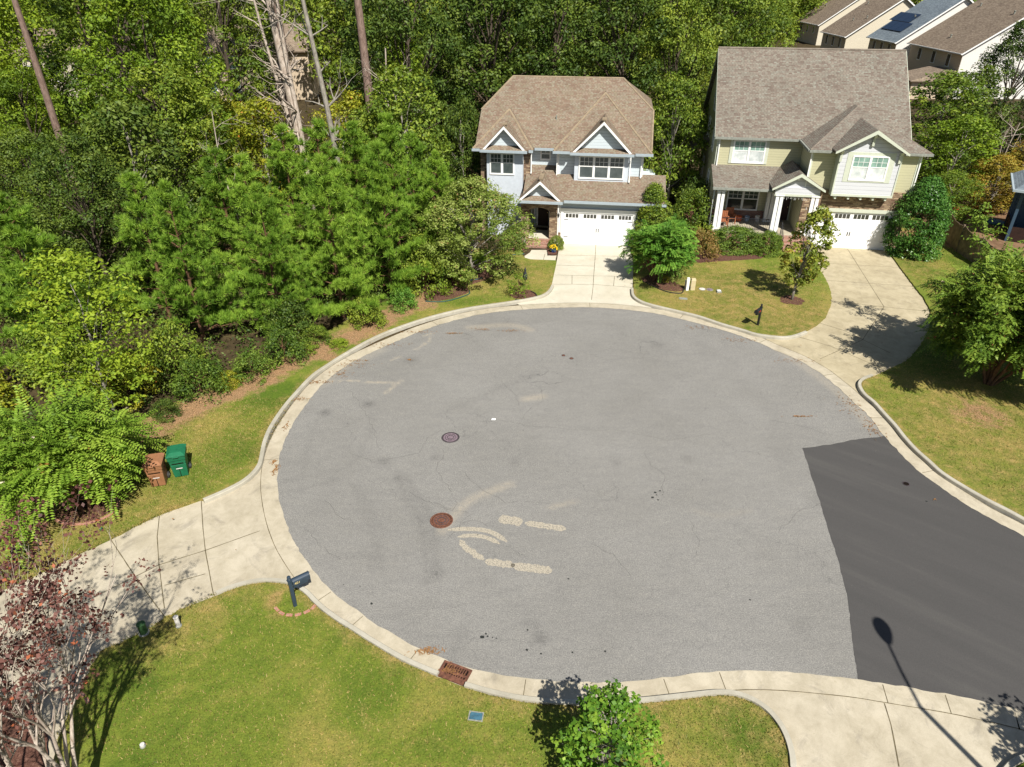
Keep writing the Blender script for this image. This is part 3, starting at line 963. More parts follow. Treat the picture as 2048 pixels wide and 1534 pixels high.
# lawns ---------------------------------------------------------------
LZ = 0.085
allcurbs = [smooth_line(G2(c, .1), 2) for c in (c_left, c_mid, c_right, c_low_a, c_low_b)]
drives_edge = [G2(e) for e in ([(402, 1001), (319, 1031), (222, 1080), (111, 1133), (0, 1184)], [(433, 1191), (368, 1221), (283, 1270), (198, 1309), (150, 1400), (118, 1480)])]
mail_ring = tuple(gp(594, 1205)[:2])
STRAW_LINE = G2([(-200, 1130), (0, 1030), (110, 985), (215, 915), (300, 868), (400, 812), (480, 782), (560, 742), (640, 700), (720, 668), (800, 625), (860, 596), (905, 582)])


def f_dry(x, y):
    d = np.zeros(len(x))
    for ln in allcurbs: d = np.maximum(d, 0.62 * np.clip(1.0 - dist_poly(x, y, ln) / 0.45, 0, 1))
    for ln in drives_edge: d = np.maximum(d, 0.45 * np.clip(1.0 - dist_poly(x, y, ln) / 0.6, 0, 1))
    r_ = np.hypot(x - mail_ring[0], y - mail_ring[1])
    d = np.maximum(d, 0.95 * np.clip(1 - np.abs(r_ - 0.72) / 0.16, 0, 1))
    # the mowed rounds in front of the second house and the far right are drier
    for cx, cy, rr, s in [(1450, 600, 6, .52), (1600, 640, 4, .55), (1960, 900, 6, .42), (1990, 850, 5, .5), (1800, 780, 3, .3), (60, 1090, 5, .36), (260, 1060, 3, .35), (1830, 540, 3, .34), (350, 1230, 2, .4), (1010, 550, 4, .40), (1480, 1450, 3, .33), (1000, 1480, 5, .14), (420, 870, 3, .25)]:
        c = gp(cx, cy)
        d = np.maximum(d, s * np.clip(1.4 - np.hypot(x - c.x, y - c.y) / rr, 0, 1))
    return d


def f_straw(x, y):
    d = dist_poly(x, y, STRAW_LINE)
    s = np.clip(1.05 - d / 1.9, 0, 1)
    for cx, cy, rr, v in [(650, 715, 1.1, .8), (850, 612, 1.3, .8), (480, 790, 1.0, .6), (1583, 602, .9, .9), (1960, 830, 2.0, .75), (95, 1050, .8, .7), (1945, 470, 6, 1.0), (1800, 470, 1.5, .9)]:
        c = gp(cx, cy)
        s = np.maximum(s, v * np.clip(1.3 - np.hypot(x - c.x, y - c.y) / rr, 0, 1))
    return s


LAT = {'dry': f_dry, 'straw': f_straw}


def lawn(poly, seed):
    return sheet('lawn', poly, LZ, M['lawn'], 0.33, skirt=0.14, attrs=LAT, seed=seed)


def jl(line, a=0.03, step=0.15, seed=0):
    r_ = random.Random(seed)
    return [(p[0] + r_.uniform(-a, a), p[1] + r_.uniform(-a, a)) for p in dense(line, step)]


lawn(jl(smooth_line(G2(c_left, .1), 3), .025) + G2([(1108, 549), (1112, 531), (1113, 523), (1062, 521), (1050, 518), (1040, 505), (1000, 500), (920, 500), (860, 560), (800, 590), (700, 640), (560, 720), (460, 760), (300, 830), (0, 960), (-400, 1160)]) + G2([(-300, 1300), (0, 1184)]) + jl(G2([(65, 1155), (111, 1133), (163, 1107), (222, 1080), (270, 1054), (319, 1031), (402, 1001)]), .05), 1)
lawn(jl(smooth_line(G2(c_mid, .1), 3), .025) + jl(G2([(1633, 652), (1651, 636), (1661, 612), (1663, 596), (1658, 576), (1649, 558), (1640, 542), (1632, 515)]), .03) + G2([(1629, 480), (1400, 470), (1300, 460), (1264, 492)]) + G2([(1262, 507), (1266, 514)]), 2)
lawn([tuple(p) for p in rext] + [(60, 20), (60, 62), (24, 62), tuple(gp(1790, 470)[:2]), tuple(gp(1774, 500)[:2])] + jl(G2([(1798, 535), (1827, 573), (1846, 597), (1859, 621), (1862, 642), (1854, 669), (1838, 696), (1811, 725), (1774, 742)]), .03), 3)
lawn(jl(smooth_line(G2(c_low_a + c_low_b, .1), 3), .025) + [(lb[-1][0] - .02, lb[-1][1])] + G2([(700, 1900), (60, 1800), (118, 1480)]) + jl(G2([(150, 1400), (198, 1309), (215, 1301), (283, 1270), (334, 1236), (368, 1221)]), .05), 4)
lawn(G2([(2200, 1503), (2056, 1522), (2018, 1548), (2006, 1600), (2010, 1760)]) + [(17, 3), (24, 6)], 5)
mbx = curb('curb', [(2200, 1500), (2110, 1508), (2050, 1522), (2018, 1545), (2004, 1590), (2004, 1700)], left=False)

# mulch beds ----------------------------------------------------------
def blob(px, py, rx, ry, rot=0, n=28, jag=0.06, seed=1):
    c = gp(px, py)
    r_ = random.Random(seed)
    out = []
    for k in range(n):
        a = 2 * PI * k / n
        s = 1 + r_.uniform(-jag, jag)
        x, y = rx * s * math.cos(a), ry * s * math.sin(a)
        out.append((c.x + x * math.cos(rot) - y * math.sin(rot), c.y + x * math.sin(rot) + y * math.cos(rot)))
    return out


for i, pl_ in enumerate([
    G2([(850, 604), (880, 604), (905, 600), (938, 588), (935, 575), (975, 561), (1010, 545), (985, 500), (880, 520), (845, 570)]),
    G2([(1018, 592), (1030, 600), (1050, 600.5), (1073, 595), (1071, 588), (1060, 583), (1035, 582)]),
    G2([(1280, 560), (1300, 574), (1322, 582), (1350, 586), (1366, 584), (1367, 576), (1350, 568), (1325, 560), (1305, 548)]),
    G2([(1094, 500), (1096, 512), (1113, 512), (1117, 500)]),
    blob(175, 1022, 0.95, 0.75, .3, seed=3), blob(1583, 603, 0.7, 0.62, 0, jag=.12, seed=4),
    G2([(1290, 470), (1300, 520), (1400, 528), (1520, 520), (1560, 500), (1560, 470)]),
    G2([(-60, 1400), (60, 1405), (100, 1480), (85, 1600), (-80, 1620)]),
]):
    o = sheet('mulch_bed', pl_, LZ + 0.006, M['mulch'], 0.3, jag=0.03, seed=i)
sheet('pine_straw', [(31, 44), (45, 44), (48, 62), (30, 60)], LZ + 0.008, M['straw'], 1.0, jag=0.1)

# pavement repairs, cracks, spots, litter ------------------------------
def ragged(name, line_px, wd, z, mat, label, cat, seed, jit=0.03, kind=None, group=None):
    r_ = random.Random(seed)
    L = dense(smooth_line(G2(line_px), 4), 0.06)
    m_ = MB()
    n = len(L)
    a = offset_line(L, 1); k = 0
    for i, p in enumerate(L):
        t = i / max(1, n - 1)
        w_ = wd * (0.5 if not hasattr(wd, '__call__') else 0.5) * min(1, 6 * t + .3, 6 * (1 - t) + .3)
        nx, ny = a[i][0] - p[0], a[i][1] - p[1]
        w1 = w_ * (1 + r_.uniform(-jit, jit) * 6); w2 = w_ * (1 + r_.uniform(-jit, jit) * 6)
        m_.v += [(p[0] + nx * w1, p[1] + ny * w1, z), (p[0] - nx * w2, p[1] - ny * w2, z)]
    for i in range(n - 1): m_.f.append((2 * i, 2 * i + 1, 2 * i + 3, 2 * i + 2))
    o = m_.build(name, mat)
    return tag(o, label, cat, group, kind)


for nm, ln, wd, sd_, jt in [('a', [(998, 1037), (1020, 1041), (1045, 1044)], .42, 1, .03), ('b', [(1050, 1046), (1090, 1052), (1132, 1058)], .28, 2, .03),
                        ('c', [(895, 1060), (930, 1058), (965, 1060), (990, 1068), (1014, 1084)], .20, 3, .012), ('d', [(915, 1074), (945, 1071), (975, 1076), (1000, 1088)], .18, 4, .012),
                        ('e', [(970, 1122), (1000, 1127), (1030, 1131)], .30, 5, .035), ('f', [(1022, 1130), (1060, 1136), (1104, 1142)], .34, 6, .035), ('g', [(920, 1080), (935, 1098), (968, 1120)], .24, 7, .05)]:
    ragged('road_marking', ln, wd, 0.005, M['paint'], None, None, sd_, jt, kind='structure')
mb = MB()
rc = random.Random(9)
for ln in [[(870, 1012), (905, 1020), (940, 1025)], [(942, 1025), (925, 1045), (905, 1065), (895, 1078)], [(960, 845), (1000, 840), (1050, 850), (1130, 858), (1240, 862)], [(1540, 840), (1600, 850), (1660, 870)],
           [(820, 985), (850, 1000), (872, 1008)], [(1000, 760), (1030, 790), (1040, 810)], [(890, 900), (870, 940), (905, 985)], [(1240, 862), (1330, 880), (1420, 870)], [(610, 1060), (640, 1090), (680, 1120)], [(1660, 1000), (1600, 1020), (1560, 1060)],
           [(905, 1020), (880, 1005), (850, 1002)], [(925, 1045), (950, 1040), (975, 1050)], [(985, 990), (1010, 1005), (1040, 1000)], [(905, 985), (915, 1005), (905, 1020)], [(700, 905), (745, 925), (790, 915), (840, 905)], [(1040, 840), (1060, 815), (1085, 800), (1080, 770)], [(1290, 900), (1300, 930), (1330, 950), (1325, 985)], [(1180, 1090), (1230, 1110), (1260, 1150)], [(650, 1000), (670, 1030), (700, 1040)],
           [(1050, 1002), (1080, 1004), (1110, 1010)], [(880, 860), (850, 880), (840, 905)], [(930, 945), (960, 975), (985, 990)], [(1380, 1040), (1395, 1080), (1390, 1120)], [(1150, 700), (1220, 720), (1290, 715)], [(700, 780), (740, 840), (760, 900)]]:
    L = [(p[0] + rc.uniform(-.07, .07), p[1] + rc.uniform(-.07, .07)) for p in dense(G2(ln), 0.22)]
    strip(mb, L, 0.009, 0.0045, 0.002, rc)
tag(mb.build('road_crack', M['crack']), kind='structure')
mb = MB()
for px, py, r_ in [(965, 1274, .06), (972, 1268, .03), (975, 1273, .03), (985, 1275, .025), (993, 1277, .02), (1054, 1300, .035), (1082, 1308, .03), (1055, 1260, .03), (1145, 1305, .03), (1210, 1303, .03), (955, 1070, .02), (1136, 944, .02), (1137, 1158, .03), (1310, 985, .05), (1320, 982, .04), (1305, 995, .05), (1313, 990, .03), (1325, 990, .02), (1046, 862, .02), (1316, 1000, .03), (743, 1207, .04), (720, 1173, .02), (687, 1170, .02), (1853, 1003, .035), (1740, 930, .02), (1405, 960, .02), (1160, 870, .02), (700, 1010, .02), (1500, 1200, .03)]:
    c = gp(px, py)
    n = 9
    m0 = [(c.x + r_ * (1 + rc.uniform(-.3, .3)) * math.cos(2 * PI * k / n), c.y + r_ * (1 + rc.uniform(-.3, .3)) * math.sin(2 * PI * k / n), 0.009) for k in range(n)]
    mb.add(m0, [tuple(range(n))])
tag(mb.build('oil_spots', M['oil']), kind='stuff')
# dry needles washed into the gutter and on the road
mb = MB()
for px, py, sx, sy, n in [(640, 765, .5, .12, 60), (590, 798, .5, .2, 80), (680, 748, .6, .25, 60), (720, 722, .5, .1, 40), (905, 667, .35, .06, 60), (1020, 662, .5, .12, 40), (965, 659, .5, .2, 40), (820, 720, .1, .06, 20), (552, 938, .08, .3, 60), (548, 925, .12, .1, 30), (574, 852, .1, .3, 30),
                      (770, 690, 1.0, .25, 60), (840, 665, .8, .1, 50), (700, 730, .9, .2, 60), (1590, 722, 1.0, .3, 60), (1700, 812, .5, .8, 80), (1745, 858, .3, .7, 70), (855, 1303, .35, .12, 90), (1870, 1000, .05, .05, 6), (1605, 833, .4, .05, 50), (1400, 655, 1.0, .2, 40), (1480, 680, .8, .25, 50), (885, 1345, .2, .1, 40)]:
    c = gp(px, py)
    for _ in range(n):
        x = c.x + rc.gauss(0, sx * .6); y = c.y + rc.gauss(0, sy * .6); a = rc.uniform(0, PI); l_ = rc.uniform(.03, .08)
        ux, uy = math.cos(a) * l_, math.sin(a) * l_
        z = 0.022 + rc.uniform(0, .01)
        mb.add([(x - ux, y - uy, z), (x + uy * .2, y - ux * .2, z + .004), (x + ux, y + uy, z), (x - uy * .2, y + ux * .2, z + .004)], [(0, 1, 2, 3)])
tag(mb.build('pine_needle_litter', M['rust_leaf']), kind='stuff')
# fallen leaves on the lawns
mb = MB()
mbw = MB()
for _ in range(330):
    x, y = rc.uniform(-14, 20), rc.uniform(15, 44)
    px_ = np.array([x]); py_ = np.array([y])
    if inside(px_, py_, EDGE)[0] or dist_poly(px_, py_, EDGE)[0] < 1.0: continue
    if rc.random() < .3: tgt = mbw
    else: tgt = mb
    s_ = rc.uniform(.02, .045)
    a = rc.uniform(0, PI)
    tgt.add([(x + s_ * math.cos(a + k * PI / 2), y + s_ * .7 * math.sin(a + k * PI / 2), LZ + .03 + rc.uniform(0, .02)) for k in range(4)], [(0, 1, 2, 3)])
tag(mb.build('fallen_leaves', M['rust_leaf']), kind='stuff')

# grass blades standing over the sheets -------------------------------
def grass_blades():
    rng = np.random.default_rng(4)
    P = []
    # random over near lawns
    poly_list = [smooth_line(G2(c_low_a + c_low_b, .1), 2) + [(lb[-1][0], lb[-1][1])] + G2([(700, 1700), (118, 1480), (198, 1309), (368, 1221)])]
    for pl_, n in [(poly_list[0], 60000), (G2([(402, 1001), (520, 920), (590, 800), (480, 800), (300, 870), (200, 960), (60, 1080), (60, 1150)]), 26000), (G2([(1275, 590), (1440, 640), (1560, 668), (1640, 640), (1655, 590), (1630, 530), (1400, 530), (1270, 520)]), 14000), (G2([(1730, 780), (1850, 905), (2040, 1020), (2120, 900), (2100, 600), (1900, 500), (1790, 505), (1862, 600), (1850, 680), (1790, 742)]), 60000), (G2([(1000, 600), (1080, 588), (1105, 560), (1110, 530), (1040, 525), (900, 590), (800, 640)]), 9000)]:
        A = np.array(pl_)
        x = rng.uniform(A[:, 0].min(), A[:, 0].max(), n); y = rng.uniform(A[:, 1].min(), A[:, 1].max(), n)
        ok = inside(x, y, pl_)
        P.append(np.c_[x[ok], y[ok]])
    for ln in allcurbs + drives_edge:
        L = np.array(dense(ln, 0.012))
        L = L + rng.normal(0, .035, L.shape)
        P.append(L)
    P = np.concatenate(P)
    if True:
        bad = inside(P[:, 0], P[:, 1], EDGE)
        P = P[~bad]
    n = len(P)
    h = rng.uniform(.03, .075, n); a = rng.uniform(0, 2 * PI, n); wv = .012
    lean = rng.normal(0, .03, (n, 2))
    V = np.zeros((n, 3, 3))
    V[:, 0] = np.c_[P[:, 0] - np.cos(a) * wv, P[:, 1] - np.sin(a) * wv, np.full(n, LZ)]
    V[:, 1] = np.c_[P[:, 0] + np.cos(a) * wv, P[:, 1] + np.sin(a) * wv, np.full(n, LZ)]
    V[:, 2] = np.c_[P + lean, LZ + h]
    return V.reshape(-1, 3), n, rng.random(n)


def np_mesh(name, V, nf, k, rnd=None, mat=None):
    me = bpy.data.meshes.new(name)
    me.vertices.add(len(V))
    me.vertices.foreach_set('co', np.ascontiguousarray(V, dtype=np.float32).ravel())
    me.loops.add(nf * k)
    me.loops.foreach_set('vertex_index', np.arange(nf * k, dtype=np.int32))
    me.polygons.add(nf)
    me.polygons.foreach_set('loop_start', np.arange(0, nf * k, k, dtype=np.int32))
    if rnd is not None:
        at = me.attributes.new('rnd', 'FLOAT', 'FACE')
        at.data.foreach_set('value', rnd.astype(np.float32))
    me.update(calc_edges=True)
    if mat: me.materials.append(mat)
    return me


M['blade'] = m_leaf('grass_blade', (0.075, 0.11, 0.015), (0.145, 0.162, 0.028), (0.36, 0.27, 0.10), 0.3, hue=0, clump=0.35)
V, n, rn = grass_blades()
tag(link('grass', np_mesh('grass', V, n, 3, rn, M['blade'])), kind='stuff')
#PART2

# ================================================================== HOUSES
def window(par, u0, u1, v, z0, z1, cols=2, glass=('glass', 'glass'), trim='white', fw=0.09, proud=0.05, name='window', grid=3):
    """double-hung units side by side in a wall facing -v"""
    f = MB()
    f.box(u0, u1, v - proud, v + .02, z0 - fw * 1.2, z0)
    f.box(u0, u1, v - proud, v + .02, z1 - fw, z1)
    wid = (u1 - u0)
    xs = [u0 + wid * i / cols for i in range(cols + 1)]
    for i, x in enumerate(xs):
        a = fw if 0 < i < cols else fw
        lo = x if i == 0 else (x - fw if i == cols else x - fw * .8)
        hi = x + fw if i == 0 else (x if i == cols else x + fw * .8)
        f.box(lo, hi, v - proud + .003, v + .02, z0, z1 - fw)
    zm = (z0 + z1) / 2 + .02
    fr = f.build('window', M[trim], par)
    mu = MB()
    for i in range(cols):
        a, b = xs[i] + fw, xs[i + 1] - fw
        mu.box(a, b, v - proud + .012, v + .01, zm - .03, zm + .03)
        for k in range(1, grid):
            x = a + (b - a) * k / grid
            mu.box(x - .011, x + .011, v - proud + .018, v + .008, zm + .03, z1 - fw)
        zz = (zm + z1 - fw) / 2
        mu.box(a, b, v - proud + .020, v + .008, zz - .011, zz + .011)
    mu.build('muntin', M[trim], fr)
    up, lo = MB(), MB()
    for i in range(cols):
        a, b = xs[i] + fw, xs[i + 1] - fw
        up.box(a, b, v - .022, v + .01, zm + .02, z1 - fw)
        lo.box(a, b, v - .018, v + .01, z0, zm - .02)
    up.build('upper_pane', M[glass[0]], fr)
    lo.build('lower_pane', M[glass[1]], fr)
    return fr


def gable_roof(par, uc, half, ze, za, vf, vb, roof, trim, sid, over=0.3, skirt=True, rake_w=0.14, wallback=0.3, gut=None):
    """front facing gable: slabs, white rake boards, siding triangle and optional skirt roof"""
    rf = MB()
    rf.slab([(uc - half, vf, ze), (uc, vf, za), (uc, vb, za), (uc - half, vb, ze)], 0.10)
    rf.slab([(uc, vf, za), (uc + half, vf, ze), (uc + half, vb, ze), (uc, vb, za)], 0.10)
    rf.build('gable_roof', M[roof], par)
    rk = MB()
    for s in (-1, 1):
        p = [(uc + s * half, ze), (uc, za), (uc, za - rake_w * 1.3), (uc + s * (half - rake_w * .9), ze - .05), (uc + s * half, ze - .12)]
        rk.slab([(a, vf - .035, b - .012) for a, b in p], .05, (0, 1, 0))
    rk.each('rake_board', M[trim], par)
    tri = MB()
    hz = (za - ze) / half
    tri.slab([(uc - half + .18, vf + wallback, ze - .08), (uc + half - .18, vf + wallback, ze - .08), (uc, vf + wallback, za - .16)], .1, (0, 1, 0))
    tri.build('gable_wall', M[sid], par)
    if skirt:
        s_ = MB().slab([(uc - half - .12, vf - .12, ze - .04), (uc + half + .12, vf - .12, ze - .04), (uc + half - .2, vf + wallback - .01, ze + .17), (uc - half + .2, vf + wallback - .01, ze + .17)], 0.08)
        s_.build('skirt_roof', M[roof], par)
        MB().box(uc - half - .16, uc + half + .16, vf - .22, vf - .10, ze - .18, ze - .03).each('gutter', M[gut], par)
    return


def garage_door(par, u0, u1, z1, v, groups, trimmat, handles_at):
    d = MB().box(u0, u1, v - .03, v + .05, 0.0, z1)
    for k in (1, 2, 3):
        pass
    door = d.build('garage_door', M['door_white'], par)
    gr = MB()
    for k in (1, 2, 3): gr.box(u0 + .01, u1 - .01, v - .034, v - .028, z1 * k / 4 - .008, z1 * k / 4 + .008)
    gr.build('panel_seam', plain_cache('seam', (0.62, 0.62, 0.62)), door)
    for a, b in groups:
        n = 4
        for k in range(n):
            x0 = a + (b - a) * k / n + .02; x1 = a + (b - a) * (k + 1) / n - .02
            if k == 0: pn = MB()
            pn.box(x0, x1, v - .04, v - .02, z1 * .83, z1 * .945)
        pn.each('door_window', M['glass_dark'], door)
    h = MB()
    for s in (-1, 1): h.box(handles_at + s * .07 - .018, handles_at + s * .07 + .018, v - .075, v - .03, .88, 1.14)
    h.build('handle', M['black'], door)
    hg = MB()
    for z in (z1 * .76, z1 * .22):
        hg.box(u0 + .04, u0 + .34, v - .042, v - .03, z - .02, z + .015)
        hg.box(u1 - .34, u1 - .04, v - .042, v - .03, z - .02, z + .015)
    hg.each('hinge_strap', M['black'], door)
    return door


_pc = {}
def plain_cache(k, col, rough=.6):
    if k not in _pc: _pc[k] = plain(k, col, rough)
    return _pc[k]


# ---------------------------------------------------------- blue-gray two-storey house
H1 = empty('house', (3.47, 46.21, 0), R(-8), 'pale blue siding house with stone porch, two small front gables and hipped tan shingle roof', 'house')
b = MB()
b.box(-.25, 5.3, 0, 9, -.05, 3.02)
b.box(5.28, 6.2, 1.2, 9, -.05, 3.0)
b.box(-.6, 5.0, 1.75, 11.9, 3.0, 5.85)
b.box(-2.52, -.58, 2.5, 11.8, .3, 5.84)
b.box(-5.85, -2.5, 1.95, 11.9, -.05, 5.83)
b.build('wall', M['side_blue'], H1)
# gable end walls under the clipped roof
ge = MB()
sl = .73
for u0, u1 in ((-5.86, -5.7), (4.86, 5.01)):
    ge.slab([(u0, 2.4, 5.82), (u0, 4.4, 7.4), (u0, 9.9, 7.4), (u0, 11.9, 5.82)], u1 - u0, (1, 0, 0))
ge.each('gable_end_wall', M['side_blue'], H1)
st = MB()
st.box(-5.9, -2.45, 1.72, 1.97, -.05, 5.7)
st.each('stone_facing', M['stone'], H1)
MB().box(-5.4, -2.95, 1.25, 1.75, -.05, 5.72).build('front_bay', M['panel_blue'], H1)
MB().box(.52, 4.12, 1.22, 1.76, 3.5, 5.75).build('window_bay', M['panel_blue'], H1)
cb = MB()
for u, v in ((-.6, 1.75), (4.98, 1.75), (-.25, 0), (5.28, 0)):
    z0, z1 = (3.9, 5.8) if v > 1 else (0, 2.98)
    cb.box(u - .06, u + .06, v - .025, v + .08, z0, z1)
cb.each('corner_board', M['white'], H1)
# roofs
ZE, ZR, VR = 5.87, 9.63, 7.15
def zmain(v): return ZE + .73 * (v - 2.0)
r_ = MB()
r_.slab([(-6.3, 2.0, ZE), (5.5, 2.0, ZE), (5.5, 4.85, zmain(4.85)), (3.35, VR, ZR), (-4.4, VR, ZR), (-6.3, 4.6, zmain(4.6))], .14)
r_.slab([(5.5, 12.3, ZE), (-6.3, 12.3, ZE), (-6.3, 9.7, zmain(4.6)), (-4.4, VR, ZR), (3.35, VR, ZR), (5.5, 9.45, zmain(4.85))], .14)
r_.slab([(5.5, 4.85, zmain(4.85)), (5.5, 9.45, zmain(4.85)), (3.35, VR, ZR)], .14)
r_.slab([(-6.3, 9.7, zmain(4.6)), (-6.3, 4.6, zmain(4.6)), (-4.4, VR, ZR)], .14)
main = r_.build('roof', M['roof_tan'], H1)
hp = MB()
def hip(mb_, uL, uR, v0, ze, uc, va, vb, za, vback):
    e = .012
    mb_.slab([(uL, v0, ze), (uR, v0, ze), (uc, va, za)], .12)
    mb_.slab([(uL, v0, ze - e), (uc, va, za - e), (uc, vb, za - e), (uL, vback, ze - e)], .1)
    mb_.slab([(uR, v0, ze - e), (uR, vback, ze - e), (uc, vb, za - e), (uc, va, za - e)], .1)
hip(hp, -.9, 5.52, 1.22, ZE, 2.2, 5.25, 6.2, 8.93, 2.02)
hip(hp, -6.32, -2.3, 1.22, ZE, -4.25, 4.0, 4.85, 7.93, 2.02)
hp.each('hip_roof', M['roof_tan'], main)
cap = MB()
def ridge(mb_, a, b_, w_=.13, lift=.03):
    A, B = Vector(a), Vector(b_)
    A.z += lift; B.z += lift
    mb_.tube([A, B], [w_ * .62, w_ * .62], 6)
for a, b_ in [((-.9, 1.22, ZE), (2.2, 5.25, 8.93)), ((5.52, 1.22, ZE), (2.2, 5.25, 8.93)), ((-6.32, 1.22, ZE), (-4.25, 4.0, 7.93)), ((-2.3, 1.22, ZE), (-4.25, 4.0, 7.93)),
              ((3.35, VR, ZR), (5.5, 4.85, zmain(4.85))), ((-4.4, VR, ZR), (-6.3, 4.6, zmain(4.6))), ((-4.4, VR, ZR), (3.35, VR, ZR)), ((5.5, 4.85, zmain(4.85)), (5.5, 2.0, ZE))]:
    ridge(cap, a, b_, .13, -.035)
cap.each('ridge_cap', M['ridge_tan'], main)
lr = MB()
lr.slab([(-2.75, -.5, 3.12), (6.6, -.5, 3.12), (6.6, 1.95, 4.34), (-.55, 1.95, 4.34), (-.55, 2.6, 4.67), (-2.62, 2.6, 4.67), (-2.62, 1.70, 4.22), (-2.75, 1.70, 4.22)], .12)
lr.slab([(5.0, 1.96, 4.33), (6.6, 1.96, 4.33), (6.6, 4.6, 3.0), (5.0, 4.6, 3.0)], .12)
lo_r = lr.build('lower_roof', M['roof_tan'], H1)
gable_roof(H1, 2.3, 1.92, 5.92, 7.85, .85, 3.9, 'roof_tan', 'white', 'side_blue', gut='fascia_blue', wallback=.42)
gable_roof(H1, -4.18, 1.42, 5.92, 7.40, .85, 3.3, 'roof_tan', 'white', 'side_blue', gut='fascia_blue', wallback=.42)
gable_roof(H1, -1.55, 1.38, 3.14, 4.38, -.85, 1.9, 'roof_tan', 'white', 'side_blue', gut='fascia_blue', wallback=.42)
rc_ = MB()
for u, v0, v1, z in ((2.3, .95, 2.0, 7.87), (-4.18, .95, 1.7, 7.42), (-1.55, -.7, .9, 4.40)):
    rc_.box(u - .14, u + .14, v0 + .3, v1, z - .03, z + .05)
rc_.each('ridge_vent', M['ridge_tan'], lo_r)
gt = MB()
for a, b_, v, z in [(-6.38, -5.85, 1.22, ZE), (-2.55, -2.26, 1.22, ZE), (-2.24, -.95, 1.99, ZE), (-.95, .18, 1.22, ZE), (4.45, 5.6, 1.22, ZE), (.02, 6.66, -.5, 3.12)]:
    gt.box(a, b_, v - .13, v - .005, z - .17, z - .02)
gt.box(-6.36, 5.54, 12.31, 12.43, ZE - .17, ZE - .02)
gt.box(-6.31, 5.51, 2.0, 2.5, ZE - .22, ZE - .17)
gt.each('gutter', M['fascia_blue'], H1)
ds = MB()
for u, v, z0, z1 in [(-2.42, 1.66, 4.25, 5.75), (-.68, 1.66, 3.95, 5.75), (4.92, 1.66, 4.2, 5.75), (4.18, 1.16, 4.0, 5.6), (-.36, -.06, .1, 3.0), ]:
    ds.box(u - .035, u + .035, v - .05, v + .02, z0, z1)
    ds.box(u - .035, u + .035, v - .16, v - .05, z0, z0 + .07)
ds.each('downspout', M['white'], H1)
window(H1, .80, 3.80, 1.22, 4.22, 5.62, 3)
window(H1, -5.2, -3.52, 1.25, 4.28, 5.62, 2)
fwn = window(H1, -1.9, -1.18, 2.5, 5.05, 5.66, 1, ('glass', 'glass'), grid=2)
garage_door(H1, 0, 4.62, 2.2, 0.0, [(.13, 1.02), (1.33, 2.22), (2.5, 3.39), (3.67, 4.52)], 'white', 2.32)
tm = MB()
tm.box(-.18, 0, -.08, .0, 0, 2.38); tm.box(4.62, 4.80, -.08, .0, 0, 2.38); tm.box(-.21, 4.83, -.10, .0, 2.2, 2.42); tm.box(-.26, 4.88, -.16, .0, 2.42, 2.47)
tm.build('garage_trim', M['white'], H1)
# stone porch portal with arch
po = MB()
for a, b_ in ((-2.85, -2.33), (-.92, -.42)): po.box(a, b_, -.25, .25, -.05, 2.25)
n = 9
arc = [(-2.33 + 1.41 * k / n, 2.25 + .22 * math.sin(PI * k / n) ** .8 if 0 < k < n else 2.25) for k in range(n + 1)]
for k in range(n):
    (a, za), (b_, zb) = arc[k], arc[k + 1]
    po.slab([(a, -.25, za), (b_, -.25, zb), (b_, -.25, 2.8), (a, -.25, 2.8)], .5, (0, 1, 0))
for a, b_ in ((-2.85, -2.33), (-.92, -.42)): po.box(a, b_, -.25, .25, 2.25, 2.8)
po.build('porch_portal', M['stone'], H1)
MB().box(-2.85, -2.6, .25, 1.75, -.05, 2.9).build('porch_side_wall', M['stone'], H1)
MB().box(-.45, -.15, -.1, .02, 0, .75).build('stone_base', M['stone'], H1)
MB().box(-2.6, -.3, -.28, 2.5, 0, .34).build('porch_floor', M['drive_pale'], H1)
sp = MB()
for k in range(3): sp.box(-2.45, -.80, -1.2 + .3 * k, -.27, -.02 if k == 0 else .115 * k, .115 * (k + 1) + .003 * k)
sp.build('brick_steps', M['brick'], H1)
fd = MB().box(-1.98, -1.2, 2.44, 2.50, .36, 2.4).build('front_door', M['door_brown'], H1)
MB().cyl(-1.3, 2.42, 1.3, 1.36, .03).build('handle', M['gold'], fd)
ft = MB(); ft.box(-2.08, -1.98, 2.42, 2.5, .36, 2.48); ft.box(-1.2, -1.1, 2.42, 2.5, .36, 2.48); ft.each('door_frame', M['white'], fd)
window(H1, -2.48, -2.2, 2.5, .9, 2.2, 1, ('glass_dark', 'glass_dark'), grid=2)
def wall_lantern(par, u, v, z):
    l_ = MB()
    l_.lathe([(0.0, z + .18), (.03, z + .16), (.07, z + .10), (.055, z + .09), (.045, z - .08), (.02, z - .12), (0, z - .12)], u, v, 8)
    l_.box(u - .02, u + .02, v, v + .14, z + .02, z + .06)
    return l_.build('wall_lantern', M['black'], par)
wall_lantern(H1, -.31, -.14, 1.95)
wall_lantern(H1, 5.03, -.14, 1.95)
pc2 = MB()
for x, y in ((5.95, .2),): pc2.box(x - .05, x + .05, y - .05, y + .05, 0, 3.0)
pc2.each('side_post', M['white'], H1)

# ---------------------------------------------------------- sage green two-and-a-half-storey house
H2 = empty('house', (21.28, 45.42, 0), R(-9), 'tall sage green siding house with large gray-brown gable roof, front porch and white shingled bay', 'house')
W = MB()
ZE2, ZR2, VR2 = 6.40, 11.36, 8.4
s2 = (ZR2 - ZE2) / (VR2 - 2.8)
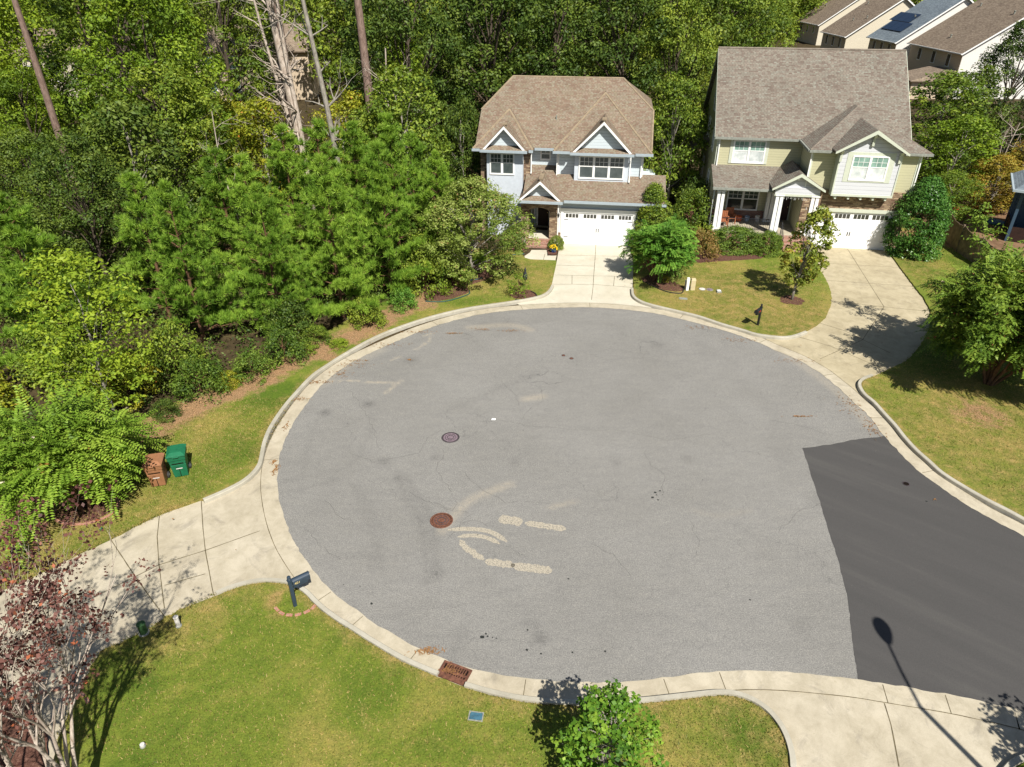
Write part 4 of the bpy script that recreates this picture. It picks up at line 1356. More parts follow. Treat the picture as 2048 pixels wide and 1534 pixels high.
# main block with gable ends
for_poly = [(3.1, -.05), (13.7, -.05), (13.7, 6.5), (8.4, 11.1), (3.1, 6.5)]
W.slab([(-7.7, v, z) for v, z in for_poly], 12.0, (1, 0, 0))
W.box(-2.12, 4.28, 0.0, 3.12, -.05, 6.34)
W.build('wall', M['side_green'], H2)
cb = MB()
for u, v, z0 in ((-7.7, 3.1, 4.3), (-2.12, 0, 3.5), (4.28, 0, 3.5)): cb.box(u - .07, u + .07, v - .025, v + .08, z0, 6.3)
cb.each('corner_board', M['trim_green'], H2)
r_ = MB()
r_.slab([(-8.0, 2.8, ZE2), (4.55, 2.8, ZE2), (4.55, VR2, ZR2), (-8.0, VR2, ZR2)], .15)
r_.slab([(4.55, 14.0, ZE2), (-8.0, 14.0, ZE2), (-8.0, VR2, ZR2), (4.55, VR2, ZR2)], .15)
main = r_.build('roof', M['roof_gray'], H2)
hp = MB()
hip(hp, -2.40, 4.80, -.32, 6.40, 1.1, 4.15, 5.02, 8.36, 2.82)
hp.each('hip_roof', M['roof_gray'], main)
cap = MB()
ridge(cap, (-8.0, VR2, ZR2), (4.55, VR2, ZR2), .14, -.03); ridge(cap, (-2.40, -.32, 6.4), (1.1, 4.15, 8.36), .1, -.035); ridge(cap, (4.80, -.32, 6.4), (1.1, 4.15, 8.36), .1, -.035)
cap.each('ridge_cap', M['ridge_gray'], main)
rb = MB()
for u in (-8.02, 4.53):
    for (v0, v1) in ((2.8, VR2), (14.0, VR2)):
        rb.slab([(u, v0, ZE2 - .02), (u, v1, ZR2 - .02), (u, v1, ZR2 - .2), (u, v0, ZE2 - .2)], .05, (1, 0, 0))
rb.each('rake_board', M['trim_green'], H2)
# porch roof and porch gable
MB().slab([(-7.95, .2, 3.68), (-2.1, .2, 3.68), (-2.1, 3.12, 4.48), (-7.95, 3.12, 4.48)], .12).build('porch_roof', M['roof_gray'], H2)
gable_roof(H2, -2.62, 1.66, 3.90, 4.92, -.42, 3.1, 'roof_gray', 'trim_green', 'side_white', skirt=False, wallback=.32, rake_w=.17)
pb = MB()
pb.box(-4.0, -1.2, -.16, -.02, 3.42, 3.94)
pb.build('porch_beam', M['side_white'], H2)
MB().box(-4.02, -1.18, -.19, -.17, 3.36, 3.50).build('beam_trim', M['trim_green'], H2)
pb = MB(); pb.box(-7.6, -3.95, .42, .56, 3.40, 3.62); pb.build('porch_beam', M['trim_green'], H2)
gable_roof(H2, 1.08, 2.16, 6.50, 7.84, -1.12, 3.0, 'roof_gray', 'trim_green', 'side_white', skirt=False, wallback=.45, rake_w=.18)
# white bay
MB().box(-.62, 2.98, -.68, .02, 3.78, 6.52).build('bay_wall', M['side_white'], H2)
bt = MB()
bt.box(-.68, 3.04, -.72, .01, 3.66, 3.80); bt.box(-.68, -.60, -.72, .0, 3.8, 6.5); bt.box(2.96, 3.04, -.72, .0, 3.8, 6.5)
bt.box(-.2, 2.62, -.70, -.67, 4.58, 4.72); bt.box(-.2, 2.62, -.70, -.67, 6.22, 6.42); bt.box(-.2, .12, -.70, -.67, 4.72, 6.22); bt.box(2.3, 2.62, -.70, -.67, 4.72, 6.22)
bt.build('bay_trim', M['trim_green'], H2)
window(H2, .12, 2.3, -.68, 4.78, 6.22, 2, ('glass_green', 'blind'))
window(H2, -6.66, -4.5, 3.1, 4.72, 6.16, 2, ('glass_green', 'blind'))
wt = MB(); wt.box(-6.86, -6.66, 3.06, 3.12, 4.6, 6.25); wt.box(-4.5, -4.3, 3.06, 3.12, 4.6, 6.25)
wt.each('window_trim', M['trim_green'], H2)
window(H2, -6.55, -4.37, 3.1, 1.45, 2.85, 2, ('glass', 'glass_dark'))
br = MB()
for u, z in ((1.08, 7.25), (-.62, 6.25), (2.86, 6.25)):
    br.slab([(u - .07, -1.08, z + .28), (u - .07, -.70, z + .28), (u - .07, -.70, z - .45), (u - .07, -.82, z - .42), (u - .07, -.86, z + .05)], .14, (1, 0, 0))
br.each('gable_bracket', M['trim_green'], H2)
br = MB()
for u in (-.35, .45, 1.2, 1.95, 2.7): br.box(u - .06, u + .06, -.62, -.1, 3.45, 3.66)
br.each('bay_bracket', M['trim_green'], H2)
s_ = MB(); s_.box(-2.16, 4.32, -.12, .05, 2.66, 3.86); s_.box(-2.16, -1.3, -.09, .05, 0, 2.66); s_.box(3.72, 4.32, -.09, .05, 0, 2.66)
s_.box(4.26, 4.36, -.1, 3.1, 0, 3.86)
s_.each('stone_facing', M['stone'], H2)
garage_door(H2, -1.2, 3.62, 2.45, -.02, [(-1.1, -.15), (.05, 1.03), (1.23, 2.2), (2.4, 3.4)], 'trim_green', 1.19)
tm = MB(); tm.box(-1.36, -1.2, -.14, .0, 0, 2.5); tm.box(3.62, 3.8, -.14, .0, 0, 2.5); tm.box(-1.4, 3.84, -.16, .0, 2.47, 2.70)
tm.build('garage_trim', M['trim_green'], H2)
# porch floor, columns, rail, door
pf = MB(); pf.box(-7.7, -1.25, .1, 3.1, .62, .76); pf.box(-4.0, -1.3, -.3, .1, .62, .757)
pf.build('porch_floor', M['drive_near'], H2)
pb = MB(); pb.box(-7.66, -1.3, .16, 3.0, -.05, .62); pb.box(-3.96, -1.34, -.24, .16, -.05, .62)
pb.build('porch_base', M['brick'], H2)
MB().box(-7.64, -3.0, 3.03, 3.12, .76, 1.34).build('brick_dado', M['brick'], H2)
def column(u, v, z0=.76, z1=3.42):
    c_ = MB()
    for s in (-1, 1):
        c_.frus(u + s * .135, v, z0 + .06, z1, .12, .19, .10, .17)
    c_.box(u - .30, u + .30, v - .24, v + .24, z0, z0 + .07)
    c_.box(u - .28, u + .28, v - .22, v + .22, z1 - .06, z1 + .02)
    c_.build('porch_column', M['white'], H2)
column(-7.35, .48); column(-3.66, .0); column(-1.42, .0)
column(-3.66, 2.7)
rl = MB()
rl.box(-7.05, -3.95, .30, .34, 1.58, 1.62); rl.box(-7.05, -3.95, .30, .34, .86, .89)
u = -7.0
while u < -3.95:
    rl.box(u - .009, u + .009, .31, .33, .88, 1.6); u += .115
rl.build('porch_rail', M['black'], H2)
for u in (-3.2, -1.5):
    hr = MB()
    hr.tube([(u, -.25, 1.65), (u, -.4, 1.62), (u, -1.35, .95), (u, -1.45, .9)], .022, 6)
    hr.tube([(u, -.25, .76), (u, -.25, 1.66)], .02, 6); hr.tube([(u, -1.4, .0), (u, -1.4, .93)], .02, 6)
    for k in range(7): hr.tube([(u, -.4 - .15 * k, .66 - .1 * k), (u, -.4 - .15 * k, 1.6 - .105 * k)], .009, 5)
    hr.build('stair_rail', M['black'], H2)
sp = MB()
for k in range(5): sp.box(-3.1, -1.6, -1.7 + .28 * k, -.29, -.02 if k == 0 else .15 * k, .15 * (k + 1) + .003 * k)
sp.build('brick_steps', M['brick'], H2)
fd = MB().box(-2.95, -2.22, 3.04, 3.11, .78, 2.75).build('front_door', M['door_maroon'], H2)
MB().cyl(-2.32, 3.0, 1.7, 1.76, .03).build('handle', M['gold'], fd)
sl_ = MB(); sl_.box(-2.2, -2.12, 3.02, 3.1, .76, 2.85); sl_.box(-3.05, -2.97, 3.02, 3.1, .76, 2.85); sl_.each('door_frame', M['trim_green'], fd)
gt = MB()
for a, b_, v, z in [(-8.0, -2.42, 2.8, ZE2), (-2.46, -1.1, -.32, 6.4), (3.25, 4.86, -.32, 6.4), (-7.98, -4.1, .2, 3.68)]:
    gt.box(a, b_, v - .13, v - .004, z - .16, z - .02)
gt.box(-2.52, -2.41, -.3, 2.75, 6.24, 6.38)
gt.each('gutter', M['util_gray'], H2)
sf = MB(); sf.box(-2.38, 4.78, -.30, 3.0, 6.22, 6.26); sf.build('soffit', M['trim_green'], H2)
ds = MB()
for u, v, z0, z1 in [(-7.62, 3.0, 4.4, 6.25), (-2.2, -.06, 3.9, 6.2), (-7.78, .7, .1, 3.5), (4.36, -.05, 3.3, 6.2)]:
    ds.box(u - .035, u + .035, v - .05, v + .02, z0, z1)
ds.each('downspout', M['white'], H2)
# windows in the left gable end (facing -u)
for (v0, v1, z0, z1) in [(7.6, 8.6, 7.3, 8.9), (5.6, 6.3, 4.9, 6.3), (9.6, 10.4, 4.9, 6.3), (5.6, 6.3, 1.8, 3.3), (10.4, 11.2, 1.8, 3.3)]:
    f_ = MB()
    f_.box(-7.76, -7.69, v0 - .1, v0, z0 - .1, z1 + .1); f_.box(-7.76, -7.69, v1, v1 + .1, z0 - .1, z1 + .1); f_.box(-7.76, -7.69, v0, v1, z1, z1 + .1); f_.box(-7.76, -7.69, v0, v1, z0 - .1, z0)
    f_.box(-7.74, -7.69, v0, v1, (z0 + z1) / 2 - .03, (z0 + z1) / 2 + .03)
    fo = f_.build('window', M['white'], H2)
    MB().box(-7.73, -7.69, v0, v1, z0, z1).build('pane', M['glass'], fo)
# rear porch seen past the left end
MB().slab([(-9.3, 8.5, 3.9), (-7.7, 8.5, 5.0), (-7.7, 12.5, 5.0), (-9.3, 12.5, 3.9)], .12).build('side_porch_roof', M['roof_gray'], H2)
sp_ = MB(); sp_.box(-9.1, -8.95, 8.7, 8.85, 0, 3.9); sp_.box(-9.1, -8.95, 12.1, 12.25, 0, 3.9); sp_.box(-9.08, -7.7, 8.72, 8.8, 0, 1.0)
sp_.each('side_porch_post', M['door_brown'], H2)
# twin spotlight and trim lights
MB().lathe([(.0, 4.62), (.07, 4.6), (.09, 4.5), (.07, 4.42), (0, 4.4)], -2.72, -.18, 10).build('gable_light', M['white'], H2)
rr = random.Random(3)
lg = MB()
x = -3.45
while x < -1.6:
    lg.tube([(x, -.1, 3.36), (x + rr.uniform(-.03, .03), -.12, 3.36 - rr.uniform(.08, .28))], .012, 4); x += .09
lg.tube([(-1.85, -.1, 3.3), (-1.86, -.1, 2.9), (-1.84, -.1, 2.5)], .02, 4)
lg.build('string_lights', M['white'], H2)

# ---------------------------------------------------------- houses beyond
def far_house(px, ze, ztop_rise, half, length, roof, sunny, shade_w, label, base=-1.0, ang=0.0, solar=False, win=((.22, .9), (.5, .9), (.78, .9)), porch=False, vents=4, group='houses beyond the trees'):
    """front-left corner is given; gable faces the camera, long eave runs away from it"""
    c = gp(px[0], px[1], ze)
    k_ = 1.4; half *= k_; ztop_rise *= k_
    o = empty('house', (c.x, c.y, base), R(ang), label, 'house', group)
    ze -= base
    za = ze + ztop_rise
    W_ = 2 * half
    w_ = MB().slab([(0, 0, -.5), (W_, 0, -.5), (W_, 0, ze), (half, 0, za - .05), (0, 0, ze)], length, (0, 1, 0))
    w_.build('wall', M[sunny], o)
    w2 = MB().box(-.03, .05, .02, length - .02, -.5, ze - .02)  # thin overlay: darker siding paints the shade on the side facing away from the sun
    w2.build('shade_side_wall', M[shade_w], o)
    ov = .45
    k = ztop_rise / half
    rf = MB()
    rf.slab([(-ov, -ov, ze - ov * k + .12), (half, -ov, za + .12), (half, length + ov, za + .12), (-ov, length + ov, ze - ov * k + .12)], .14)
    rf.slab([(half, -ov, za + .12), (W_ + ov, -ov, ze - ov * k + .12), (W_ + ov, length + ov, ze - ov * k + .12), (half, length + ov, za + .12)], .14)
    ro = rf.build('roof', M[roof], o)
    tr = MB()
    for s in (0, 1):
        x0 = -ov if s == 0 else W_ + ov
        tr.slab([(x0, -ov - .03, ze - ov * k + .10), (half, -ov - .03, za + .10), (half, -ov - .03, za - .12), (x0, -ov - .03, ze - ov * k - .10)], .05, (0, 1, 0))
    tr.box(-ov - .12, -ov, -ov, length + ov, ze - ov * k - .02, ze - ov * k + .12)
    tr.build('roof_trim', M['white'], o)
    for f, hh in win:
        y = length * f
        fr = MB()
        fr.box(-.09, -.02, y - .5, y + .5, ze - 2.2, ze - .5)
        fo = fr.build('window', M['white'], o)
        MB().box(-.11, -.05, y - .40, y + .40, ze - 2.1, ze - .6).build('pane', M['glass_dark'], fo)
    if vents:
        rv = random.Random(len(label))
        for i in range(vents):
            v_ = MB()
            x = rv.uniform(1.0, half - 1.2); y = length * (i + .5) / vents
            zz = ze + x * k + .12
            v_.lathe([(0.10, zz - .15), (.10, zz + .30), (.16, zz + .32), (.16, zz + .40), (0, zz + .42)], x, y, 8)
            v_.build('roof_vent', M['util_gray'], ro)
    if solar:
        for i in range(3):
            for j in range(2):
                x0 = 1.3 + j * 1.75; x1 = x0 + 1.65
                y0 = length * .25 + i * 2.3 + j * 1.6; y1 = y0 + 2.2
                MB().slab([(x0, y0, ze + x0 * k + .28), (x1, y0, ze + x1 * k + .28), (x1, y1, ze + x1 * k + .28), (x0, y1, ze + x0 * k + .28)], .05).build('solar_panel', M['solar'], ro)
    if porch:
        p_ = MB()
        p_.slab([(-6.5, -.5, 3.4), (-6.5, 6.0, 3.4), (-1.5, 5.2, 4.6), (-1.5, .3, 4.6)], .15)
        p_.slab([(-6.5, -.5, 3.4), (-1.5, .3, 4.6), (-.0, .3, 4.6), (0.0, -.5, 3.4)], .15)
        p_.slab([(-1.5, .3, 4.6), (-1.5, 5.2, 4.6), (0, 5.2, 4.6), (0, .3, 4.6)], .1)
        p_.build('porch_roof', M[roof], o)
        MB().box(-6.0, 0, 0, 5.6, -.5, 3.4).build('porch_wall', M[shade_w], o)  # same siding colour, darkened for shade
    return o


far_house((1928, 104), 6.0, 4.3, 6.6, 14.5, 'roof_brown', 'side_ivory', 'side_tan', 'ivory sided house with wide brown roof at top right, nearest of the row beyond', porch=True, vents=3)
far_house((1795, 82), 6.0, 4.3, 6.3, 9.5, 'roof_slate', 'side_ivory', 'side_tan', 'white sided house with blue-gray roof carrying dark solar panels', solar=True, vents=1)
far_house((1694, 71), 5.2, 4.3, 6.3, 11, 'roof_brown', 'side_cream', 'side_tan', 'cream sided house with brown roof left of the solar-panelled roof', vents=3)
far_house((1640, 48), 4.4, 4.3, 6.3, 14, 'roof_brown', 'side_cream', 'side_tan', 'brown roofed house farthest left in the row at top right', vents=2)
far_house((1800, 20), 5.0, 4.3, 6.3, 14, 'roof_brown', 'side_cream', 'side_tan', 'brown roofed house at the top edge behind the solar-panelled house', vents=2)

tan1 = empty('house', (-44, 104, 0), R(6), 'tan house glimpsed between dark trunks left of the dead trees', 'house', 'houses beyond the trees')
MB().box(0, 16, 0, 9, -.3, 6.3).build('wall', M['side_tan'], tan1)
MB().slab([(-.5, -.5, 6.2), (16.5, -.5, 6.2), (16.5, 4.5, 9.2), (-.5, 4.5, 9.2)], .15).slab([(-.5, 9.5, 6.2), (-.5, 4.5, 9.2), (16.5, 4.5, 9.2), (16.5, 9.5, 6.2)], .15).build('roof', M['roof_brown'], tan1)
for u in (2, 5.2, 8.6, 12):
    for z in (1.0, 4.0):
        wo = MB().box(u, u + 1.2, -.08, .02, z, z + 1.7).build('window', M['white'], tan1)
        MB().box(u + .12, u + 1.08, -.11, -.02, z + .12, z + 1.58).build('pane', M['glass_green'], wo)
tan2 = empty('house', (-74, 108, 0), R(-10), 'sunlit tan house glimpsed through leaves at far upper left', 'house', 'houses beyond the trees')
MB().box(0, 17, 0, 9, -.3, 5.6).build('wall', M['side_cream'], tan2)
MB().slab([(-.5, -.5, 5.5), (17.5, -.5, 5.5), (17.5, 4.5, 8.5), (-.5, 4.5, 8.5)], .15).slab([(-.5, 9.5, 5.5), (-.5, 4.5, 8.5), (17.5, 4.5, 8.5), (17.5, 9.5, 5.5)], .15).build('roof', M['roof_brown'], tan2)
for u in (2, 6, 10, 13.5):
    wo = MB().box(u, u + 1.3, -.08, .02, 2.2, 4.2).build('window', M['white'], tan2)
    MB().box(u + .12, u + 1.18, -.11, -.02, 2.35, 4.05).build('pane', M['glass_dark'], wo)

# screened porch of the neighbour on the right
SPo = empty('screened_porch', (34.0, 46.4, 0), R(-30), 'blue posted screened porch with slate roof at the right edge', 'porch')
p_ = MB()
for u, v in ((0, 0), (0, 3.6), (2.2, 0), (4.4, 0), (6.6, 0)): p_.box(u - .09, u + .09, v - .09, v + .09, 0, 3.5)
p_.box(-.1, 6.7, -.1, .1, 3.5, 3.75); p_.box(-.1, .1, -.1, 3.7, 3.5, 3.75)
p_.each('post', M['blue_post'], SPo)
MB().slab([(-.6, -.6, 3.7), (7.2, -.6, 3.7), (7.2, 2.4, 4.9), (1.6, 2.4, 4.9)], .15).slab([(-.6, -.6, 3.7), (1.6, 2.4, 4.9), (1.6, 4.2, 4.9), (-.6, 4.2, 3.7)], .15).build('roof', M['roof_slate'], SPo)
MB().box(-.7, 7.2, -.72, -.58, 3.55, 3.70).box(-.72, -.58, -.6, 4.2, 3.55, 3.70).each('gutter', M['fascia_blue'], SPo)
MB().box(-.05, 6.6, -.04, .0, 0, 1.1).box(-.04, .0, 0, 3.6, 0, 1.1).build('shade_dark_panel', M['door_brown'], SPo)  # dark brown colour stands in for the shaded porch interior
MB().box(0, 6.6, 3.6, 3.75, 0, 3.7).box(6.6, 6.75, 0, 3.75, 0, 3.7).build('shade_dark_wall', M['blue_post'], SPo)  # dark colour here also paints the interior shade
MB().box(.1, 6.5, .1, 3.5, 0, .12).build('deck', M['drive_near'], SPo)

# neighbour's house whose roof shades the driveway at lower left
NH = empty('house', (-27.2, -4.5, 0), R(4), 'brown roofed neighbour house just beyond the lower left of the driveway', 'house')
MB().box(0, 13.2, 0, 12.2, -.05, 5.6).build('wall', M['side_cream'], NH)
MB().slab([(-.5, -.5, 5.5), (13.7, -.5, 5.5), (13.7, 6.1, 8.9), (-.5, 6.1, 8.9)], .15).slab([(-.5, 12.7, 5.5), (-.5, 6.1, 8.9), (13.7, 6.1, 8.9), (13.7, 12.7, 5.5)], .15).build('roof', M['roof_brown'], NH)
garage_door(NH, 7, 12, 2.3, 0, [(7.1, 8.1), (8.3, 9.3), (9.6, 10.6), (10.9, 11.9)], 'white', 9.5)
#PART3

# ================================================================== PLANTS
def leaf_quads(pos, nrm, size, asp, rng, droop=0.0, tdir=None):
    """rhombic leaves: base, side, tip, side"""
    n = len(pos)
    if tdir is None:
        t = rng.normal(size=(n, 3))
    else:
        t = tdir + rng.normal(size=(n, 3)) * .15
    t -= nrm * (t * nrm).sum(1)[:, None]
    t /= np.linalg.norm(t, axis=1)[:, None] + 1e-9
    b = np.cross(nrm, t)
    s = size[:, None]
    V = np.empty((n, 4, 3))
    V[:, 0] = pos - t * s * .5
    V[:, 1] = pos + b * s * asp * .5 + nrm * s * .08
    V[:, 2] = pos + t * s * .5 - np.array([0, 0, droop]) * s
    V[:, 3] = pos - b * s * asp * .5 + nrm * s * .08
    return V


def unit(v): return v / (np.linalg.norm(v, axis=-1, keepdims=True) + 1e-9)


def puff(centers, rad, per, size, asp, rng, up=.25, flat=.75, jit=.5):
    """leaf clumps: leaves lie on the outside of small domes"""
    n = len(centers)
    C_ = np.repeat(centers, per, 0)
    Rr = np.repeat(rad, per)
    d = unit(rng.normal(size=(n * per, 3)) + np.array([0, 0, .35]))
    rr = Rr * rng.uniform(.35, 1.0, n * per) ** .6
    pos = C_ + d * rr[:, None] * np.array([1, 1, flat])
    nrm = unit(d + np.array([0, 0, up]) + rng.normal(size=d.shape) * jit)
    sz = size * rng.uniform(.6, 1.25, len(pos))
    V = leaf_quads(pos, nrm, sz, asp, rng, .1)
    cl = np.repeat(rng.random(n), per)
    rnd = np.clip(cl * .6 + rng.random(len(pos)) * .4, 0, 1)
    rnd = np.where(rng.random(len(pos)) < .15, rng.random(len(pos)), rnd)
    return V, rnd


def crown_points(n, h0, h1, r, rng, shape='oval', inner=.45):
    """points spread through an uneven crown volume"""
    out = []
    lob = [(rng.uniform(0, 2 * PI), rng.uniform(.15, .9), rng.uniform(.75, 1.2)) for _ in range(9)]
    while len(out) < n:
        t = rng.random()
        if shape == 'oval': pr = math.sin(PI * min(1, (t * .86 + .12))) ** .6
        elif shape == 'cone': pr = (1 - t) ** .75 * .95 + .05
        elif shape == 'dome': pr = math.sqrt(max(0, 1 - (t * .98) ** 2.2))
        elif shape == 'tear': pr = math.sin(PI * min(1, t * .72 + .28)) ** .75
        elif shape == 'vase': pr = .35 + .65 * math.sin(PI * min(1, t * .7 + .18)) ** 1.1
        else: pr = 1
        a = rng.uniform(0, 2 * PI)
        k = 1.0
        for la, lt, ls in lob:
            da = abs((a - la + PI) % (2 * PI) - PI)
            w_ = math.exp(-(da / .6) ** 2 - ((t - lt) / .22) ** 2)
            k += (ls - 1) * w_
        rr = r * pr * k * (inner + (1 - inner) * math.sqrt(rng.random()))
        out.append((rr * math.cos(a), rr * math.sin(a), h0 + (h1 - h0) * t))
    return np.array(out)


def limbs_mesh(name, trunk, trad, targets, rng, lr=.05, frac=.4, n=6, mat=None):
    mb_ = MB()
    mb_.tube(trunk, trad, 8)
    T = np.array(trunk)
    for p in targets:
        z = p[2]
        zz = T[0, 2] + (z - T[0, 2]) * rng.uniform(.45, .8)
        zz = min(max(zz, T[0, 2] + .15 * (T[-1, 2] - T[0, 2])), T[-1, 2])
        i = np.searchsorted(T[:, 2], zz); i = min(max(i, 1), len(T) - 1)
        f = (zz - T[i - 1, 2]) / max(T[i, 2] - T[i - 1, 2], 1e-6)
        s_ = T[i - 1] + (T[i] - T[i - 1]) * f
        mid = s_ + (p - s_) * .5 + np.array([0, 0, .06 * np.linalg.norm(p - s_)]) + rng.normal(size=3) * .04 * np.linalg.norm(p - s_)
        r0 = lr * (1.1 - .5 * f)
        mb_.tube([s_, mid, p], [r0, r0 * .6, r0 * .22], 5, False)
    me = mb_.mesh(name)
    for q in me.polygons: q.use_smooth = True
    if mat: me.materials.append(mat)
    return me


PROTO = {}


def make_proto(key, h, r, base, nclump, per, crad, lsize, shape, seed, bark, leafmat, tr=.2, asp=.55, lr=.06, nlimb=16, inner=.45, wob=.3, up=.25, sparse_top=None):
    rng = np.random.default_rng(seed)
    top = h * .86
    trunk = [(0, 0, -.1)]
    x = y = 0
    for k in range(1, 8):
        x += rng.normal() * wob * .25; y += rng.normal() * wob * .25
        trunk.append((x, y, top * k / 7))
    trunk = np.array(trunk)
    P = crown_points(nclump, base, h, r, rng, shape, inner)
    zt = np.clip(P[:, 2] / top, 0, 1)
    P[:, 0] += np.interp(P[:, 2], trunk[:, 2], trunk[:, 0]); P[:, 1] += np.interp(P[:, 2], trunk[:, 2], trunk[:, 1])
    V, rnd = puff(P, crad * rng.uniform(.45, 1.4, nclump), per, lsize, asp, rng, up=up)
    cm = np_mesh('crown', V.reshape(-1, 3), len(V), 4, rnd, leafmat)
    sel = P[rng.choice(len(P), min(nlimb, len(P)), replace=False)]
    rad = [tr * (1.15 if k == 0 else (1 - .85 * k / 7)) for k in range(8)]
    tm_ = limbs_mesh('trunk', trunk, rad, sel, rng, lr, mat=bark)
    PROTO[key] = (tm_, cm)


def needle_tufts(P, D, nper, ln, wd, rng):
    """pine brushes: thin needles fanned round each twig end"""
    n = len(P)
    C_ = np.repeat(P, nper, 0); A = np.repeat(D, nper, 0)
    d = unit(A * .9 + rng.normal(size=(n * nper, 3)) * .62 + np.array([0, 0, .12]))
    L = ln * rng.uniform(.7, 1.15, n * nper)
    side = unit(np.cross(d, rng.normal(size=d.shape)))
    V = np.empty((n * nper, 3, 3))
    V[:, 0] = C_ - side * wd * .5; V[:, 1] = C_ + side * wd * .5; V[:, 2] = C_ + d * L[:, None]
    rnd = np.clip(np.repeat(rng.random(n), nper) * .75 + rng.random(n * nper) * .25, 0, 1)
    return V, rnd


def make_pine(key, h, r, seed, ntuft=900, nper=34, ln=.33, wd=.042, base=.05):
    rng = np.random.default_rng(seed)
    mb_ = MB()
    tr = .09 + h * .006
    mb_.tube([(0, 0, -.1), (.03, .02, h * .3), (-.03, .04, h * .65), (0, 0, h * .97)], [tr, tr * .75, tr * .4, .015], 7)
    P, D = [], []
    nw = int(h * 1.75)
    for wv in range(nw):
        t = (wv + .5) / nw
        z = h * (base + (1 - base) * t)
        R_ = r * (1 - t) ** .85 * (.8 + .4 * rng.random()) * 1.12 + .16
        for b_ in range(rng.integers(5, 8)):
            a = rng.uniform(0, 2 * PI)
            Lb = R_ * rng.uniform(.7, 1.12)
            rise = (.22 + .60 * t) * Lb
            e = np.array([math.cos(a) * Lb, math.sin(a) * Lb, z + rise])
            s_ = np.array([0, 0, z])
            mb_.tube([s_, s_ + (e - s_) * .55 + np.array([0, 0, -.04 * Lb]), e], [.028 * (1.1 - t) + .008, .016, .006], 4, False)
            k = max(4, int(Lb * 9))
            for j in range(k):
                f = .30 + .70 * ((j + rng.random()) / k) ** .8
                q = s_ + (e - s_) * f + rng.normal(size=3) * np.array([.20, .20, .07]) * (.5 + .5 * f) * min(1, Lb)
                dr = unit((e - s_) / np.linalg.norm(e - s_) * .75 + np.array([0, 0, .75]) + rng.normal(size=3) * .28)
                P.append(q); D.append(dr)
    P.append(np.array([0, 0, h])); D.append(np.array([0, 0, 1.]))
    P = np.array(P); D = np.array(D)
    V, rnd = needle_tufts(P, D, nper, ln, wd, rng)
    cm = np_mesh('needles', V.reshape(-1, 3), len(V), 3, rnd, M['lf_pine'])
    tm_ = mb_.mesh('trunk'); tm_.materials.append(M['bark_brown'])
    PROTO[key] = (tm_, cm)


def branch_net(rng, start, dirv, length, r0, depth, out, tips, spread=.55, gravity=.0, nseg=3, kids=(2, 4)):
    """recursive bare branching"""
    p = np.array(start, float); d = unit(np.array(dirv, float))
    pts = [p.copy()]; rr = [r0]
    for k in range(nseg):
        d = unit(d + rng.normal(size=3) * .16 + np.array([0, 0, gravity]))
        p = p + d * length / nseg
        pts.append(p.copy()); rr.append(r0 * (1 - .65 * (k + 1) / nseg))
    out.append((pts, rr))
    if depth == 0:
        tips.append((pts[-1], d)); tips.append((pts[-2], d))
        return
    for _ in range(rng.integers(*kids) + 0):
        f = rng.uniform(.35, 1.0)
        i = min(nseg, max(1, int(round(f * nseg))))
        s_ = pts[i]
        nd = unit(d + rng.normal(size=3) * spread)
        branch_net(rng, s_, nd, length * rng.uniform(.5, .75), rr[i] * .8, depth - 1, out, tips, spread, gravity, nseg, kids)
    tips.append((pts[-1], d))


def net_mesh(name, net, mat, n=5):
    mb_ = MB()
    for pts, rr in net:
        mb_.tube(pts, rr, 7 if rr[0] > .05 else 4, False)
    me = mb_.mesh(name)
    for q in me.polygons: q.use_smooth = True
    me.materials.append(mat)
    return me


def fronds(tips_list, nleaf, flen, lsize, rng, asp=.45, arch=.5):
    """crape-myrtle sprays: paired leaves along arching shoots"""
    pos, nr, td = [], [], []
    rn_ = []
    for (p, d) in tips_list:
        c = rng.random()
        L = flen * rng.uniform(.6, 1.2)
        up_ = np.array([0, 0, 1.0])
        q = np.array(p, float); dd = unit(np.array(d, float) + rng.normal(size=3) * .25)
        for k in range(nleaf):
            dd = unit(dd - up_ * arch * .14)
            q = q + dd * L / nleaf
            side = unit(np.cross(dd, up_) + 1e-6)
            for s in (-1, 1):
                t = unit(side * s + dd * .35)
                pos.append(q + t * lsize * .5); td.append(t)
                nr.append(unit(np.cross(dd, side) * -1 + up_ * .8 + rng.normal(size=3) * .25))
                rn_.append(min(1, max(0, c * .6 + rng.random() * .4)))
    pos = np.array(pos); nr = unit(np.array(nr)); td = np.array(td)
    sz = lsize * rng.uniform(.7, 1.2, len(pos))
    return leaf_quads(pos, nr, sz, asp, rng, .05, td), np.array(rn_)


def plant(name, key, loc, label, cat, group=None, h=1.0, rx=1.0, rz=0.0, leafmat=None, barkmat=None, tilt=None, parts=('trunk', 'crown')):
    root = empty(name, loc, rz, label, cat, group, scale=(rx, rx, h), tilt=tilt)
    tm_, cm = PROTO[key]
    if tm_ is not None: link(parts[0], tm_, root, M[barkmat] if barkmat else None)
    if cm is not None: link(parts[1], cm, root, M[leafmat] if leafmat else None)
    return root


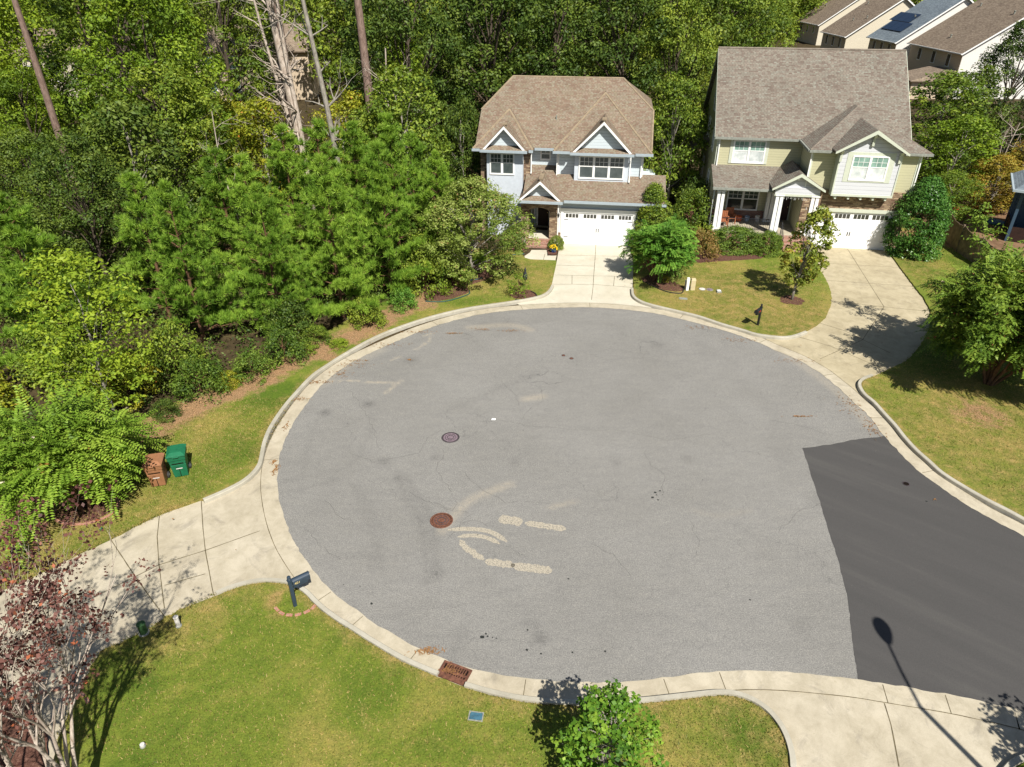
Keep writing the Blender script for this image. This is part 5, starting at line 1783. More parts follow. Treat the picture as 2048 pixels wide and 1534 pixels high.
# prototype geometry ---------------------------------------------------
for i in range(4):
    make_proto('oak%d' % i, 16, 4.6, 1.5, 185, 125, 1.0, .245, 'oval', 11 + i, M['bark_dark'], M['lf_deep'], tr=.26, lr=.10, nlimb=26, inner=.5)
for i in range(3):
    make_proto('young%d' % i, 8, 2.3, .6, 170, 60, .62, .19, 'oval', 31 + i, M['bark_gray'], M['lf_mid'], tr=.10, lr=.04, nlimb=22, inner=.3)
for i in range(4):
    make_pine('pine%d' % i, 8, 2.5, 51 + i)
for i in range(3):
    make_proto('bush%d' % i, 1.6, 1.0, .1, 80, 60, .32, .095, 'dome', 71 + i, M['bark_brown'], M['lf_mid'], tr=.03, lr=.02, nlimb=14, inner=.45, wob=.05)
make_proto('airy', 8, 2.1, 1.6, 230, 30, .5, .16, 'oval', 81, M['bark_gray'], M['lf_lime'], tr=.075, lr=.014, nlimb=16, inner=.25)
make_proto('holly', 4.6, 1.55, .05, 520, 60, .32, .12, 'tear', 85, M['bark_brown'], M['lf_holly'], tr=.08, nlimb=10, inner=.75, wob=.05)
make_proto('highoak', 20, 5.0, 8.4, 200, 110, 1.05, .25, 'oval', 19, M['bark_dark'], M['lf_deep'], tr=.26, lr=.1, nlimb=24, inner=.4)
make_proto('hollycone', 4.6, 1.5, .05, 330, 60, .32, .125, 'cone', 84, M['bark_brown'], M['lf_holly'], tr=.08, nlimb=10, inner=.7, wob=.05)
make_proto('clipped', 1.35, .95, .05, 210, 80, .22, .07, 'dome', 86, M['bark_brown'], M['lf_box'], tr=.03, lr=.015, nlimb=8, inner=.7, wob=.03)
make_proto('redbud', 6, 2.6, .9, 250, 90, .44, .125, 'oval', 88, M['bark_gray'], M['lf_olive'], tr=.09, lr=.04, nlimb=36, inner=.35)
make_proto('streetmaple', 5.2, 1.2, 1.1, 105, 52, .30, .15, 'oval', 89, M['bark_gray'], M['lf_turn'], tr=.075, lr=.03, nlimb=30, inner=.3, asp=.75)
make_proto('seedling', .9, .42, .1, 26, 22, .16, .07, 'oval', 90, M['bark_brown'], M['lf_olive'], tr=.012, lr=.008, nlimb=14, inner=.3, wob=.04)

# ---------------------------------------------------------------- the woods
rt = random.Random(77)
KG = 'woodland trees behind the cul-de-sac'
# x, y, height, radius scale, proto, leaf material, label
woods = [
    (-27, 40, 8.5, .8, 'oak0', 'lf_deep', 'dark green broadleaf tree at the left edge behind the young pines'),
    (-33, 46, 8, .9, 'oak1', 'lf_lime', 'mid green broadleaf tree at the left edge in front of the leaning pine trunk'),
    (-22.5, 36, 9.0, .75, 'oak2', 'lf_deep', 'shaded dark tree just behind the thin birch sapling'),
    (-23.8, 51, 16, 1.05, 'oak3', 'lf_lime', 'large bright green sunlit tree right of the leaning pine trunk'),
    (-22, 46.5, 11, .95, 'oak0', 'lf_mid', 'rounded green tree directly left of the front row of young pines'),
    (-17.5, 51, 8.3, .95, 'young1', 'lf_yellow', 'yellow and orange leaved tree left of the dead trunks'),
    (-20.5, 54, 8, .8, 'young0', 'lf_yellow', 'golden yellow leaved tree farther left of the dead trunks'),
    (-12.3, 54.5, 8.5, .9, 'young2', 'lf_yellow', 'yellow green tree between the dead trunks and the tall pine'),
    (-9.0, 60, 11.5, .85, 'young0', 'lf_lime', 'thin yellow green tree beside the crooked bare snag'),
    (-31, 62, 18, 1.15, 'oak2', 'lf_mid', 'broad green tree in the upper left canopy'),
    (-37.5, 57, 9.5, .9, 'oak1', 'lf_lime', 'yellow green canopy tree near the upper left corner'),
    (-44, 64, 19, 1.15, 'oak3', 'lf_lime', 'tall green tree in the upper left corner'),
    (-46, 52, 8, 1.1, 'young1', 'lf_yellow', 'low yellow green tree under the leaning pine at the left edge'),
    (-40, 49, 7.5, 1.2, 'young2', 'lf_lime', 'low lime green tree left of the leaning pine trunk'),
    (-26.5, 71, 19, 1.0, 'oak0', 'lf_mid', 'tall green tree above the bright sunlit tree'),
    (-36, 75, 21, 1.1, 'oak2', 'lf_mid', 'tall tree at the top edge left of the tan house'),
    (-58, 80, 21, 1.2, 'oak1', 'lf_mid', 'high crowned tree at the top edge near the upper left corner'),
    (-7.8, 57.5, 16, .95, 'oak1', 'lf_deep', 'dark green tree behind the left roof corner of the blue house'),
    (-2.0, 62.5, 18, 1.1, 'oak3', 'lf_deep', 'tall dark tree rising behind the ridge of the blue house'),
    (3.5, 63, 17.5, 1.05, 'oak0', 'lf_deep', 'dark green tree behind the middle of the blue house roof'),
    (8.5, 62, 17, 1.0, 'oak2', 'lf_deep', 'sunlit green tree behind the right end of the blue house roof'),
    (13.0, 60.5, 14.5, .8, 'oak1', 'lf_mid', 'green tree in the gap between the two houses'),
    (12.2, 54.5, 9.5, .75, 'young0', 'lf_mid', 'small mid green tree behind the gap between the houses'),
    (-9.5, 70, 20, 1.15, 'oak0', 'lf_deep', 'dark tree right of the tall pine trunk at the top'),
    (-1, 74, 21, 1.15, 'oak2', 'lf_deep', 'tall dark tree at the top edge above the blue house'),
    (7, 75, 21, 1.15, 'oak1', 'lf_deep', 'tall green tree at the top edge right of centre'),
    (14, 72, 20, 1.1, 'oak3', 'lf_deep', 'tall dark tree left of the gray roof'),
    (-39, 84, 18, .9, 'oak3', 'lf_deep', 'dark tree partly hiding the tan house at the top'),
    (-45, 73, 17, 1.1, 'oak0', 'lf_lime', 'sunlit green tree at the top left between the two tan houses'),
    (-29.5, 33, 7.5, 1.0, 'young2', 'lf_mid', 'green tree at the left edge above the leftmost young pine'),
    (-24.5, 33.5, 6.5, .9, 'young1', 'lf_deep', 'dark low tree in the shade left of the sapling'),
    (-21.5, 40.5, 10, .9, 'young0', 'lf_deep', 'dark tree filling the gap behind the sapling'),
    (20, 77, 18.5, 1.1, 'oak0', 'lf_mid', 'green tree rising just behind the ridge of the gray roof'),
    (22, 81, 18.5, 1.0, 'oak2', 'lf_mid', 'green tree behind the gray roof beside the row of far houses'),
    (26.5, 86, 15.5, 1.0, 'oak1', 'lf_mid', 'rounded olive green tree in front of the brown roofs'),
    (-7.3, 49.5, 10.5, .9, 'young1', 'lf_mid', 'leafy green tree left of the blue house behind the pines'),
    (-10, 50.5, 8, .9, 'young0', 'lf_mid', 'small green tree under the tall pine trunk'),
    (-3.6, 52, 8.5, .55, 'young2', 'lf_deep', 'slim dark tree against the left end wall of the blue house'),
    # right hand side
    (36.3, 62.5, 8.6, 1.15, 'young1', 'lf_mid', 'green tree beside the right rake of the gray roof'),
    (34.6, 56, 6.5, 1.1, 'young0', 'lf_lime', 'bright green small tree right of the sage house'),
    (45.5, 68, 12, .85, 'oak2', 'lf_deep', 'dark green tree below the ivory house'),
    (52, 66, 13, .9, 'oak3', 'lf_deep', 'dark glossy tree at the right edge below the ivory house'),
    (40.5, 66, 9, 1.0, 'young2', 'lf_deep', 'dark green tree below the small porch roof'),
    (47, 60, 9, 1.2, 'young0', 'lf_deep', 'shadowed dark tree above the screened porch'),
    (36.5, 53, 4.2, 1.1, 'young1', 'lf_autumn', 'low golden tree left of the screened porch'),
    (40, 54.5, 5.2, 1.1, 'young2', 'lf_autumn', 'yellow and orange tree behind the screened porch roof'),
    (42.5, 51.8, 5.0, .9, 'young0', 'lf_autumn', 'golden leaved tree hanging over the porch roof at the right edge'),
    (32.5, 51.5, 3.6, 1.0, 'young2', 'lf_mid', 'small gray green tree at the back end of the wooden fence'),
]
for x, y, h_, rs, key, lm, lab in woods:
    hp_ = 16.0 if key.startswith('oak') else 8.0
    rsc = rs * (h_ / hp_) ** .5
    if key.startswith('young'): rsc = rs * (h_ / 8) ** .6 * 1.25
    plant('broadleaf_tree', key, (x, y, -.05), lab, 'tree', KG, h=h_ / hp_, rx=rsc * 1.05, rz=rt.uniform(0, 6.28), leafmat=lm)

for x, lab in ((-41.5, 'high crowned dark tree over the left end of the tan house'), (-32.5, 'high crowned dark tree over the right end of the tan house')):
    plant('broadleaf_tree', 'highoak', (x, 97.5, -.05), lab, 'tree', KG, h=1.0, rx=1.0, rz=x, leafmat='lf_mid')

# young pines along the bank: x, y, h, r, label
pines = [
    (-15.6, 31.5, 7.6, 1.0, 'young pine at the left end of the pine row'), (-18.6, 34.5, 7.2, 1.05, 'young pine behind the left end of the pine row'),
    (-11.9, 32.6, 7.2, .95, 'young pine nearest the left half of the pine straw bank'), (-13.8, 36.5, 7.6, 1.05, 'full young pine in the middle of the left half of the row'),
    (-9.2, 34.6, 8.0, 1.0, 'young pine in the middle front of the row'), (-10.6, 39.5, 8.6, 1.15, 'tall bright young pine at the centre back of the row'),
    (-6.9, 37.2, 8.0, 1.0, 'young pine second from the right end of the row'), (-7.0, 41.5, 8.6, 1.15, 'tallest young pine with its top against the dark woods'),
    (-4.3, 40.3, 7.0, .9, 'young pine at the right end of the row beside the speckled tree'), (-16.8, 40.5, 7.0, 1.15, 'tall young pine behind the left half of the row'),
    (-6.3, 44.8, 7.0, 1.1, 'young pine behind the speckled tree left of the house'), (-13.6, 43.0, 7.8, 1.2, 'big young pine below the dead trunks'),
    (-22.0, 29.8, 7.6, 1.15, 'young pine cropped by the left edge of the picture'), (-9.9, 45, 7.6, 1.2, 'big young pine below the tall pine trunk'),
]
for i, (x, y, h_, rs, lab) in enumerate(pines):
    plant('pine_tree', 'pine%d' % (i % 4), (x, y, -.05), lab, 'pine tree', 'young pines along the straw bank', h=h_ / 8 * 1.06, rx=rs * (h_ / 8) ** .4 * .84, rz=rt.uniform(0, 6.28), parts=('trunk', 'needles'))

# tall pines whose trunks stand clear
def tall_pine(x, y, h_, lean, r0, label, crown_at=.68):
    rng = np.random.default_rng(int(abs(x * 10 + y)))
    root = empty('pine_tree', (x, y, -.05), 0, label, 'pine tree', 'tall bare stemmed pines')
    mb_ = MB()
    pts = [(lean[0] * t * h_ + math.sin(t * 5) * .08, lean[1] * t * h_, h_ * t) for t in np.linspace(0, 1, 9)]
    mb_.tube(pts, [r0 * (1.12 - .75 * t) for t in np.linspace(0, 1, 9)], 10)
    P, D = [], []
    for k in range(46):
        t = rng.uniform(crown_at, 1.0)
        a = rng.uniform(0, 2 * PI); Lb = (1.1 - t) / (1.1 - crown_at) * 2.6 * rng.uniform(.7, 1.2) + .4
        s_ = np.array([lean[0] * t * h_, lean[1] * t * h_, h_ * t])
        e = s_ + np.array([math.cos(a) * Lb, math.sin(a) * Lb, .25 * Lb])
        mb_.tube([s_, (s_ + e) / 2, e], [.05, .03, .012], 4, False)
        for j in range(int(Lb * 5) + 2):
            q = s_ + (e - s_) * rng.uniform(.35, 1) + rng.normal(size=3) * .28
            P.append(q); D.append(unit(e - s_ + np.array([0, 0, Lb])))
    V, rnd = needle_tufts(np.array(P), np.array(D), 26, .34, .04, rng)
    me = mb_.mesh('trunk'); me.materials.append(M['bark_pine'])
    for q in me.polygons: q.use_smooth = True
    link('trunk', me, root)
    link('needles', np_mesh('needles', V.reshape(-1, 3), len(V), 3, rnd, M['lf_pine']), root)


tall_pine(-10.3, 54, 25, (-.012, 0), .36, 'tall straight pine trunk rising above the young pines', .82)
tall_pine(-31.8, 51, 24, (-.002, .0), .27, 'tall pine trunk leaning left at upper left', .74)
tall_pine(-38.5, 51, 22, (-.01, 0), .24, 'short stretch of bare pine trunk at the left edge', .7)
tall_pine(-34, 62, 23, (0.0, 0), .22, 'thin pine trunk right of the leaning pine', .72)
tall_pine(-18.3, 62, 27, (-.008, 0), .32, 'dark shaded pine trunk left of the dead trees', .85)
tall_pine(-20.6, 68, 27, (-.008, 0), .3, 'dark pine trunk standing in front of the tan house', .85)

# dead and dying trees
def snag(x, y, label, stems, seed, mat='bark_dead'):
    rng = np.random.default_rng(seed)
    root = empty('dead_tree', (x, y, -.05), 0, label, 'dead tree', 'bare dead trees')
    net, tips = [], []
    for (dx, dy, hh, r0) in stems:
        pts = []; rr = []
        n_ = 10
        for k in range(n_ + 1):
            t = k / n_
            pts.append(np.array([dx * t * hh + math.sin(t * 7 + dx * 9) * .12, dy * t * hh, hh * t])); rr.append(r0 * (1.1 - .72 * t))
        net.append((pts, rr))
        for _ in range(int(hh * .9)):
            k = rng.integers(3, n_)
            a = rng.uniform(0, 2 * PI)
            branch_net(rng, pts[k], (math.cos(a), math.sin(a), rng.uniform(.1, .9)), rng.uniform(1.0, 2.6), rr[k] * .35 + .012, 2, net, tips, .6, .03)
    link('trunk', net_mesh('trunk', net, M[mat]), root)


snag(-14.9, 51.5, 'dead tree with three bleached stems rising from one base', [(-.055, .02, 20, .34), (-.015, 0, 19, .20), (-.13, .05, 16, .17)], 5)
snag(-11.6, 48.5, 'tall mottled pale trunk between the dead tree and the tall pine', [(-.075, .02, 21, .21)], 6, 'bark_gray')
snag(-8.6, 53.5, 'crooked bare snag right of the tall pine trunk', [(-.02, 0, 11.5, .12)], 8)
snag(-16.4, 41, 'small bleached dead tree in front of the yellow tree', [(-.03, 0, 9.5, .06)], 9)
snag(38.8, 56.5, 'gray leafless brushy tree above the screened porch', [(.03, 0, 6, .07), (-.08, .02, 5.5, .06), (.12, .03, 5.2, .05)], 10)

# bushes along the bank: x,y,h,r,mat,label
bushes = [
    (-13.75, 26.4, 1.7, 1.15, 'lf_box', 'round green bush at the left end of the straw bank'), (-14.5, 24.5, .95, .55, 'lf_deep', 'small dark round shrub on bare straw below the big bush'),
    (-12.0, 27.9, 1.3, .9, 'lf_box', 'bushy shrub at the straw edge below the pines, left of the lime bush'), (-10.9, 29.4, 1.7, 1.0, 'lf_box', 'lime green mounded bush at the foot of the pines'),
    (-9.9, 31.3, 1.0, .8, 'lf_mid', 'low shrub at the straw edge left of centre'), (-7.6, 33.3, 1.6, .9, 'lf_mid', 'dark green rounded bush hanging over the straw bank'),
    (-6.0, 35.3, 1.3, .75, 'lf_bright', 'glossy green bush near the right end of the pines'), (-5.0, 37.6, 3.2, 1.3, 'lf_mid', 'tall vine covered shrub at the right end of the pines'),
    (-3.6, 38.9, 3.0, 1.1, 'lf_olive', 'reddish green shrub left of the mulch bed'), (-11.2, 31.6, 2.2, 1.2, 'lf_deep', 'dark shrub beneath the middle pines'),
    (-15.6, 28.2, 2.4, 1.3, 'lf_mid', 'leafy shrub behind the round green bush'), (-16.9, 26.2, 2.0, 1.4, 'lf_yellow', 'yellowish shrub behind the crape myrtle'),
    (-20.5, 27.5, 2.6, 1.6, 'lf_mid', 'green thicket behind the crape myrtle at the left edge'), (-22.5, 24.5, 2.8, 1.8, 'lf_yellow', 'yellow green thicket at the left edge above the crape myrtle'),
    (-8.6, 30.9, .5, .5, 'lf_lime', 'tiny green weed clump on the bare bank'), (-12.9, 27.2, .7, .6, 'lf_yellow', 'small yellow weed clump at the straw edge'), (-18.5, 20.5, .45, 1.3, 'lf_lime', 'creeping green ground cover left of the crape myrtle base'),
]
for i, (x, y, h_, r_, lm, lab) in enumerate(bushes):
    plant('shrub', 'bush%d' % (i % 3), (x, y, 0), lab, 'shrub', 'shrubs along the wooded bank', h=h_ / 1.6, rx=r_, rz=rt.uniform(0, 6.28), leafmat=lm, parts=('stems', 'foliage'))
plant('broadleaf_tree', 'airy', (*gp(238, 855)[:2], 0), 'thin pale stemmed sapling with sparse lime leaves', 'tree', h=.92, rx=1.15, leafmat='lf_lime', barkmat='bark_gray', tilt=(0, -.06))

# garden plants -------------------------------------------------------
plant('broadleaf_tree', 'redbud', (*gp(946, 562)[:2], 0), 'speckled green tree with gray trunk standing in mulch left of the blue house', 'tree', h=.98, rx=1.32, rz=1.0)
plant('broadleaf_tree', 'redbud', (-4.4, 41.6, 0), 'olive green tree left of the speckled tree at the edge of the pines', 'tree', h=.80, rx=.95, rz=3.0, leafmat='lf_olive')
plant('broadleaf_tree', 'streetmaple', (*gp(1583, 602)[:2], 0), 'slender young maple turning yellow and red in the middle lawn', 'tree', h=1.0, rx=1.05, rz=.4, tilt=(0, .05))
plant('holly_tree', 'holly', (*gp(1820, 509)[:2], 0), 'dense glossy holly mound at the right corner of the sage house garage', 'tree', h=1.08, rx=1.18)
plant('holly_tree', 'hollycone', (*gp(1300, 496)[:2], 0), 'conical holly against the right corner of the blue house', 'tree', h=.92, rx=1.0, leafmat='lf_mid')
plant('shrub', 'bush1', (*gp(1378, 470)[:2], 0), 'tall upright green shrub between the two houses', 'shrub', h=1.9, rx=1.5, leafmat='lf_mid', parts=('stems', 'foliage'))
plant('shrub', 'bush2', (*gp(1385, 440)[:2], 0), 'dark shrub in shadow beside the sage house wall', 'shrub', h=1.8, rx=1.3, leafmat='lf_deep', parts=('stems', 'foliage'))
plant('shrub', 'bush0', (*gp(1343, 500)[:2], 0), 'green leafy shrub behind the rusty shrub', 'shrub', h=1.25, rx=1.25, leafmat='lf_bright', parts=('stems', 'foliage'))
plant('shrub', 'bush0', (*gp(1398, 518)[:2], 0), 'rusty olive coloured mounded shrub left of the hedge', 'shrub', h=1.15, rx=1.15, leafmat='lf_rust', rz=2, parts=('stems', 'foliage'))
hedge = empty('hedge', (*gp(1462, 503)[:2], 0), R(-9), 'dark green clipped hedge below the sage house porch rail', 'hedge')
tm_, cm = PROTO['clipped']
hd = link('foliage', cm, hedge)
hd.scale = (2.0, 1.05, 1.15)
link('stems', tm_, hedge)
plant('shrub', 'clipped', (*gp(1532, 508)[:2], 0), 'clipped round yellow green shrub at the right end of the hedge', 'shrub', h=1.05, rx=.98, parts=('stems', 'foliage'))
plant('shrub', 'clipped', (*gp(1112, 497)[:2], 0), 'small clipped shrub beside the blue house garage corner', 'shrub', h=.6, rx=.55, leafmat='lf_olive', parts=('stems', 'foliage'))
plant('rose_bush', 'bush1', (*gp(1027, 500)[:2], 0), 'rose bush with pink blooms left of the brick steps', 'shrub', h=1.0, rx=.85, leafmat='lf_pink', parts=('stems', 'foliage'))
plant('rose_bush', 'seedling', (*gp(1036, 594)[:2], LZ), 'leafy rose bush in the small mulch bed by the curb', 'shrub', h=1.35, rx=1.7, leafmat='lf_lime', parts=('stems', 'foliage'))
for i, (px, py, hh, rr_, lm, lab) in enumerate([(921, 577, 1.2, 1.2, 'lf_lime', 'thin green shrub at the edge of the left mulch bed'), (893, 592, .7, 1.2, 'lf_lime', 'small yellow green plant at the lower end of the left mulch bed'), (1352, 573, 1.6, .9, 'lf_olive', 'spindly young plant at the right end of the crape myrtle bed'),
                                       (1330, 568, .5, .7, 'lf_yellow', 'short tufted plant in the crape myrtle bed'), (1001, 503, .9, 1.3, 'lf_pink', 'low pink flecked shrub in front of the blue house'), (620, 712, .5, 1.0, 'lf_lime', 'small green seedling on the straw bank')]):
    plant('garden_plant', 'seedling', (*gp(px, py)[:2], LZ), lab, 'plant', h=hh, rx=rr_, rz=i, leafmat=lm, parts=('stems', 'foliage'))


def crape(name, loc, label, h_, r_, seed, leafmat, bark='bark_brown', nst=7, lsize=.12, nleaf=11, flen=.8, depth=3, tipk=1, lean=(0, 0), flowers=None, len0=.42, spread=.5, dens=0):
    """multi-stemmed vase with leafy sprays"""
    rng = np.random.default_rng(seed)
    root = empty(name, loc, 0, label, 'tree')
    net, tips = [], []
    for k in range(nst):
        a = 2 * PI * k / nst + rng.uniform(-.3, .3)
        tl = rng.uniform(.25, .8) * r_ / h_
        branch_net(rng, (math.cos(a) * .1, math.sin(a) * .1, -.05), (math.cos(a) * tl + lean[0], math.sin(a) * tl + lean[1], 1), h_ * len0, .045 + .004 * h_, depth, net, tips, spread, .05, 3, (3, 5))
    T = []
    for p, d in tips:
        rr = math.hypot(p[0] - lean[0] * p[2], p[1] - lean[1] * p[2])
        if rr > r_ * 1.1 or p[2] > h_ * 1.08 or p[2] < h_ * .16: continue
        for _ in range(tipk):
            T.append((p + rng.normal(size=3) * .12, unit(d + rng.normal(size=3) * .5 + np.array([p[0], p[1], 0]) / r_ * .7)))
    V, rnd = fronds(T, nleaf, flen, lsize, rng)
    if dens:
        Pc = np.array([p for p, d in T])[::2] + rng.normal(size=(len(T[::2]), 3)) * .15
        V2, r2 = puff(Pc, np.full(len(Pc), .38), dens, lsize * 1.05, .5, rng)
        V = np.concatenate([V, V2]); rnd = np.concatenate([rnd, r2])
    link('trunk', net_mesh('trunk', net, M[bark]), root)
    link('crown', np_mesh('crown', V.reshape(-1, 3), len(V), 4, rnd, M[leafmat]), root)
    if flowers:
        F = T[:: max(1, len(T) // 26)]
        P = np.array([p + d * flen * .8 for p, d in F])
        Vf, rf = puff(P, np.full(len(P), .07), 12, .05, .8, rng)
        link('blossom', np_mesh('blossom', Vf.reshape(-1, 3), len(Vf), 4, rf, M[flowers]), root)
    return root, len(V)


M['blossom'] = plain('pale_pink_petals', (0.60, 0.42, 0.38), .7, .2, .2)
M['blossom_w'] = plain('cream_petals', (0.62, 0.54, 0.40), .7, .2, .2)
print(crape('crape_myrtle', (*gp(175, 1022)[:2], 0), 'large crape myrtle with arching leafy sprays beside the bins', 4.7, 2.9, 3, 'lf_crape', nst=9, lsize=.15, flen=.95, tipk=2, flowers='blossom_w', dens=4)[1],
      crape('crape_myrtle', (*gp(1975, 770)[:2], 0), 'big crape myrtle at the right edge shading the lawn', 7.6, 5.0, 4, 'lf_crape_dark', nst=13, lsize=.15, flen=.75, tipk=3, flowers='blossom', dens=24)[1],
      crape('crape_myrtle', (*gp(1308, 563)[:2], 0), 'bright green crape myrtle in the mulch bed between driveway and lawn', 4.5, 1.9, 5, 'lf_bright', nst=8, lsize=.14, flen=.55, tipk=2)[1])

# purple leaved tree at lower left; bare pale stems carry sparse plum leaves
rng = np.random.default_rng(12)
PL = empty('plum_tree', (-9.8, 8.4, 0), 0, 'sparse purple leaved tree with pale gray stems in the lower left corner', 'tree')
net, tips = [], []
for k in range(11):
    a = 2 * PI * k / 11 + rng.uniform(-.3, .3)
    tl = rng.uniform(.06, .27)
    branch_net(rng, (math.cos(a) * .12, math.sin(a) * .12, -.05), (math.cos(a) * tl - .03, math.sin(a) * tl + .02, 1), 4.1, .065, 3, net, tips, .25, .15, 4, (3, 5))
link('trunk', net_mesh('trunk', net, M['bark_dead']), PL)
P = np.array([p for p, d in tips if p[2] > 1.6])
P = P[(np.sin(P[:, 0] * 3.1) * np.sin(P[:, 1] * 3.7 + 1) * np.sin(P[:, 2] * 2.6) > -.12) & (rng.random(len(P)) < .9)]
P = np.concatenate([P + rng.normal(size=P.shape) * .06, (P + rng.normal(size=P.shape) * .12)[::2]])
V, rnd = puff(P, np.full(len(P), .16), 11, .085, .75, rng, jit=.9)
link('crown', np_mesh('crown', V.reshape(-1, 3), len(V), 4, rnd, M['lf_plum']), PL)
print('plum', len(V))

# fresh green maple cropped by the bottom edge
make_proto('nearmaple', 4.9, 1.35, .9, 105, 42, .30, .13, 'oval', 95, M['bark_gray'], M['lf_maple'], tr=.07, lr=.03, nlimb=60, inner=.25, asp=.85, up=.3)
c = gp(1200, 1640)
plant('maple_tree', 'nearmaple', (1.98, 9.2, 0), 'fresh green young maple cut off by the bottom edge', 'tree', h=.57, rx=.88)
plant('maple_tree', 'nearmaple', (14.4, 7.4, 0), 'young tree beyond the lower right corner shading the driveway', 'tree', h=.9, rx=1.1, rz=2, leafmat='lf_lime')

# far woodland mass behind everything
def far_woods():
    rng = np.random.default_rng(55)
    Vs, Rn = [], []
    cs = []
    for k in range(230):
        x = rng.uniform(-150, 230); y = rng.uniform(98, 150) + max(0, x + 10) * .25
        if -48 < x < -27 and y < 118: continue
        if -80 < x < -54 and y < 122: continue
        if x > 38: y = max(y, 195) + rng.uniform(0, 30)
        P = crown_points(60, 2, rng.uniform(17, 23), rng.uniform(4.5, 6.5), rng, 'oval', .5) + np.array([x, y, 0])
        V, r_ = puff(P, np.full(60, 1.5), 34, .62, .6, rng)
        Vs.append(V); Rn.append(r_)
    V = np.concatenate(Vs); r_ = np.concatenate(Rn)
    return link('far_woodland', np_mesh('far_woodland', V.reshape(-1, 3), len(V), 4, r_, M['lf_mid']))


tag(far_woods(), kind='stuff')


def undergrowth():
    rng = np.random.default_rng(91)
    n = 3400
    x = rng.uniform(-48, 0, n); y = rng.uniform(20, 60, n)
    d = dist_poly(x, y, STRAW_LINE)
    L = np.array(STRAW_LINE)
    edge_y = np.interp(x, L[:, 0], L[:, 1])
    ok = (y > edge_y + 1.5) & (d > 1.3) & ~((x > -6) & (y > 44))
    x, y = x[ok], y[ok]
    z = rng.uniform(.15, .9, len(x))
    V, r_ = puff(np.c_[x, y, z], rng.uniform(.35, .8, len(x)), 30, .17, .55, rng)
    return link('undergrowth', np_mesh('undergrowth', V.reshape(-1, 3), len(V), 4, r_, M['lf_deep']))


tag(undergrowth(), kind='stuff')

# ================================================================== SMALL THINGS
def mailbox(px, aim, label, body_mat, number=None, flag=True):
    b0 = gp(*px)
    a0, a1 = gp(aim[0][0], aim[0][1], 1.05), gp(aim[1][0], aim[1][1], 1.05)
    ang = math.atan2(a1.y - a0.y, a1.x - a0.x)
    o = empty('mailbox', (b0.x, b0.y, LZ - .04), ang, label, 'mailbox', 'kerbside mailboxes')
    p = MB(); p.box(-.05, .05, -.05, .05, 0, 1.12)
    p.lathe([(.0, 1.12), (.045, 1.12), (.045, 1.14), (.03, 1.15), (.055, 1.185), (.06, 1.21), (.045, 1.245), (0, 1.26)], 0, 0, 12)
    p.box(-.065, .065, -.065, .065, 1.06, 1.10)
    p.build('post', M[body_mat], o)
    q = MB(); q.tube([(.05, 0, .70), (.14, 0, .78), (.26, 0, .86), (.34, 0, .87)], .02, 8); q.tube([(.05, 0, .86), (.5, 0, .87)], .02, 6); q.tube([(.18, 0, .80), (.13, 0, .72), (.20, 0, .70), (.24, 0, .77)], .012, 6)
    q.build('bracket', M[body_mat], o)
    w_ = .095
    prof = [(-w_, .89), (w_, .89), (w_, 1.00)] + [(w_ * math.cos(t), 1.00 + w_ * math.sin(t)) for t in np.linspace(0.2, PI - .2, 9)] + [(-w_, 1.00)]
    bm = MB().slab([(.06, y, z) for y, z in prof], .50, (1, 0, 0))
    bd = bm.build('box', M[body_mat], o, bevel=.004)
    dr_ = MB().slab([(.56, y * 1.1, .885 + (z - .885) * 1.05) for y, z in prof], .018, (1, 0, 0))
    dr_.box(.575, .60, -.02, .02, 1.05, 1.08)
    dr_.build('door', M[body_mat], bd)
    n_ = MB(); n_.box(.08, .50, -.055, .055, .79, .885); n_.build('newspaper_holder', M[body_mat], o)
    if flag:
        f = MB(); f.box(.30, .44, w_ + .004, w_ + .012, .96, .985); f.box(.24, .31, w_ + .004, w_ + .012, .95, 1.02)
        f.build('flag', M['red_flag'], bd)
        f = MB(); f.box(.25, .42, -w_ - .012, -w_ - .004, .93, 1.03); f.build('side_plate', M['red_flag'], bd)
    if number:
        tc = bpy.data.curves.new('numerals', 'FONT')
        tc.body = number; tc.size = .115; tc.extrude = .003
        to = bpy.data.objects.new('tmp', tc)
        C.objects.link(to)
        dg = bpy.context.evaluated_depsgraph_get()
        me = bpy.data.meshes.new_from_object(to.evaluated_get(dg))
        bpy.data.objects.remove(to)
        me.materials.clear(); me.materials.append(M['gold'])
        no = bpy.data.objects.new('numerals', me)
        C.objects.link(no)
        no.parent = bd
        no.location = (.10, -w_ - .006, .925)
        no.rotation_euler = (R(90), 0, 0)
    return o


mailbox((591, 1215), ((585, 1178), (617, 1163)), 'slate blue mailbox with brass numerals beside the near lawn curb', 'mail_blue', '401', False)
mailbox((1515, 653), ((1521, 615), (1508, 624)), 'black mailbox with red marking on the far middle lawn', 'mail_black')


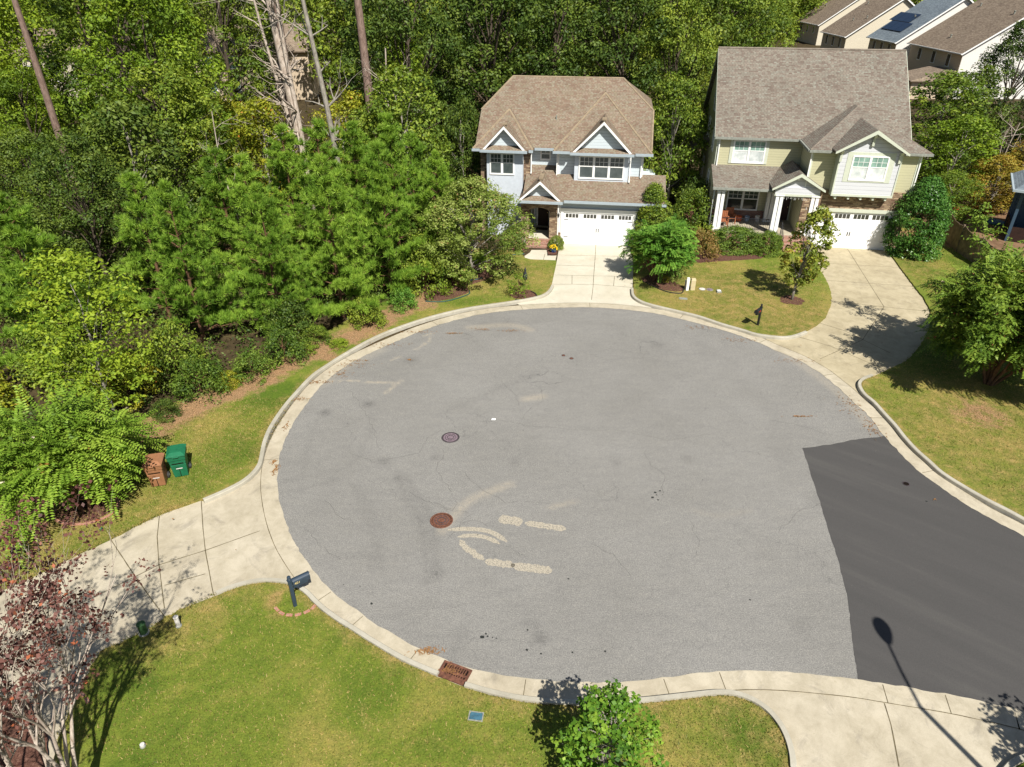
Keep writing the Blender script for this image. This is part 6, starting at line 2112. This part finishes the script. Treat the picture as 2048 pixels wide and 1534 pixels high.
def bin_(px, ang, mat, label):
    c = gp(px[0], px[1])
    o = empty('wheelie_bin', (c.x, c.y, LZ - .02), ang, label, 'trash bin', 'roadside rollout bins')
    b_ = MB()
    b_.frus(0, 0, .03, .62, .24, .25, .275, .30, 0, 0)
    b_.frus(0, 0, .62, .86, .275, .30, .29, .32)
    b_.frus(0, 0, .80, 1.0, .305, .335, .315, .36)
    b_.build('body', M[mat], o, bevel=.025)
    l_ = MB()
    l_.frus(0, -.0, 1.0, 1.04, .33, .385, .33, .385)
    l_.frus(0, .0, 1.04, 1.11, .31, .36, .19, .26, 0, .06)
    l_.box(-.10, .10, -.42, -.37, .99, 1.02)
    l_.build('lid', M[mat], o, bevel=.02)
    h_ = MB(); h_.tube([(-.24, .36, .98), (-.24, .44, 1.0), (.24, .44, 1.0), (.24, .36, .98)], .018, 8)
    h_.build('handle', M[mat], o)
    for s_ in (-1, 1):
        w_ = MB(); w_.tube([(s_ * .25, .26, .13), (s_ * .31, .26, .13)], .13, 18)
        wo = w_.build('wheel', M['bin_dark'], o)
        MB().tube([(s_ * .305, .26, .13), (s_ * .315, .26, .13)], .06, 12).build('hub', M['util_gray'], wo)
    g_ = MB()
    g_.box(-.20, .20, -.345, -.325, .685, .70)
    g_.box(-.01, .01, -.285, -.262, .08, .42); g_.box(-.11, .0, -.297, -.285, .50, .515)
    g_.build('recess_shade_strip', M['slot'], o)  # near-black strips paint the shade of moulded recesses; nothing is cut in
    MB().box(-.10, .12, -.305, -.285, .425, .45).build('catch_bar', M['gray_plate'], o)
    return o


bin_((322, 968), R(14), 'bin_brown', 'brown wheeled bin dappled by crape myrtle shade')
bin_((366, 949), R(18), 'bin_green', 'green wheeled bin right of the brown bin')


def manhole(px, r_, mat, label):
    c = gp(*px)
    o = empty('manhole_cover', (c.x, c.y, 0.004), R(20), label, 'manhole cover', 'covers set in the asphalt')
    MB().lathe([(r_ * .84, .0), (r_ * .84, .014), (r_ * .97, .014), (r_, .004)], 0, 0, 40).build('frame', M['iron_dark'] if mat == 'iron_purple' else M[mat], o)
    MB().cyl(0, 0, -.003, .008, r_ * .80, n=40).build('lid', M[mat], o)
    MB().cyl(0, 0, -.004, .003, r_ * .845, n=40).build('seam', M['slot'], o)
    q = MB()
    for rr in (.30, .55): q.lathe([(r_ * rr, .006), (r_ * rr, .013), (r_ * (rr + .06), .013), (r_ * (rr + .06), .006)], 0, 0, 32)
    for k in range(8):
        a = PI * k / 4
        q.box(*sorted((r_ * .36 * math.cos(a) - .015, r_ * .36 * math.cos(a) + .015)), *sorted((r_ * .36 * math.sin(a) - .03, r_ * .36 * math.sin(a) + .03)), .006, .012)
    q.build('raised_pattern', M['iron_dark'], o)


manhole((901, 875), .37, 'iron_purple', 'weathered purplish manhole cover, the farther of two')
manhole((883, 1041), .40, 'iron', 'rusty brown manhole cover beside the pale arc marking')
for px, r_, lab in [((1812, 968), .13, 'small dark valve cover in the fresh black asphalt'), ((1143, 717), .10, 'small rusty valve cover near the top of the bulb, right one'), ((1127, 711), .09, 'small rusty valve cover near the top of the bulb, left one')]:
    c = gp(*px)
    o = empty('valve_cover', (c.x, c.y, .006), 0, lab, 'valve cover', 'covers set in the asphalt')
    MB().lathe([(r_ * .8, 0), (r_ * .8, .012), (r_, .012), (r_ * 1.02, 0)], 0, 0, 24).build('ring', M['iron_dark'], o)
    MB().cyl(0, 0, -.004, .008, r_ * .76, n=24).build('lid', M['slot' if px[0] > 1500 else 'iron'], o)
c = gp(987, 839)
o = MB().add([(-.09, -.06, .012), (.08, -.07, .016), (.10, .05, .03), (-.07, .07, .014)], [(0, 1, 2, 3)]).build('paper_scrap', M['white'], loc=(c.x, c.y, 0))
tag(o, 'scrap of white paper lying on the asphalt', 'litter')

# storm grate
A, B, Cc, D_ = (gp(888, 1322), gp(946, 1342), gp(927, 1374), gp(874, 1352))
ctr = (A + B + Cc + D_) / 4
ux = (B - A + Cc - D_).normalized(); ang = math.atan2(ux.y, ux.x)
Lg = ((B - A).length + (Cc - D_).length) / 2; Wg = ((A - D_).length + (B - Cc).length) / 2
o = empty('storm_grate', (ctr.x, ctr.y, .018), ang, 'rusty slotted storm drain grate in the gutter', 'drain grate')
hx, hy = Lg / 2, Wg / 2
MB().box(-hx, hx, -hy, hy, -.012, .0).build('pit_shade_plate', M['slot'], o)  # flat black plate painted as the darkness below the slots; no real hole
fr = MB()
fr.box(-hx, hx, hy - .06, hy, 0, .03); fr.box(-hx, hx, -hy, -hy + .16, 0, .03); fr.box(-hx, -hx + .07, -hy + .16, hy - .06, 0, .03); fr.box(hx - .07, hx, -hy + .16, hy - .06, 0, .03); fr.box(-hx + .07, hx - .07, -.035, .03, 0, .029)
fr.build('frame', M['iron'], o)
br = MB()
n_ = 10
for k in range(1, n_):
    x = -hx + .07 + (Lg - .14) * k / n_
    br.slab([(x - .017, -hy + .16, .026), (x + .017, -hy + .16, .026), (x + .017, -.035, .026), (x - .017, -.035, .026)], .024)
    br.slab([(x - .017, .03, .026), (x + .017, .03, .026), (x + .017, hy - .06, .026), (x - .017, hy - .06, .026)], .024)
br.build('bar', M['iron'], o)
rr = random.Random(8)
mb = MB()
for _ in range(90):
    x, y = -hx + .12 + abs(rr.gauss(0, .22)), -hy + .2 + abs(rr.gauss(0, .13)); a = rr.uniform(0, PI); l_ = .04
    mb.add([(x - l_ * math.cos(a), y - l_ * math.sin(a), .035), (x + .01, y, .045), (x + l_ * math.cos(a), y + l_ * math.sin(a), .036), (x - .01, y + .01, .04)], [(0, 1, 2, 3)])
lf = mb.build('leaf_clog', M['rust_leaf'], o)

# utility pedestals and covers
def pedestal(px, h_, r_, mat, label, shape='round', loc=None):
    c = gp(*px) if loc is None else loc
    o = empty('utility_pedestal', (c.x, c.y, LZ - .02), 0, label, 'utility pedestal')
    if shape == 'round':
        MB().lathe([(r_, 0), (r_, h_ * .9), (r_ * 1.12, h_ * .9), (r_ * 1.12, h_ * .97), (r_ * .7, h_), (0, h_)], 0, 0, 16).build('body', M[mat], o)
        MB().lathe([(r_ * 1.35, 0), (r_ * 1.35, .05), (r_, .06)], 0, 0, 16).build('collar', M['util_gray'], o)
    else:
        MB().frus(0, 0, 0, h_ * .82, r_, r_ * .8, r_, r_ * .8).build('body', M[mat], o, bevel=.01)
        MB().frus(0, 0, h_ * .82, h_, r_ * 1.1, r_ * .9, r_ * .9, r_ * .7).build('cap', M[mat], o, bevel=.01)
    return o


pedestal((359, 1256), .42, .065, 'gray_plate', 'white round pipe marker at the edge of the near lawn')
pedestal((290, 1270), .42, .11, 'util_green', 'short green round utility pedestal by the near driveway edge')
pedestal((288, 1497), .12, .05, 'gray_plate', 'small white capped pipe under the purple tree')
pedestal((1372, 580), .55, .10, 'gray_plate', 'short gray white pedestal, leftmost of the three by the mulch bed', 'box')
pedestal((1373.5, 583), .80, .08, 'white', 'tall white pedestal in the middle of the three by the mulch bed', 'box')
pedestal((1384, 582), .72, .13, 'util_tan', 'tan pedestal, rightmost of the three by the mulch bed', 'box')


def ground_cover(px, rx, ry, mat, label, ang=0, h_=.02, nm='access_box', round_=True):
    c = gp(*px)
    o = empty(nm, (c.x, c.y, LZ), ang, label, 'ground lid', 'lids set in the lawns')
    m_ = MB()
    if round_: m_.lathe([(rx, 0), (rx, h_), (0, h_ + .01)], 0, 0, 20)
    else: m_.frus(0, 0, 0, h_, rx, ry, rx * .96, ry * .96)
    m_.build('lid', M[mat], o)
    r2 = MB()
    if round_: r2.lathe([(rx * 1.02, 0), (rx * 1.02, h_ * .8), (rx * 1.15, h_ * .8), (rx * 1.18, 0)], 0, 0, 20)
    else:
        r2.box(-rx - .03, rx + .03, -ry - .03, -ry - .002, 0, h_ * .8); r2.box(-rx - .03, rx + .03, ry + .002, ry + .03, 0, h_ * .8); r2.box(-rx - .03, -rx - .002, -ry, ry, 0, h_ * .8); r2.box(rx + .002, rx + .03, -ry, ry, 0, h_ * .8)
    r2.build('rim', M['util_gray'], o)


ground_cover((952, 1437), .16, .10, 'util_blue', 'faded blue rectangular meter lid in the near lawn', R(-8), round_=False)
ground_cover((1404, 581), .17, 0, 'gray_plate', 'pale round lid just right of the tan pedestal')
ground_cover((1419, 582), .17, 0, 'iron_purple', 'reddish round lid between the pale lid and the white block')
ground_cover((1437, 587), .10, .09, 'white', 'small white block on the middle lawn', 0, .12, 'white_block', False)
ground_cover((1366, 600), .2, .1, 'util_gray', 'flat gray rectangular lid nearest the curb', R(-10), round_=False)
ground_cover((1404, 690), .06, 0, 'util_gray', 'tiny round lid near the far curb') if False else None


# flower pot, garden stake, edging --------------------------------------
def H(Hs, u, v, z=0): return Hs.matrix_basis @ Vector((u, v, z))


p0 = H(H1, -.45, -2.05)
o = empty('flower_pot', (p0.x, p0.y, .02), 0, 'blue glazed pot of yellow flowers by the garage corner', 'flower pot')
MB().lathe([(0, 0), (.13, 0), (.20, .26), (.22, .30), (.19, .30), (.17, .24), (0, .24)], 0, 0, 18).build('pot', M['pot_blue'], o)
rng = np.random.default_rng(2)
P = crown_points(46, .28, .55, .26, rng, 'dome', .6)
V, rn_ = puff(P, np.full(len(P), .05), 14, .05, .8, rng)
link('blooms', np_mesh('blooms', V.reshape(-1, 3), len(V), 4, rn_, M['yellow_flower']), o)
P = crown_points(26, .2, .42, .24, rng, 'dome', .6)
V, rn_ = puff(P, np.full(len(P), .06), 14, .05, .6, rng)
link('leaves', np_mesh('leaves', V.reshape(-1, 3), len(V), 4, rn_, M['lf_mid']), o)

c = gp(1050, 578)
o = empty('garden_finial', (c.x, c.y, LZ), 0, 'black metal garden finial on a pole behind the small rose bed', 'garden ornament')
MB().tube([(0, 0, 0), (0, 0, .75)], .02, 8).build('pole', M['black'], o)
MB().lathe([(.02, .45), (.13, .55), (.15, .72), (.09, .92), (.05, 1.05), (.075, 1.12), (.03, 1.22), (0, 1.32)], 0, 0, 10).build('lantern', M['black'], o)


def edging(line, mat, label):
    L = smooth_line(G2(line, .1), 4)
    m_ = MB(); m_.tube([(x, y, LZ + .035) for x, y in L], .03, 6)
    tag(m_.build('bed_edging', M[mat]), label, 'edging', 'garden bed edgings')


edging([(851, 603), (880, 604), (905, 600), (937, 589), (938, 582)], 'edge_green', 'green edging round the foot of the left mulch bed')
edging([(934, 561), (950, 560), (966, 556)], 'edge_green', 'short green edging under the speckled tree')
edging([(1025, 510), (1040, 509), (1049, 508)], 'edge_green', 'short green edging left of the front walk')
edging([(1030, 600), (1050, 600.5), (1072, 595), (1071, 588), (1062, 583)], 'edge_black', 'dark edging round the small rose bed by the curb')
edging([(1286, 563), (1320, 579), (1345, 586), (1364, 586), (1367, 577)], 'edge_black', 'dark edging round the crape myrtle bed')


def brick_ring(px, rx, ry, a0, a1, n, label, seed):
    c = gp(*px)
    o = empty('brick_edging', (c.x, c.y, LZ), 0, label, 'edging', 'garden bed edgings')
    r_ = random.Random(seed)
    for k in range(n):
        a = R(a0 + (a1 - a0) * k / max(1, n - 1))
        x, y = rx * math.cos(a), ry * math.sin(a)
        t = math.atan2(ry * math.cos(a), -rx * math.sin(a)) + r_.uniform(-.12, .12)
        b_ = MB().box(-.095, .095, -.045, .045, -.02, .035).build('brick', M['paver'], o)
        b_.location = (x, y, -.012 if n < 10 else 0); b_.rotation_euler = (0, r_.uniform(-.05, .05), t)


brick_ring((175, 1022), 1.05, .80, 190, 400, 24, 'ring of pale red bricks round the crape myrtle base', 1)
brick_ring((594, 1207), .62, .52, 215, 335, 6, 'broken arc of red bricks round the near mailbox', 2)
brick_ring((60, 1490), 1.3, 1.5, 50, 110, 6, 'few red bricks at the edge of the purple tree bed', 3)

# wooden fence ----------------------------------------------------------
fo = empty('wooden_fence', (*gp(1866, 462)[:2], 0), 0, 'weathered wooden picket fence running behind the holly', 'fence')
base = [gp(1862, 458), gp(1884, 481), gp(1912, 506), gp(1950, 532), gp(1990, 556)]
o0 = gp(1866, 462)
tp = [2.0, 1.95, 1.85, 1.8, 1.75]
k = 0
rr = random.Random(6)
for i in range(4):
    a, b_ = base[i] - o0, base[i + 1] - o0
    d = (b_ - a); L = d.length; d.normalize(); nrm_ = Vector((-d.y, d.x, 0))
    n_ = int(L / .15)
    pk = MB()
    for j in range(n_):
        f0, f1 = j / n_, (j + .93) / n_
        p, q = a + (b_ - a) * f0, a + (b_ - a) * f1
        h_ = tp[i] + (tp[i + 1] - tp[i]) * f0 + .18 * math.sin(PI * f0) * -1 + rr.uniform(-.02, .02)
        off = nrm_ * rr.uniform(-.004, .004)
        pts = [(p.x + off.x, p.y + off.y, h_), (q.x + off.x, q.y + off.y, h_), (q.x + off.x + nrm_.x * .02, q.y + off.y + nrm_.y * .02, h_), (p.x + off.x + nrm_.x * .02, p.y + off.y + nrm_.y * .02, h_)]
        pk.slab(pts, h_ - .02)
    pk.build('picket_panel', M['wood_fence'], fo)
    po_ = MB(); po_.box(a.x - .05, a.x + .05, a.y + .03, a.y + .13, 0, tp[i] + .05); po_.build('post', M['wood_fence'], fo)

# porch furniture of the sage house -------------------------------------
def on_porch(name, u, v, label, cat, rz=0, z=.76):
    p = H(H2, u, v, z)
    return empty(name, p, R(-9) + rz, label, cat)


def armchair(u, v, label, rz=0):
    o = on_porch('armchair', u, v, label, 'chair', rz)
    MB().box(-.28, .28, -.25, .25, .36, .42).build('seat', M['chair_wood'], o)
    b_ = MB()
    for k in range(5): b_.box(-.27 + k * .112, -.18 + k * .112, .22, .27, .42, .98)
    b_.box(-.28, .28, .215, .275, .95, 1.02)
    b_.build('backrest', M['chair_wood'], o)
    for s_ in (-1, 1):
        MB().box(s_ * .33 - .05, s_ * .33 + .05, -.30, .28, .60, .64).build('armrest', M['chair_wood'], o)
        MB().box(s_ * .31 - .03, s_ * .31 + .03, -.27, -.21, 0, .60).build('leg', M['chair_wood'], o)
        MB().box(s_ * .31 - .03, s_ * .31 + .03, .20, .26, 0, .60).build('leg', M['chair_wood'], o)
    return o


armchair(-6.85, 1.1, 'brown slatted wooden armchair at the left end of the sage house porch')
armchair(-6.3, 1.9, 'second wooden armchair, behind the first on the porch', R(10))


def bucket(name, u, v, r_, h_, mat, label, cat='bucket', z=.76):
    o = on_porch(name, u, v, label, cat, 0, z)
    MB().lathe([(0, 0), (r_ * .8, 0), (r_, h_), (r_ * 1.06, h_), (r_ * .94, h_ * .96), (0, h_ * .9)], 0, 0, 16).build('body', M[mat], o)
    m_ = MB(); m_.tube([(r_ * math.cos(t), 0, h_ + r_ * .8 * math.sin(t)) for t in np.linspace(0, PI, 9)], .008, 5); m_.build('handle', M['black'], o)


bucket('toy_bin', -5.75, 2.3, .20, .34, 'orange_tub', 'orange tub beside the porch chairs', 'tub') if 'orange_tub' in M else None
M['orange_tub'] = plain('orange_plastic', (0.55, 0.11, 0.03), .5, .3, .1)
M['blue_tub'] = plain('pale_blue_plastic', (0.30, 0.38, 0.50), .5, .3, .1)
bucket('tub', -5.6, 2.4, .22, .36, 'orange_tub', 'orange tub beside the porch chairs', 'tub')
bucket('tub', -5.05, 2.5, .18, .34, 'blue_tub', 'pale blue tub right of the orange tub on the porch', 'tub')
bucket('bucket', -4.35, 2.5, .17, .40, 'gray_plate', 'gray bucket at the right of the porch window')
bucket('bucket', -1.85, .05, .16, .34, 'white', 'white bucket at the top of the brick steps')
p0 = H(H1, -1.6, 1.75, .345)
o = MB().box(-.42, .42, -.25, .25, 0, .02).build('door_mat', M['door_brown']); o.location = p0; o.rotation_euler = (0, 0, R(-8))
tag(o, 'dark door mat before the blue house front door', 'door mat')
p0 = H(H1, -2.35, 1.3, .345)
o = empty('planter', p0, 0, 'dark planter with greenery inside the stone porch', 'planter')
MB().lathe([(0, 0), (.13, 0), (.18, .34), (.15, .34), (0, .30)], 0, 0, 14).build('pot', M['black'], o)
link('foliage', PROTO['seedling'][1], o, M['lf_mid']).location = (0, 0, .15)
p0 = H(H1, -.75, 1.4, .345)
o = empty('side_table', p0, 0, 'small round table inside the stone porch', 'table')
MB().cyl(0, 0, .5, .53, .24).build('top', M['util_gray'], o)
MB().cyl(0, 0, 0, .5, .03, n=8).build('leg', M['black'], o)
# yard things beyond the fence
c = gp(1915, 424)
o = empty('toy_car', (c.x, c.y, LZ), .5, 'small red ride-on toy in the shaded back yard', 'toy')
MB().frus(0, 0, .12, .42, .42, .22, .32, .18).build('body', M['orange_red'] if 'orange_red' in M else M['red_flag'], o, bevel=.03)
for x_, y_ in ((-.28, -.24), (.28, -.24), (-.28, .24), (.28, .24)):
    MB().tube([(x_, y_ - .03, .12), (x_, y_ + .03, .12)], .12, 12).build('wheel', M['black'], o)
c = gp(1988, 448)
o = empty('turtle_sandbox', (c.x, c.y, LZ), .3, 'green plastic sandbox lid on the mulch near the screened porch', 'sandbox')
MB().lathe([(.62, 0), (.60, .14), (.45, .20), (0, .24)], 0, 0, 18).build('lid', M['sand_green'] if 'sand_green' in M else M['util_blue'], o)
MB().lathe([(.66, 0), (.66, .06), (.60, .07)], 0, 0, 18).build('rim', M['bin_green'], o)

# litter on the lawn by the bins
c = gp(204, 1063)
o = MB().lathe([(0, 0), (.06, .0), (.05, .05), (0, .07)], 0, 0, 8).build('plastic_scrap', M['bin_green'], loc=(c.x, c.y, LZ + .02))
tag(o, 'tiny green plastic scrap on the grass below the bins', 'litter')

# street lamp outside the frame; its shadow crosses the road patch ------
T = gp(1838, 1412); Hd = gp(1775, 1285)
sdir = Vector((-math.sin(SHADOW_AZ), math.cos(SHADOW_AZ), 0)) / math.tan(SUN_EL)
ph = 7.6
bp = T - sdir * ph
hd = Hd - sdir * 8.0
o = empty('street_lamp', (bp.x, bp.y, 0), 0, 'gray street lamp whose shadow falls across the fresh asphalt', 'street lamp')
MB().tube([(0, 0, 0), (0, 0, ph)], [.11, .065], 12).build('pole', M['lamp_gray'], o)
rel = hd - bp
MB().tube([(0, 0, ph - .05), (rel.x * .5, rel.y * .5, ph + .26), (rel.x, rel.y, 8.0)], [.045, .04, .035], 8).build('arm', M['lamp_gray'], o)
dn = Vector((rel.x, rel.y, 0)).normalized()
a_ = math.atan2(dn.y, dn.x)
hm = MB()
ell = [(.42 + .46 * math.cos(t) * (1.0), .21 * math.sin(t) * (1 + .25 * math.cos(t))) for t in np.linspace(0, 2 * PI, 20, endpoint=False)]
hm.slab([(x, y, .06) for x, y in ell], .14)
hm.slab([(.4 + (x - .4) * .6, y * .6, .14) for x, y in ell], .09)
ho = hm.build('lamp_head', M['lamp_gray'], o, bevel=.02)
ho.location = (rel.x, rel.y, 8.0); ho.rotation_euler = (0, 0, a_)

for par_, u_, v_, z_ in ((H1, 3.9, 3.2, 6.75), (H1, -1.0, 4.0, 7.33), (H1, 6.0, .6, 3.67), (H2, -5.2, 12.5, 7.7), (H2, 2.2, 12.0, 8.1)):
    MB().cyl(u_, v_, z_ - .1, z_ + .28, .04, n=8).build('vent_pipe', M['util_gray'], par_)
